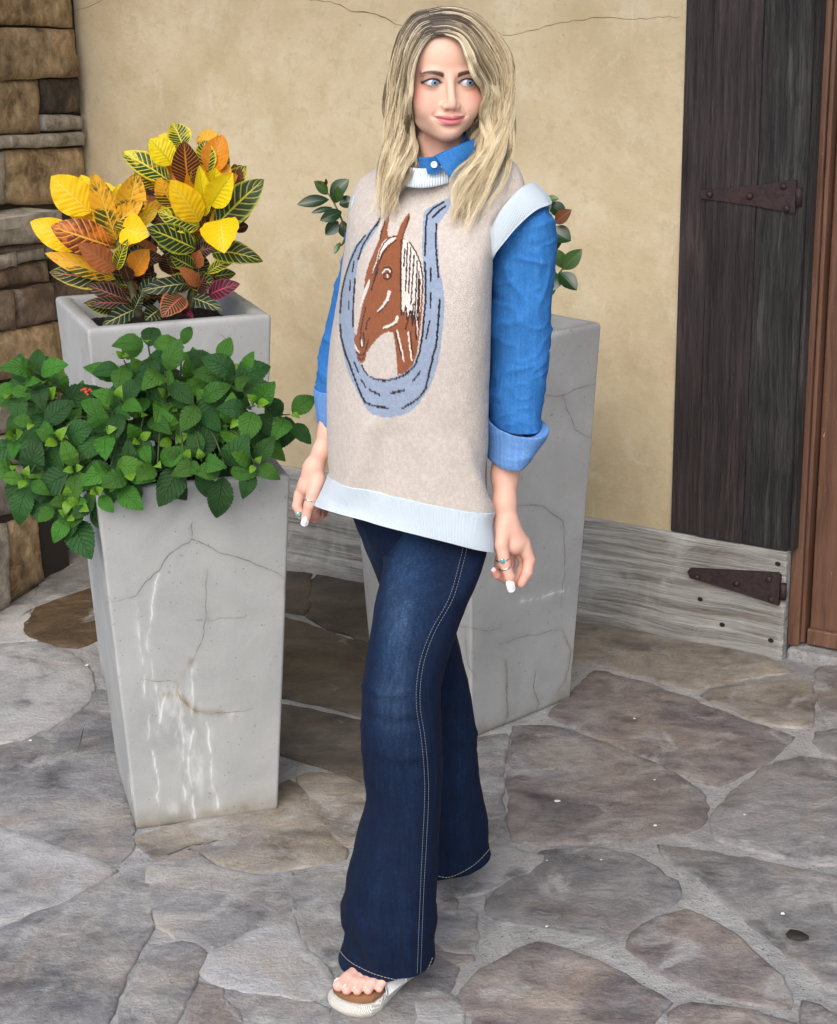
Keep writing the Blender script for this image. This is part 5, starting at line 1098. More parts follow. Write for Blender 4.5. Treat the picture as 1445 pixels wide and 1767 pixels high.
def leg(rows, seed, nv, nu, fade, creases=()):
    G = ring_loft(rows, nv, nu, 2.15)
    G = folds(G, [((9, 9, 3.5), .005), ((30, 30, 14), .0022)], seed)
    z = G[..., 2]; n = outward(G, normals_grid(G))
    zt, zb = G[..., 2].max(), G[..., 2].min(); t = (zt - z) / (zt - zb)
    # drag lines at the knee and stacking above the hem
    P = G.reshape(-1, 3); w = vnoise(P * np.array([6, 6, 26]) + P[:, [2, 2, 2]] * np.array([0, 0, 0]), 1, seed + 8, 2).reshape(z.shape)
    amt = .004 * np.exp(-((t - .47) / .12) ** 2) + .005 * np.exp(-((t - .86) / .1) ** 2) + .003 * np.exp(-((t - .1) / .1) ** 2)
    G = G + n * (w * amt)[..., None]
    p = px(P); fr_ = n.reshape(-1, 3)[:, 1] < .2; dd = np.zeros(len(P))
    for path, w, am in creases: dd += fr_ * am * np.exp(-(seg_dist(p, path) / w) ** 2)
    G = G + n * dd.reshape(z.shape)[..., None]
    col = np.ones((nv * nu, 3)); p = px(G.reshape(-1, 3))
    for (x, y, sx_, sy_, a) in fade:
        m = a * np.exp(-((p[:, 0] - x) / sx_) ** 2 - ((p[:, 1] - y) / sy_) ** 2) * (n.reshape(-1, 3)[:, 1] < .1) * (1 + .5 * vnoise(P * np.array([1, 1, .3]), 40, seed, 3)); col *= 1 + m[:, None] * np.array([5.4, 2.7, 1.6])
    hem = (t.reshape(-1) > .978); col[hem] *= np.array([1.7, 1.6, 1.4])
    return G, col
JL, cl = leg(TL, 3, 230, 150, [(705,990,36,110,1.2), (680,1130,26,100,1.0), (665,1220,26,50,.5), (700,1300,40,120,.2), (665,1560,30,90,.15)],
  [([(632,1185),(660,1200),(700,1196)], 8, .004), ([(634,1235),(668,1252),(712,1246)], 9, -.004), ([(640,1290),(690,1312),(735,1300)], 10, .003), ([(600,1560),(622,1590),(640,1640)], 9, .006), ([(596,1610),(612,1630),(622,1668)], 8, -.006), ([(655,1480),(640,1560),(652,1660)], 16, .006), ([(690,1500),(682,1600),(690,1690)], 14, -.006), ([(665,960),(700,985),(760,975)], 9, .003), ([(670,1000),(710,1030),(780,1010)], 9, -.003)])
JRg, cr = leg(TR, 21, 190, 120, [(640,920,16,60,.5), (800,1330,18,160,.25)], [([(800,1290),(795,1400),(805,1500)], 12, .005), ([(822,1300),(820,1420),(830,1480)], 9, -.005), ([(775,1250),(790,1275),(820,1265)], 9, .004)])
SEAT = [(614,830,3.17, 836,840,3.06,.075,.08,0),(612,870,3.165, 838,880,3.05,.08,.085,0),(616,905,3.16, 836,920,3.04,.085,.09,0),(640,940,3.14, 800,960,3.05,.08,.085,0),(680,975,3.12, 760,985,3.08,.06,.07,0)]
Gs_ = ring_loft(SEAT, 40, 100, 2.1); cloth('seat', Gs_, JEAN, jeans, col=np.ones((4000, 3)))
o_jl = cloth('trouser_leg', JL, JEAN, jeans, col=cl); o_jr = cloth('trouser_leg', JRg, JEAN, jeans, col=cr)
THREAD = NB('tan_thread').done((.36, .33, .28), .8); THREAD2 = NB('grey_blue_thread').done((.19, .22, .25), .8)
def bvh(o):
    me = o.data; off = np.array(abs_loc(o)); V = np.empty(len(me.vertices) * 3); me.vertices.foreach_get('co', V); V = V.reshape(-1, 3) + off
    return BVHTree.FromPolygons([tuple(v) for v in V], [tuple(p.vertices) for p in me.polygons])
def on_cloth(tree, x, y, lift=.0006):
    d = ray(x, y); d = d / np.linalg.norm(d); h = tree.ray_cast(Vector(O_), Vector(d))
    if h[0] is None: return None
    n = np.array(h[1]); n = n if n @ d < 0 else -n
    return np.array(h[0]) + n * lift
def stitches(name, tree, path, mat, parent, dash=.0034, gap=.0014, r=.00055):
    Q = crom(np.array(path, float), 400); P = [on_cloth(tree, *q) for q in Q]; P = [p for p in P if p is not None]; P = np.array(P)
    L = np.r_[0, np.cumsum(np.linalg.norm(np.diff(P, axis=0), axis=1))]; parts = []; s = 0
    while s < L[-1] - dash:
        q = np.array([[np.interp(s + dash * k / 2, L, P[:, i]) for i in range(3)] for k in range(3)]); q[1] += (q[1] - q.mean(0)) * 0
        parts.append(tube(q, [r * .6, r, r * .6], 5)); s += dash + gap
    v, f = join(parts); return tag(mesh(name, v, f, mat, parent), kind='stuff')
tj = bvh(o_jl); tr_ = bvh(o_jr)
def c6(x, y): return 540 + .502 * x, 880 + .502 * y
seam = [c6(x, y) for x, y in ((522,105),(505,180),(470,300),(410,410),(375,500),(358,590),(357,680),(372,780),(383,900),(384,1000),(377,1150),(370,1300),(364,1450),(357,1640))]
stitches('side_seam', tj, seam, THREAD2, jeans); stitches('side_seam', tj, [(x + 6.5 - .8 * (y > 1500), y + 1) for x, y in seam], THREAD2, jeans)
tag(None or jeans)
stitches('hem_stitch', tj, [(587,1641),(600,1656),(620,1669),(650,1682),(690,1692),(718,1692),(735,1678),(748,1648)], THREAD, jeans, .005, .0012, .0007)
stitches('hem_stitch', tr_, [(757,1512),(775,1514),(800,1504),(825,1487),(845,1465)], THREAD, jeans, .005, .0012, .0007)
# raised outseam ridge between the two lines of thread
Pq = [on_cloth(tj, x + 3.2, y, .0002) for x, y in crom(np.array(seam), 120)]; v, f = tube([p for p in Pq if p is not None], .0011, 6); mesh('outseam', v, f, JEAN, jeans, col=np.tile([1.25, 1.25, 1.2], (len(v), 1)))

# --- shirt: sleeves, turned-back cuffs, collar
shirt = empty('denim_shirt', (0, 3.08, 1.3), person)
SLR = [(888,352,3.06, 934,352,3.03,.035,.045,0),(872,374,3.06, 946,366,3.02,.05,.055,0),(854,408,3.06, 957,396,3.02,.06,.058,0),(848,440,3.06, 960,430,3.02,.062,.058,0),(845,490,3.06, 957,478,3.02,.06,.058,0),(844,545,3.06, 951,540,3.02,.057,.055,0),
       (845,600,3.06, 947,600,3.02,.055,.054,0),(844,650,3.055, 943,650,3.015,.053,.052,0),(842,695,3.05, 938,700,3.01,.05,.05,.004),(846,722,3.05, 934,736,3.005,.046,.046,.008)]
SLL = [(616,345,3.22, 690,345,3.16,.055,.055,0),(604,380,3.22, 684,380,3.16,.058,.055,0),(597,410,3.22, 672,410,3.16,.058,.055,0),(582,478,3.22, 655,478,3.16,.055,.055,0),(571,535,3.22, 642,535,3.16,.052,.052,0),(560,590,3.22, 630,590,3.17,.05,.05,0),(551,640,3.215, 615,640,3.17,.047,.047,0),(547,672,3.21, 605,672,3.17,.044,.044,0)]
def crumple(G, seed, am=1.0):
    n = outward(G, normals_grid(G)); P = G.reshape(-1, 3)
    Q = P + .03 * np.stack([vnoise(P, 11, seed + 40 + k, 2) for k in range(3)], 1)
    r1 = 1 - np.abs(vnoise(Q * np.array([1, 1, 1.5]), 13, seed, 1)) * 2; r2 = 1 - np.abs(vnoise(Q * np.array([1.6, 1, 2.4]), 22, seed + 3, 1)) * 2
    d = .0045 * np.clip(r1, -1, 1) ** 3 + .0026 * np.clip(r2, -1, 1) ** 3 + .004 * vnoise(P, 7, seed + 5, 2)
    g = G + n * (am * d).reshape(G.shape[:2])[..., None]
    cc = 1 + .13 * np.clip(r2, 0, 1) ** 8 + .06 * np.clip(r1, 0, 1) ** 6
    return g, np.repeat(cc[:, None], 3, 1)
G, c = crumple(ring_loft(SLR, 150, 100, 2.0), 5, .8); sl_r = cloth('sleeve', G, SHIRT, shirt, col=c)
G, c = crumple(ring_loft(SLL, 120, 80, 2.0), 15, .8); sl_l = cloth('sleeve', G, SHIRT, shirt, col=c)
CFR = [(846,724,3.05, 932,742,3.0,.046,.046,.008),(840,716,3.05, 945,741,2.995,.054,.056,.010),(837,718,3.05, 947,746,2.995,.0555,.057,.010),(837,738,3.05, 936,764,3.0,.053,.054,.009),(838,760,3.05, 922,782,3.0,.050,.051,.008),(839,779,3.05, 909,799,3.005,.046,.048,.007),(843,780,3.05, 904,797,3.005,.043,.045,.007)]
CFL = [(548,674,3.21, 600,674,3.17,.043,.043,0),(543,669,3.212, 607,670,3.168,.047,.047,0),(541,672,3.212, 608,673,3.168,.048,.048,0),(544,698,3.21, 605,699,3.17,.046,.046,0),(548,725,3.21, 601,726,3.17,.043,.043,0),(551,727,3.21, 598,727,3.17,.041,.041,0)]
for rows, sl, sd in ((CFR, sl_r, 51), (CFL, sl_l, 61)):
    G, c = crumple(ring_loft(rows, 46, 96, 2.0), sd, .35); o = cloth('cuff', G, CUFFM, shirt, col=c, thick=.002)
tcf = None
# --- vest
VR = [(544,872,3.16, 852,952,3.00,.115,.11,-.030),(553,856,3.16, 850,934,3.0,.116,.11,-.028),(567,821,3.15, 845,881,3.01,.12,.11,-.022),(566,790,3.15, 843,842,3.015,.122,.11,-.016),(564,740,3.15, 842,770,3.02,.126,.112,-.008),(565,670,3.15, 842,690,3.02,.13,.114,0),(571,593,3.15, 844,605,3.02,.136,.115,0),
      (579,540,3.15, 845,545,3.02,.138,.115,0),(586,500,3.15, 846,500,3.02,.136,.112,0),(591,460,3.15, 848,460,3.02,.13,.11,.0),(595,430,3.15, 849,432,3.02,.122,.105,.0),(598,400,3.15, 854,402,3.025,.108,.1,.0),(601,375,3.15, 864,376,3.03,.094,.092,.0),
      (604,352,3.155, 884,348,3.035,.082,.082,.003),(611,330,3.155, 905,322,3.04,.07,.07,.007),(622,312,3.155, 899,300,3.045,.066,.068,.014),(640,298,3.155, 883,280,3.05,.066,.07,.018),(664,287,3.15, 858,265,3.06,.067,.072,.020),(684,283,3.145, 832,258,3.07,.068,.074,.018)]
NVV, NUV = 560, 480
G = ring_loft(VR, NVV, NUV, 2.6, .8)
n = outward(G, normals_grid(G)); P = G.reshape(-1, 3); p = px(P); dz = np.zeros(len(P))
dz += .0055 * vnoise(P * np.array([1, 1, .22]), 10, 2, 2) + .0012 * vnoise(P, 30, 5, 2)
fr = (n.reshape(-1, 3)[:, 1] < .15)
def fold_line(path, w, am): return am * np.exp(-(seg_dist(p, path) / w) ** 2)
ramp_ = np.clip((p[:, 1] - 705) / 140, 0, 1) ** 1.3; ramp_ = ramp_ * ramp_ * (3 - 2 * ramp_)
dz += fr * ramp_ * (fold_line([(760,690),(792,750),(822,820),(842,880)], 16, .009) - fold_line([(790,690),(820,760),(848,850)], 15, .010))
dz += fr * (fold_line([(640,740),(610,820),(575,870)], 22, .007) - fold_line([(670,760),(650,840),(625,885)], 24, .006) + fold_line([(760,560),(772,640),(776,700)], 30, .003) - fold_line([(700,800),(690,880)], 24, .003))
dz += fr * fold_line([(640,330),(660,420)], 24, .003)
G = G + n * dz.reshape(G.shape[:2])[..., None]; P = G.reshape(-1, 3); p = px(P)
# knitted picture: a chestnut horse's head inside a blue horseshoe
def c5z(L): return [(570 + x * .2321, 320 + y * .2321) for x, y in L]
col = np.tile(np.array(srgb(208, 199, 192)), (len(P), 1))
knit = np.stack([np.round(p[:, 0] / 1.1) * 1.1, np.round(p[:, 1] / 1.1) * 1.1], 1)
idx = np.where(fr & (p[:, 0] > 560) & (p[:, 0] < 800) & (p[:, 1] > 320) & (p[:, 1] < 740))[0]; q = knit[idx]
def put(m, c): col[idx[m]] = c
BLUE, BLK, BRN, WHT, DKB = srgb(152, 168, 194), srgb(20, 16, 30), srgb(146, 84, 50), srgb(232, 224, 216), srgb(58, 26, 26)
SHOE_O = crom(np.array([(395,150),(380,90),(370,120),(385,205),(330,290),(255,380),(190,440),(140,560),(100,700),(70,850),(62,1000),(85,1180),(130,1370),(190,1510),(240,1610),(300,1690),(390,1720),(480,1718),(580,1690),(650,1630),(720,1530),(770,1430),(810,1270),(838,1060),(850,860),(830,700),(810,600),(805,450),(800,300),(840,240),(890,150),(888,95),(840,110),(760,150),(700,200),(690,300),(685,450),(690,600),(700,760),(695,900),(680,1080),(650,1260),(600,1340),(520,1410),(400,1440),(310,1420),(250,1370),(215,1290),(180,1120),(175,1000),(180,850),(190,700),(205,580),(250,470),(330,350),(400,230)]), 260)
put(inside(q, c5z(SHOE_O)), BLUE)
HORSE = [(440,218),(408,262),(382,330),(366,400),(330,480),(296,560),(270,640),(258,700),(250,790),(240,880),(225,960),(205,1060),(195,1120),(182,1090),(178,1150),(190,1230),(205,1300),(235,1325),(262,1300),(268,1250),(300,1200),(330,1160),(380,1110),(430,1085),(468,1090),(480,1160),(492,1260),(498,1340),(500,1408),(560,1390),(610,1340),(640,1270),(655,1180),(670,1060),(685,930),(692,760),(690,650),(672,570),(640,500),(590,430),(548,390),(545,360),(575,300),(594,240),(590,198),(555,240),(520,300),(498,370),(470,372),(432,385),(425,330),(436,270)]
put(inside(q, c5z(HORSE)), BRN)
put(inside(q, c5z([(490,375),(492,395),(430,440),(385,500),(355,570),(330,640),(316,655),(318,620),(345,560),(360,480),(400,410),(450,380)])), WHT)
put(inside(q, c5z([(290,690),(298,720),(270,800),(240,880),(222,912),(232,850),(258,760)])), WHT)
MANE = [(545,395),(590,420),(640,490),(675,580),(688,660),(680,760),(672,900),(660,1010),(648,1120),(640,1000),(628,960),(612,1040),(600,950),(575,1010),(562,940),(545,960),(528,900),(525,760),(530,600),(535,480)]
put(inside(q, c5z(MANE)), WHT)
for L in ([(575,430),(568,620),(560,780)], [(600,460),(590,650),(583,800)], [(625,520),(612,700),(600,880)], [(648,560),(640,760),(630,960)], [(660,640),(655,820),(645,1000)], [(555,470),(548,600)], [(668,700),(662,900),(655,1050)], [(590,420),(640,500),(672,580),(688,680),(690,800)], [(530,400),(525,560),(525,760),(530,960)], [(545,960),(562,900),(575,1000),(600,930),(612,1040),(630,940),(640,1140)], [(560,1070),(580,1000),(595,930)], [(620,880),(610,1000)]):
    put(seg_dist(q, c5z(L)) < 1.25, DKB)
for L, w, c_ in (([(498,1080),(520,1170),(548,1300)], 1.4, WHT), ([(582,1090),(590,1180),(606,1300)], 1.4, WHT), ([(488,1095),(508,1180),(530,1260)], 1.2, DKB), ([(596,1090),(604,1180),(616,1260)], 1.2, DKB),
    ([(440,790),(425,850),(390,900),(360,935)], 2.4, WHT), ([(430,860),(395,915),(352,948)], 1.1, DKB), ([(500,975),(490,1010),(450,1040),(400,1055)], 2.4, WHT), ([(490,1030),(440,1060),(395,1068)], 1.1, DKB),
    ([(392,640),(405,612),(430,606),(455,620),(460,650)], 1.2, DKB), ([(398,660),(402,690),(425,700),(448,685),(450,660),(425,648),(402,662)], 1.3, DKB), ([(390,650),(408,625),(432,620),(446,640)], 1.3, WHT), ([(425,660),(428,680)], 1.2, WHT),
    ([(492,375),(440,390),(400,430),(370,480),(355,560),(318,660)], 1., DKB), ([(490,405),(435,450),(390,510),(350,610),(308,770)], 1., DKB), ([(360,620),(330,700),(305,775)], 1., DKB),
    ([(265,905),(245,990),(225,1090)], 1., DKB), ([(295,985),(275,1010),(265,1075)], 1.1, DKB), ([(225,1100),(245,1095),(256,1150),(245,1200),(228,1205),(222,1150),(228,1110)], 1.1, DKB), ([(234,1150),(236,1190)], 1.4, WHT), ([(285,1150),(270,1200),(250,1260)], 1., DKB),
    ([(195,1240),(215,1262),(250,1255)], 1.1, DKB), ([(205,1280),(228,1298),(255,1280)], 1., DKB), ([(186,1190),(200,1225),(215,1240)], 1.2, WHT), ([(370,400),(385,330),(410,262)], 1.2, DKB), ([(540,380),(570,290),(585,235)], 1.2, DKB),
    # black stripes of the horseshoe
    ([(845,122),(770,165),(722,220),(712,300),(705,520)], 1.7, BLK), ([(855,155),(815,185),(762,235)], 1.9, BLK), ([(790,285),(785,430),(795,560),(806,685)], 1.6, BLK), ([(705,570),(710,700),(710,860),(695,1000),(688,1100),(665,1240),(630,1340),(560,1405),(480,1440),(400,1450),(335,1440)], 1.7, BLK), ([(335,1442),(280,1410),(250,1370),(235,1335)], 1.2, BLK),
    ([(748,615),(748,710)], 1.5, BLK), ([(748,800),(745,905)], 1.5, BLK), ([(740,1005),(715,1135)], 1.4, BLK), ([(815,850),(805,1000),(790,1180),(760,1290),(735,1400),(710,1510),(670,1570),(610,1615),(535,1660)], 1.8, BLK), ([(670,1385),(615,1455)], 1.5, BLK), ([(550,1520),(455,1545)], 1.9, BLK), ([(295,1520),(365,1555)], 1.8, BLK), ([(430,1655),(330,1640),(255,1610),(215,1520),(170,1400),(110,1240),(80,1120),(75,1035)], 1.8, BLK),
    ([(75,945),(85,800),(110,680),(150,560),(200,450),(260,370)], 1.5, BLK), ([(380,240),(300,350),(240,450),(208,550)], 1.5, BLK), ([(370,160),(382,215),(345,300)], 1.5, BLK), ([(178,565),(165,640)], 1.3, BLK), ([(150,705),(145,780)], 1.3, BLK), ([(185,695),(172,880),(170,1050)], 1.5, BLK), ([(138,860),(140,920)], 1.3, BLK), ([(178,1315),(210,1390)], 1.4, BLK), ([(232,1445),(264,1500)], 1.3, BLK)):
    put(seg_dist(q, c5z(L)) < w, c_)
vest = cloth('sweater_vest', G[:], KNIT, person, col=col, thick=0)
# split the ribbed hem off as its own piece: rows nearest the hem
kh = int(np.argmin(np.abs(np.linspace(0, len(VR) - 1, NVV) - 2)))
Gh = G[:kh + 1] + outward(G, n)[:kh + 1] * .0016
Gh = np.concatenate([G[:1] - outward(G, n)[:1] * .003, Gh, G[kh:kh + 1] + np.array([0, 0, .001])])
hem = cloth('ribbed_hem', Gh, RIB, vest, thick=.004); hem['ribs'] = 215.0
tv = bvh(vest)
# collar band: follows the neck opening
CB = [(691,318,3.135, 779,306,3.085,.046,.05,.012),(689,314,3.135, 781,302,3.085,.047,.052,.012),(692,306,3.135, 781,294,3.085,.046,.052,.010),(699,297,3.135, 778,283,3.085,.043,.05,.008),(704,291,3.135, 774,277,3.085,.040,.05,.006),(708,290,3.135, 770,277,3.085,.037,.048,.005)]
# neckline: rib band sits on the vest around the neck
NKC = at(748, 262, 3.10)
def neck_ring(rx, ry, dz, tilt, m=120, cx=0, cy=0):
    th = np.linspace(0, 2 * np.pi, m, endpoint=False)
    fw = np.array([-.35, -.94, 0]); rt = np.array([.94, -.35, 0])
    return np.array([NKC + rt * (rx * math.cos(t) + cx) - fw * (ry * math.sin(t) + cy) + np.array([0, 0, dz + tilt * math.sin(t)]) for t in th])     # sin<0 is the front
NB_ = [(.074, .078, -.018, .030), (.0765, .0795, -.015, .030), (.076, .0785, -.008, .029), (.071, .072, .001, .027), (.0665, .0675, .006, .026), (.063, .064, .007, .026), (.061, .062, .000, .026)]
Gc = np.array([neck_ring(*r) for r in NB_]); Gc = crom(Gc.reshape(len(NB_), -1), 24).reshape(24, 120, 3)
cbn = cloth('ribbed_collar', Gc, RIB, vest, thick=.003); cbn['ribs'] = 110.0
# shirt collar stand and its folded leaf
St = [(.0575, .058, -.022, .026), (.0560, .0565, -.01, .026), (.0535, .054, .016, .024), (.0525, .053, .020, .024), (.0515, .052, .018, .024), (.052, .0525, -.02, .024)]
Gs = np.array([neck_ring(*r) for r in St]); Gs = crom(Gs.reshape(len(St), -1), 20).reshape(20, 120, 3)
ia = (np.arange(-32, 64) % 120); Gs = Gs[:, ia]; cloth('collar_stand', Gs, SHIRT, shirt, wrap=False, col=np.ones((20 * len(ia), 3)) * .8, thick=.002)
def patch(name, edge_a, edge_b, mat, parent, m=26, k=16, bulge=.006, thick=.003, colr=1.0):
    A = crom(np.array(edge_a), m); B = crom(np.array(edge_b), m); t = np.linspace(0, 1, k)[:, None, None]
    G = A[None] * (1 - t) + B[None] * t; nn = np.cross(np.gradient(G, axis=1), np.gradient(G, axis=0)); nn /= np.linalg.norm(nn, axis=-1, keepdims=True); s = np.sign((nn * (O_ - G)).sum()); G = G + nn * s * (bulge * np.sin(np.pi * t))
    return cloth_patch(name, G, nn * s, mat, parent, thick, colr)
def cloth_patch(name, G, nn, mat, parent, thick, colr):
    nv, nu = G.shape[:2]; V = G.reshape(-1, 3); V2 = V - nn.reshape(-1, 3) * thick; m = len(V); F = grid_faces(nu, nv); Fi = F[:, ::-1] + m; Fr = []
    ring = list(range(nu)) + [r * nu + nu - 1 for r in range(1, nv)] + [(nv - 1) * nu + j for j in range(nu - 2, -1, -1)] + [r * nu for r in range(nv - 2, 0, -1)]
    for a, b in zip(ring, ring[1:] + ring[:1]): Fr.append([a, b, b + m, a + m])
    uv = np.stack([np.tile(np.arange(nu) / nu, nv), np.repeat(np.arange(nv) / nv, nu)], 1)
    return mesh(name, np.concatenate([V, V2]), np.concatenate([F, Fi, np.array(Fr)]), mat, parent, col=np.full((2 * m, 3), colr), uv=np.concatenate([uv, uv]))
YC = 3.02
patch('collar_leaf', [at(750,268,YC - .005), at(772,258,YC), at(800,246,YC + .02), at(825,236,YC + .06)], [at(779,311,YC - .012), at(789,296,YC - .008), at(806,284,YC + .01), at(832,268,YC + .05)], SHIRT, shirt, bulge=.004)
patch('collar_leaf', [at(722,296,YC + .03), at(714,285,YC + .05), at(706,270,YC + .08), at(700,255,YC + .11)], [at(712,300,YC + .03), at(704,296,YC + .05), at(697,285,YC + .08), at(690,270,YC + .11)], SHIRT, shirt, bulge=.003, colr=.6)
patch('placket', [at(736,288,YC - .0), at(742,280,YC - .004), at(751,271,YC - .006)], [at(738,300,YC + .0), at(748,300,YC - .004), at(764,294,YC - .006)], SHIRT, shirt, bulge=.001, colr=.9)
BTN = NB('shell_button').done((.72, .78, .8), .25); cb = at(749.5, 284, YC - .0095); dn = ray(749, 284); dn = -dn / np.linalg.norm(dn); e1 = np.cross(dn, [0, 0, 1]); e1 /= np.linalg.norm(e1); e2 = np.cross(e1, dn)
V = []; m = 20
for r, h in ((.0, .0005), (.0028, .0005), (.0034, .0016), (.0048, .0018), (.0054, .0008), (.0054, -.001)): V += [cb + dn * h + r * (math.cos(6.2832 * j / m) * e1 + math.sin(6.2832 * j / m) * e2) for j in range(m)]
mesh('button', V, grid_faces(m, 6, True), BTN, shirt)
V = []
for sx_ in (-1, 1): v, f = tube([cb + dn * .0006 + e1 * sx_ * .0011, cb + dn * .0012 + e1 * sx_ * .0011], .0006, 6); V.append((v, f))
v, f = join(V); mesh('button_hole', v, f, THREAD2, shirt)
# armbands of rib: closed bands round the armholes
def armband(outer, inner, parent, ribs):
    A = crom(np.array(outer), 160, True); B = crom(np.array(inner), 160, True); k = 12; t = np.linspace(0, 1, k)[:, None, None]
    G = A[None] * (1 - t) + B[None] * t; c = G.mean((0, 1)); o = G - c; o /= np.linalg.norm(o, axis=-1, keepdims=True)
    G = G + o * (.004 * np.sin(np.pi * np.clip(t, 0, 1)) ** .6) 
    ob = cloth('armband', G, RIB, parent, thick=.004); ob['ribs'] = ribs; return ob
a1 = [at(949,353,3.0), at(925,363,2.972), at(896,388,2.96), at(872,416,2.958), at(852,442,2.972), at(846,455,3.02), at(862,450,3.1), at(905,410,3.12), at(945,370,3.09), at(953,350,3.04)]
b1 = [at(916,315,3.02), at(900,323,2.985), at(880,343,2.965), at(862,366,2.962), at(850,388,2.975), at(845,402,3.02), at(856,400,3.1), at(880,370,3.12), at(905,330,3.10), at(918,314,3.06)]
armband(a1, b1, vest, 120.0)
a2 = [at(606,352,3.12), at(604,372,3.12), at(603,395,3.14), at(606,415,3.18), at(612,420,3.22), at(612,390,3.26), at(609,360,3.24), at(605,344,3.18)]
b2 = [at(613,338,3.13), at(612,362,3.12), at(611,395,3.14), at(613,412,3.18), at(620,415,3.22), at(620,380,3.25), at(618,345,3.23), at(614,332,3.18)]
armband(a2, b2, vest, 120.0)
# ------------------------------------------------------------------ forearms, hands, feet, and the body that carries them
def mm(n, Y): return n * Y / F_PX * 1.0                          # picture pixels to metres at distance Y (near enough)
def chain(P, pts, radii, k=.004):
    d = None
    for a, b, ra, rb in zip(pts[:-1], pts[1:], radii[:-1], radii[1:]):
        c = cap(P, a, b, ra, rb); d = c if d is None else smin(d, c, k)
    return d
def hand_field(parts, palm):
    def f(P):
        P = np.asarray(P); d = chain(P, *palm, .012)
        for pts, rad, k in parts: d = smin(d, chain(P, pts, rad, .003), k)
        return d
    return f
def J(L, Y): return [at(x, y, Y + dy) for x, y, dy in L]
def px_r(L, Y): return [r * Y / F_PX for r in L]
# the picture-right hand: thumb in front, index curled outside it, middle finger peeping on the left
Y1 = 2.985
palmR = (J([(874,770,.055),(872,820,.04),(871,868,.015),(875,905,.005),(888,938,.0)], Y1), px_r([27,24,20,21,21], Y1))
fR = [(J([(884,915,.0),(902,938,.005),(912,962,.01)], Y1), px_r([16,15,13], Y1), .008),                    # back of the hand out to the index knuckle
      (J([(870,905,-.005),(866,940,-.018),(871,972,-.026),(880,996,-.028),(883,1010,-.027)], Y1), px_r([15,12.5,10.5,9.6,7.5], Y1), .006),     # thumb
      (J([(906,945,.0),(914,966,.0),(910,988,-.008),(899,1007,-.012)], Y1), px_r([12,11,10,8.6], Y1), .003),           # index
      (J([(897,950,.012),(905,972,.016),(896,996,.012),(884,1008,.006)], Y1), px_r([11,10,9.5,8.5], Y1), .003),        # middle
      (J([(882,948,.022),(880,975,.026),(872,998,.018),(858,992,.006),(853,985,.002)], Y1), px_r([11,9.5,9,8.2,7], Y1), .003),   # ring finger, its tip shows left of the thumb
      (J([(868,945,.028),(862,968,.030),(860,984,.02)], Y1), px_r([10,8.5,7.5], Y1), .003)]
Y2 = 3.17
palmL = (J([(572,715,.02),(567,745,.01),(555,777,.0),(541,808,.0),(531,838,.0)], Y2), px_r([21,17,14,17,18], Y2))
fL = [(J([(530,835,.0),(519,852,.004),(515,866,.006)], Y2), px_r([14,11,10], Y2), .006),
      (J([(548,826,-.01),(540,850,-.022),(534,872,-.028),(529,892,-.028),(527,902,-.027)], Y2), px_r([14,11.5,10,9,7], Y2), .006),   # thumb
      (J([(517,856,.002),(513,873,-.002),(520,888,-.008),(528,890,-.012)], Y2), px_r([10,9.2,8.6,8], Y2), .003),       # index under the thumb
      (J([(538,858,.012),(546,874,.01),(545,888,.004),(537,893,.0)], Y2), px_r([9.5,9,8.6,7.5], Y2), .003),
      (J([(545,858,.022),(555,876,.02),(553,890,.012),(544,896,.006)], Y2), px_r([9,8.5,8,7], Y2), .003),
      (J([(550,855,.03),(561,872,.03),(560,886,.022)], Y2), px_r([8.5,7.8,7], Y2), .003)]
parts = []
def hand_mesh(parts_, palm, knuckle):
    f = hand_field(parts_, palm); A = np.concatenate([np.array(p[0]) for p in parts_] + [np.array(palm[0])])
    V, F = surface_net(f, A.min(0) - .04, A.max(0) + .04, .0014); V = relax(V, F, 1, .4)
    c = np.tile(np.array(srgb(220, 175, 157)), (len(V), 1)); p = px(V)
    c *= (1 + .03 * vnoise(V, 90, 3, 2))[:, None]
    for pts, rad, k in parts_[1:]:
        for q in pts[1:]:
            m = .32 * np.exp(-(np.linalg.norm(V - q, axis=1) / .011) ** 2); c = c * (1 - m[:, None]) + np.array(srgb(214, 124, 114)) * m[:, None]
    return V, F, c
vR, fRm, cR = hand_mesh(fR, palmR, None); vL, fLm, cL = hand_mesh(fL, palmL, None)
# nails
NAIL = NB('pale_nail_varnish').done((.78, .76, .80), .15)
def nail(tip, base, w, depth_off, name='nail'):
    """a squared-off nail: base and tip are places, w the width"""
    base = np.array(base); tip = np.array(tip); ax = tip - base; L = np.linalg.norm(ax); ax /= L; v = O_ - base; v /= np.linalg.norm(v); nrm = v - ax * (v @ ax); nrm /= np.linalg.norm(nrm); sd = np.cross(ax, nrm)
    V = []
    for k, t in enumerate(np.linspace(0, 1, 9)):
        ww = w / 2 * min(1, .55 + 2.2 * t) * (1 if t < .85 else 1 - (t - .85) * 1.6)
        for q in np.linspace(-1, 1, 9): V.append(base + ax * L * t + sd * q * ww + nrm * (depth_off - .30 * w * q * q - .0012 * (2 * t - 1) ** 2))
    V = np.array(V); V2 = V - nrm * .0008; F = [list(f) for f in grid_faces(9, 9)] + [[a + 81 for a in f[::-1]] for f in grid_faces(9, 9)]
    ring = list(range(9)) + [r * 9 + 8 for r in range(1, 9)] + [72 + j for j in range(7, -1, -1)] + [r * 9 for r in range(7, 0, -1)]
    F += [[a, b, b + 81, a + 81] for a, b in zip(ring, ring[1:] + ring[:1])]
    return mesh(name, np.concatenate([V, V2]), F, NAIL, person)
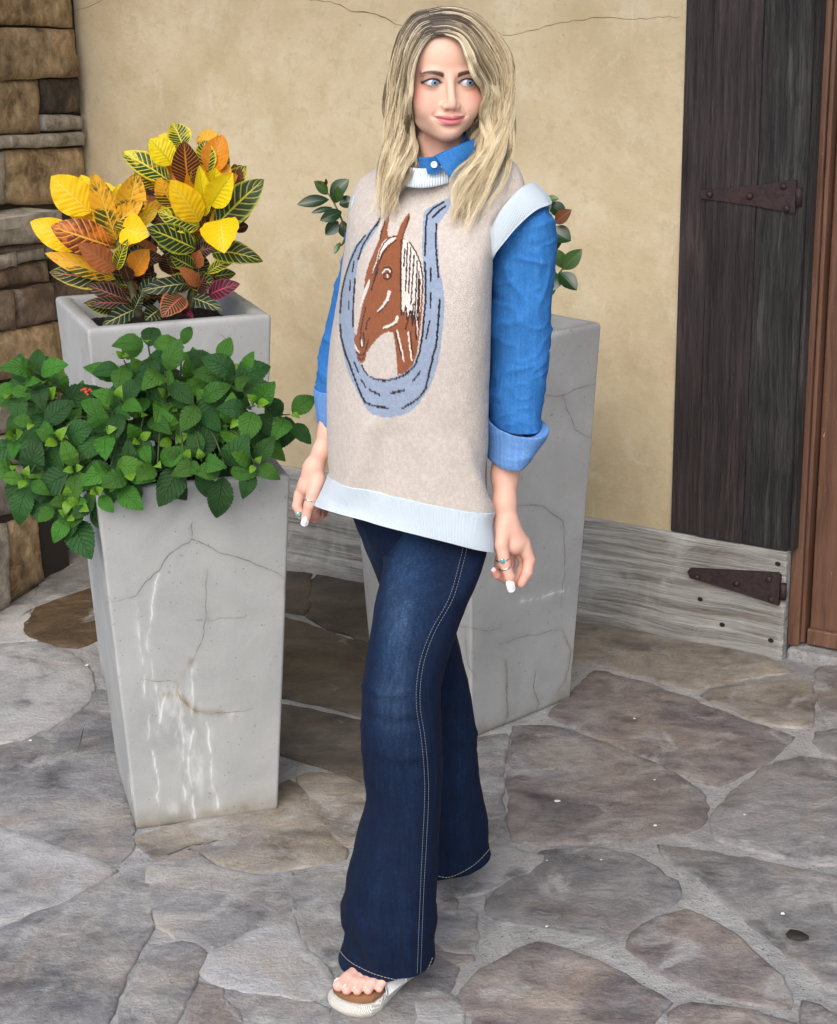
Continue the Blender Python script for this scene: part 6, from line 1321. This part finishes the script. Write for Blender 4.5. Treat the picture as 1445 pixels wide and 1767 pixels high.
def surf(Vs, x, y):
    """nearest skin point under a picture point"""
    p = px(Vs); d = np.hypot(p[:, 0] - x, p[:, 1] - y); i = np.where(d < 2.2)[0]
    if len(i) == 0: i = [int(np.argmin(d))]
    k = i[int(np.argmin((Vs[i] - O_) @ CF))]; return Vs[k]
def nail_on(Vs, a, b, wpx, Y):
    A = surf(Vs, *a); d = ray(*b); B = O_ + d * (A[1] / d[1]); return nail(B, A, wpx * Y / F_PX * 1.03, .0011)
nail_on(vR, (879,1003), (884,1022), 14.5, Y1); nail_on(vL, (530,891), (524,908), 13, Y2); nail_on(vR, (856,988), (849.5,981), 8, Y1)
SILV = NB('silver').done((.75, .76, .77), .22, Metallic=1.0); TURQ = NB('turquoise').done((.05, .42, .42), .3)
def finger_ring(Vs, c, axis_px, rpx, Y, stone=None):
    A = surf(Vs, *c); a2 = at(*axis_px, Y) - at(*c, Y); a2 /= np.linalg.norm(a2); v = O_ - A; v /= np.linalg.norm(v); nn = v - a2 * (v @ a2); nn /= np.linalg.norm(nn); sd = np.cross(a2, nn); r = rpx * Y / F_PX
    C = A - nn * r * .94; P = [C + r * 1.04 * (math.cos(t) * nn + math.sin(t) * sd) for t in np.linspace(0, 6.2832, 30, endpoint=False)]
    V, F = tube(P, .0013, 8, closed=True); o = mesh('finger_ring', V, F, SILV, person)
    if stone:
        s = C + nn * (r * 1.1 + .0015) + a2 * stone[0] + sd * stone[1]; m = 14; V = []
        for rr, h in ((stone[2] * 1.25, -.0012), (stone[2] * 1.2, .0008), (stone[2] * .95, .0012)): V += [s + nn * h + rr * (math.cos(6.2832 * j / m) * a2 * 1.25 + math.sin(6.2832 * j / m) * sd) for j in range(m)]
        mesh('ring_setting', V, grid_faces(m, 3, True), SILV, o); V = []
        for rr, h in ((stone[2], .001), (stone[2] * .85, .0022), (stone[2] * .5, .003), (.0001, .0032)): V += [s + nn * h + rr * (math.cos(6.2832 * j / m) * a2 * 1.25 + math.sin(6.2832 * j / m) * sd) for j in range(m)]
        mesh('ring_stone', V, grid_faces(m, 4, True), TURQ, o)
    return o
finger_ring(vR, (873,983), (880,1003), 11, Y1); finger_ring(vR, (868,970), (871,985), 11.2, Y1, (-.001, .0015, .0030))
finger_ring(vL, (535,866), (531,885), 10.2, Y2); finger_ring(vL, (514.5,888), (520,894), 8, Y2, (0, .0005, .0035))

# --- feet in espadrille slides
def foot_frame(x, y, fx, fy):
    o = atz(x, y); f = atz(fx, fy) - o; f /= np.linalg.norm(f); return o, f, np.array([f[1], -f[0], 0])     # origin, forward, her right
def sandal(o, f, r, side, label=None, skin=None):
    """side +1: big toe on her right (left foot)"""
    root = empty('espadrille_slide', o, person)
    def W(u, s, z): return o + f * u + r * (s * side) + np.array([0, 0, z])
    us = np.linspace(-.150, .062, 60)
    def half(u):                                                  # outer and inner half-widths along the sole
        t = (u + .150) / .212; b_ = np.interp(t, [0, .04, .12, .35, .6, .78, .9, .97, 1], [.006, .022, .030, .030, .037, .045, .043, .028, .008]); return b_
    def sole_top(u): return .029 + .014 * np.clip((-.02 - u) / .12, 0, 1)
    out = [(u, half(u)) for u in us]; loop = [(u, h + .004 * math.sin(max(0, (u + .06)) * 14)) for u, h in out] + [(u, -h) for u, h in out[::-1]]
    loop = crom(np.array(loop), 150, True); c = loop.mean(0)
    def sole(name, z0, z1, grow, mat, bulge=.002, ridges=0):
        rings = []
        for k, t in enumerate(np.linspace(0, 1, 9)):
            g = grow + bulge * math.sin(math.pi * t); q = c + (loop - c) * (1 + g / .04)
            rings.append([W(u, s, z0 + (z1(u) - z0) * t) for u, s in q])
        rings.append([W(*(c + (p - c) * .96), z1(c[0] + (p[0] - c[0]) * .96) + .0012) for p in loop]); rings.append([W(*(c + (p - c) * .5), z1(c[0] + (p[0] - c[0]) * .5) + .0012) for p in loop])
        V = np.concatenate(rings + [[W(c[0], c[1], z1(c[0]) + .001)]]); m = len(loop); F = [list(q) for q in grid_faces(m, len(rings), True)]; oo = m * (len(rings) - 1); F += [[oo + j, oo + (j + 1) % m, len(V) - 1] for j in range(m)]
        return mesh(name, V, F, mat, root)
    sole('outsole', .0, lambda u: .004 + .0 * u, -.001, RUBB, .0005); sole('rope_sole', .004, lambda u: sole_top(u) - .003, 0, ROPE, .0025); sole('insole', .012, lambda u: sole_top(u) + .0005, -.0035, INSO, .0)
    # two crossing straps
    for (u0, u1, w0, w1, lift) in ((-.030, -.080, .058, .050, 1.0), (-.095, -.012, .050, .050, 1.12)):
        m, k = 34, 9; G = []
        for i in range(m):
            t = i / (m - 1); s = -.046 + .092 * t; u = u0 + (u1 - u0) * t; w = w0 + (w1 - w0) * t; z = sole_top(u) - .006 + (.048 if lift > 1 else .043) * math.sin(math.pi * min(1, max(0, t))) ** .62
            G.append([W(u + w * (q - .5), s * 1.02, z + .002 * math.sin(math.pi * q) + (-.012 * (q if lift <= 1 else q) * math.sin(math.pi * t))) for q in np.linspace(0, 1, k)])
        G = np.array(G); nn = np.cross(np.gradient(G, axis=1), np.gradient(G, axis=0)); nn /= np.linalg.norm(nn, axis=-1, keepdims=True) + 1e-9; s_ = np.sign(nn[..., 2].sum()); nn *= s_
        cloth_patch('strap', G, nn, CANV, root, .0022, 1.0)
    return root, W, sole_top
b = NB('espadrille_rope'); v = b.coord('Object'); w = b.wave(b.coord('Object', (1, 1, 1), (0, .6, .5)), 140, 2.2, 2, 2); n = b.noise(v, 260, 3)
ROPE = b.done(b.mix(b.rng(w, .2, .6, 0, 1), (.55, .53, .46), (.86, .85, .79)), .9, b.bump(b.math('ADD', w, n), .7, .0025)); RUBB = NB('tan_rubber').done((.2, .15, .11), .8); INSO = NB('tan_suede_insole').done((.24, .115, .052), .85)
b = NB('white_canvas'); n = b.noise(b.coord('Object'), 420, 3); CANV = b.done(b.mix(n, (.7, .72, .74), (.82, .83, .84)), .85, b.bump(n, .4, .001))
o1, f1, r1 = foot_frame(632, 1727, 595, 1755)
sd1, W1, st1 = sandal(o1, f1, r1, 1)
def foot_field(W, st, ank):
    T = [((-.030, .021), (.044, .025), .0125, .0104), ((-.026, .005), (.045, .0070), .0096, .0080), ((-.028, -.009), (.036, -.0092), .0092, .0076), ((-.034, -.022), (.024, -.0235), .0088, .0072), ((-.044, -.033), (.008, -.0355), .0080, .0066)]
    def f(P):
        P = np.asarray(P); d = cap(P, W(-.12, .0, .052), W(-.06, .006, .046), .028, .020); d = smin(d, cap(P, W(-.12, -.004, .06), W(-.06, -.018, .042), .024, .015), .02)
        d = smin(d, cap(P, W(-.12, .0, .06), ank, .028, .028), .03)
        for (a, c, ra, rb) in T:
            k = W(*((np.array(a) + np.array(c)) / 2 + np.array([.014, 0])), .0475); d = smin(d, cap(P, W(*a, .05), k, ra * 1.05, ra * .92), .006); d = smin(d, smin(cap(P, k, W(*c, .034 + rb), ra * .92, rb), sph(P, W(*c, .034 + rb), rb * 1.0), .002), .0035)
        return d
    A = [W(.03, .05, 0), W(.03, -.05, 0), W(-.2, .05, 0), W(-.2, -.05, 0)]; A = np.array(A)
    V, F = surface_net(f, A.min(0) - [.01, .01, -.015], A.max(0) + [.01, .01, .2], .0015); V = relax(V, F, 1, .4); c = np.tile(np.array(srgb(226, 180, 164)), (len(V), 1))
    for (a, cc, ra, rb) in T:
        m = .18 * np.exp(-(np.linalg.norm(V - W(*cc, .038), axis=1) / .014) ** 2); c = c * (1 - m[:, None]) + np.array(srgb(236, 150, 146)) * m[:, None]
        tip = np.array(cc) + np.array([.004, 0]); base = np.array(cc) + np.array([-.006, 0])
        nail(W(*(tip + [.0015, 0]), .034 + rb * 1.7), W(*(base + [0, 0]), .034 + rb * 2.08), rb * 1.25, .0004, 'toenail')
    return V, F, c
vf1, ff1, cf1 = foot_field(W1, st1, at(690, 1610, 2.975))
o2, f2, r2 = foot_frame(778, 1492, 772, 1512); sd2, W2, st2 = sandal(o2, f2, r2, -1)
vf2, ff2, cf2 = foot_field(W2, st2, at(772, 1460, 3.26))
# --- trunk and limbs under the clothes
def trunk(P):
    P = np.asarray(P); nk = h2w(np.array([[5, -34, -150.]]))[0]; hip = np.array([(at(725,860,3.1)[0]), 3.105, .88]); ch = at(715, 560, 3.085)
    d = ell(P, ch, (.105, .085, .21)); d = smin(d, ell(P, hip, (.08, .04, .08)), .04); d = smin(d, cap(P, at(745,330,3.10), nk, .045, .043), .04)
    d = smin(d, chain(P, [at(700,350,3.12), at(650,366,3.18), at(612,520,3.195), at(577,680,3.19), at(572,715,3.19)], [.035, .030, .027, .023, .021], .02), .03)
    d = smin(d, chain(P, [at(790,340,3.09), at(885,372,3.05), at(898,560,3.045), at(890,700,3.045), at(874,775,3.045)], [.03, .03, .03, .026, .025], .02), .03)
    d = smin(d, chain(P, [at(765,920,3.075), at(695,1200,2.96), at(685,1500,2.97), at(690,1610,2.975)], [.05, .046, .036, .030], .03), .02)
    d = smin(d, chain(P, [at(675,880,3.15), at(753,1200,3.205), at(770,1400,3.25), at(772,1460,3.26)], [.05, .042, .036, .03], .03), .02); return d
vt, ft = surface_net(trunk, (-.32, 2.72, .1), (.30, 3.42, 1.5), .009); ct = np.tile(np.array(srgb(220, 175, 157)), (len(vt), 1))
V, Fb = join([(HV, F_HEAD.tolist()), (vR, fRm.tolist()), (vL, fLm.tolist()), (vf1, ff1.tolist()), (vf2, ff2.tolist()), (vt, ft.tolist())])
body = mesh('body', V, Fb, SKIN, person, col=np.concatenate([HCOL, cR, cL, cf1, cf2, ct]))
# ------------------------------------------------------------------ hair: locks of strands laid from the parting, over head, collar and vest
def tree_of(obs):
    Vs, Fs, o = [], [], 0
    for ob in obs:
        me = ob.data; off = np.array(abs_loc(ob)); v = np.empty(len(me.vertices) * 3); me.vertices.foreach_get('co', v); v = v.reshape(-1, 3) + off
        Vs.append(v); Fs += [tuple(i + o for i in p.vertices) for p in me.polygons]; o += len(v)
    return BVHTree.FromPolygons([tuple(v) for v in np.concatenate(Vs)], Fs)
HEADT = BVHTree.FromPolygons([tuple(v) for v in HV], [tuple(f) for f in F_HEAD.tolist()])
VESTT = tree_of([vest, cbn])
def hitY(tree, x, y):
    d = ray(x, y); h = tree.ray_cast(Vector(O_), Vector(d / np.linalg.norm(d))); return None if h[0] is None else h[0][1]
hx = np.arange(620, 905, 5.0); hy = np.arange(-5, 460, 5.0)
SKULL = np.full((len(hy), len(hx)), 9.); CHEST = np.full((len(hy), len(hx)), 9.)
for i, y in enumerate(hy):
    for j, x in enumerate(hx):
        a = hitY(HEADT, x, y) if y < 300 else None; c = hitY(VESTT, x, y)
        if a is not None: SKULL[i, j] = a
        if c is not None: CHEST[i, j] = c
def look(T, x, y):
    i = np.clip(np.round((y + 5) / 5).astype(int), 0, len(hy) - 1); j = np.clip(np.round((x - 620) / 5).astype(int), 0, len(hx) - 1); return T[i, j]
NP = 34
def resamp(path, m=NP):
    P = crom(np.array(path, float), 300); L = np.r_[0, np.cumsum(np.hypot(*np.diff(P, axis=0).T))]; s = np.linspace(0, L[-1], m); return np.stack([np.interp(s, L, P[:, k]) for k in (0, 1)], 1), L[-1]
LI, _ = resamp([(752,60),(738,66),(724,88),(714,112),(709,142),(707,178),(708,215),(706,250),(700,290),(690,328),(676,368)])
LO, _ = resamp([(742,17),(716,24),(697,48),(684,82),(676,122),(671,162),(667,205),(667,250),(667,290),(662,335),(650,378)])
RI, _ = resamp([(752,60),(776,60),(798,73),(809,95),(817,122),(828,145),(836,168),(833,202),(838,236),(824,262),(806,295),(790,335),(783,392)])
RO, _ = resamp([(742,17),(775,12),(812,20),(842,41),(864,70),(881,102),(887,140),(882,178),(876,215),(871,255),(862,290),(846,330),(814,380)])
HAIRP, HAIRR, HAIRC, HSIZE = [], [], [], []
hr = np.random.default_rng(11)
ASH, MID, BLOND, PALE, ROOT = [np.array(srgb(*c)) for c in ((122,106,86), (194,175,140), (243,227,188), (255,249,230), (62,53,46))]
def lock(path, n, rad, dep, lift, wave, ph, tone, cut=(.72, 1.02), depthbase=None, rootw=1.5, spread=1.):
    """path (NP,2) in the picture; rad widest half-width in px; dep thickness in m; lift how far it floats in front of what is under it"""
    s = np.linspace(0, 1, NP); T = np.gradient(path, axis=0); T /= np.linalg.norm(T, axis=1)[:, None] + 1e-9; Nn = np.stack([-T[:, 1], T[:, 0]], 1)
    env = np.clip((s - .22) / .4, 0, 1) ** 1.2; wl = 2 * np.pi * (3.3 * s + .2 * np.sin(4 * s))
    cen = path + Nn * (wave * env * np.sin(wl + ph))[:, None]
    if depthbase is None:
        Y = np.minimum(look(SKULL, cen[:, 0], cen[:, 1]), look(CHEST, cen[:, 0], cen[:, 1]))
        far = 3.115 - .03 * np.clip((cen[:, 1] - 200) / 150, 0, 1); Y = np.where(Y > 5, far, Y)
        for _ in range(5): Y = np.minimum(Y, np.convolve(np.pad(Y, 2, 'edge'), np.ones(5) / 5, 'valid'))
        Y = np.convolve(np.pad(Y, 2, 'edge'), np.ones(5) / 5, 'valid'); Y = Y - (lift - .006) * np.clip(s / .3, 0, 1) ** 1.5 - .010
    else: Y = depthbase(s)
    Y = Y - .009 * env * np.cos(wl + ph) 
    prof = (rootw + (rad - rootw) * np.clip(s / .3, 0, 1)) * (1 - .68 * np.clip((s - .72) / .28, 0, 1) ** 1.5); 
    for k in range(max(1, int(n * 1.15))):
        a, r = hr.uniform(0, 6.2832), math.sqrt(hr.uniform(0, 1)); e = hr.uniform(*cut); m = NP
        jit = hr.normal(0, 1, 4); dx = prof * r * math.cos(a) * spread + 2.2 * np.sin(s * 9 + jit[0] * 3) * env * .8 + jit[1] * 2.2 * np.clip(s - .45, 0, 1) * env
        dy = r * math.sin(a) * dep * (.35 + .65 * np.clip(s / .3, 0, 1)) + .0015 * jit[2] * s
        q = cen + Nn * dx[:, None]; ss = s * e
        q[:, 0] += (hr.normal(0, 2.2) * np.exp(-s * 14)); X = np.interp(ss, s, q[:, 0]); Yp = np.interp(ss, s, q[:, 1]); D = np.interp(ss, s, Y + dy)
        HAIRP.append((X, Yp, D)); HSIZE.append(m); w = hr.uniform(.6, 1.4) * .00027; HAIRR.append(w * (1 - .75 * np.clip((s - .55) / .45, 0, 1)))
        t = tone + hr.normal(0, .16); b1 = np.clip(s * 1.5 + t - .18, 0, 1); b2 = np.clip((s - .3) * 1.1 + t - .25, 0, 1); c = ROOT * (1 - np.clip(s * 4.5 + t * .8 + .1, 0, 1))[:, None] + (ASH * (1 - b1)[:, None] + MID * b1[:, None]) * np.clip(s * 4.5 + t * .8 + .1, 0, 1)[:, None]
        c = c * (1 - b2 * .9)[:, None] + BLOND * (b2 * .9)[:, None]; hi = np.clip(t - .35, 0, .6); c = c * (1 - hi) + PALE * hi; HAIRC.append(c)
# hair at the back, seen beside the neck
for k in range(26):
    t = k / 25; x0 = 690 + 160 * t; top = np.array([(x0 * .5 + 768 * .5, 40), (x0, 120), (x0 - 4, 200), (x0 + (-8 if t < .5 else 6), 270), (x0 + (-10 if t < .5 else 4), 318 + 14 * hr.uniform(-1, 1))]); P_, _ = resamp(top)
    lock(P_, 46, 6.5, .02, 0, 2.5, hr.uniform(0, 6.28), -.12 + .2 * hr.uniform(), depthbase=lambda s: 3.15 + 0 * s - .02 * s)
# two curtains, from the outer silhouette towards the face, three layers deep
for (I, O2, nl, sgn) in ((LI, LO, 21, -1), (RI, RO, 26, 1)):
    for layer in range(3):
        for k in range(nl):
            t = np.clip((k + .5 + hr.uniform(-.35, .35)) / nl, .02, .97); tt = t
            P_ = I * (1 - tt) + O2 * tt; end = 0 + (-.05 if layer == 2 else 0)
            P_ = P_ + np.stack([np.linspace(0, 1, NP) ** 2 * hr.uniform(-7, 7), np.linspace(0, 1, NP) ** 2 * hr.uniform(-46, 10)], 1)
            ph = (1.2 if sgn < 0 else .2) + t * 2.2 + layer * .9 + hr.normal(0, .7)
            lift = [.026, .016, .007][2 - layer] if layer else .007
            lift = (.005, .013, .020)[layer] * (1 - .25 * t)
            tone = hr.normal(.04, .42) + (-.75, .0, .2)[layer] - .08 * (t > .7)  # bottom layer toned dark, painting shade into the gaps between locks
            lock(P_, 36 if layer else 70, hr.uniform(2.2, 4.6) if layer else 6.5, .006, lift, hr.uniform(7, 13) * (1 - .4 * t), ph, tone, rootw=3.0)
# loose face-framing locks and trailing tips
for path, n, rd, wv, tone in (
    ([(740,62),(722,95),(712,130),(709,170),(710,215),(714,250),(722,290)], 44, 3.0, 1.5, .6), ([(738,64),(718,100),(708,140),(702,190),(704,240),(700,290),(690,322)], 60, 4.2, 2.5, .55), ([(730,60),(706,100),(694,150),(690,210),(684,270),(668,330),(652,392)], 60, 4.5, 4, .5),
    ([(700,60),(684,110),(676,170),(668,240),(660,300),(646,345),(630,372)], 50, 3.8, 4, .4), ([(765,52),(795,62),(814,95),(826,130),(846,152),(862,172),(858,205),(866,240)], 80, 6., 3, .55), ([(760,56),(792,68),(808,100),(816,128),(834,148),(856,160),(872,185),(868,220)], 60, 4.5, 2, .62),
    ([(770,50),(806,80),(824,125),(838,170),(842,215),(848,255),(832,300),(808,345),(799,400)], 80, 5., 5, .5), ([(800,50),(838,90),(856,140),(862,190),(868,240),(862,285),(842,330),(812,372),(800,412)], 70, 5., 5, .5), ([(790,40),(826,90),(845,150),(838,200),(846,246),(820,290),(792,345),(779,385)], 60, 4.5, 5, .58),
    ([(840,60),(868,110),(884,160),(880,210),(886,255),(874,300),(852,338),(836,372)], 60, 4.5, 4, .35), ([(810,60),(836,120),(842,170),(834,215),(842,252),(812,290),(796,335),(800,370)], 50, 3.6, 5, .6)):
    P_, _ = resamp(path); lock(P_, n, rd, .005, .024, wv, hr.uniform(0, 6.28), tone, rootw=.6)
# flyaways
for k in range(320):
    side = hr.uniform() < .5; I, O2 = (LI, LO) if side else (RI, RO); t = hr.uniform(.3, 1.04); P_ = I * (1 - t) + O2 * t + np.cumsum(hr.normal(0, .55, (NP, 2)), 0)
    lock(P_, 1, .5, .004, hr.uniform(.01, .03), 6, hr.uniform(0, 6.28), .35, cut=(.5, 1.05), rootw=.4)
def hair_mat():
    b = NB('ash_blond_hair'); a = b.node('Attribute', attribute_name='Col').outputs['Color']
    return b.done(a, .42, None, Specular_IOR_Level=.55)
X = np.concatenate([h[0] for h in HAIRP]); Yp = np.concatenate([h[1] for h in HAIRP]); D = np.concatenate([h[2] for h in HAIRP])
dirs = CF + ((X - CX) / F_PX)[:, None] * CR - ((Yp - CY) / F_PX)[:, None] * CU; POS = O_ + dirs * (D / dirs[:, 1])[:, None]
hc = bpy.data.hair_curves.new('hair'); hc.add_curves(HSIZE)
hc.points.foreach_set('position', (POS - np.array(abs_loc(person))).astype(np.float32).ravel()); hc.points.foreach_set('radius', np.concatenate(HAIRR).astype(np.float32))
ca = hc.attributes.new('Col', 'FLOAT_COLOR', 'POINT'); cc = np.ones((len(X), 4), np.float32); cc[:, :3] = np.clip(np.concatenate(HAIRC), 0.01, .95); ca.data.foreach_set('color', cc.ravel())
hc.materials.append(hair_mat()); link(bpy.data.objects.new('hair', hc), person)
# skull cap of short under-hair so no skin shows through
capm = NB('under_hair').done(tuple(ASH * .5), .8)
m = (w2h(HV)[:, 2] > 10) & ((w2h(HV)[:, 1] < 30) | (w2h(HV)[:, 2] > 82)); mi = np.where(m)[0]; rm = -np.ones(len(HV), int); rm[mi] = np.arange(len(mi)); ff = F_HEAD[m[F_HEAD].all(1)]
hn = w2h(HV)[mi]; hn = hn - np.array([0, -10, 30]); hn /= np.linalg.norm(hn, axis=1)[:, None]
mesh('under_hair', h2w(w2h(HV)[mi] + hn * 2.5), rm[ff], capm, person)
S.cycles_curves.shape = 'RIBBONS' if hasattr(S, 'cycles_curves') else None
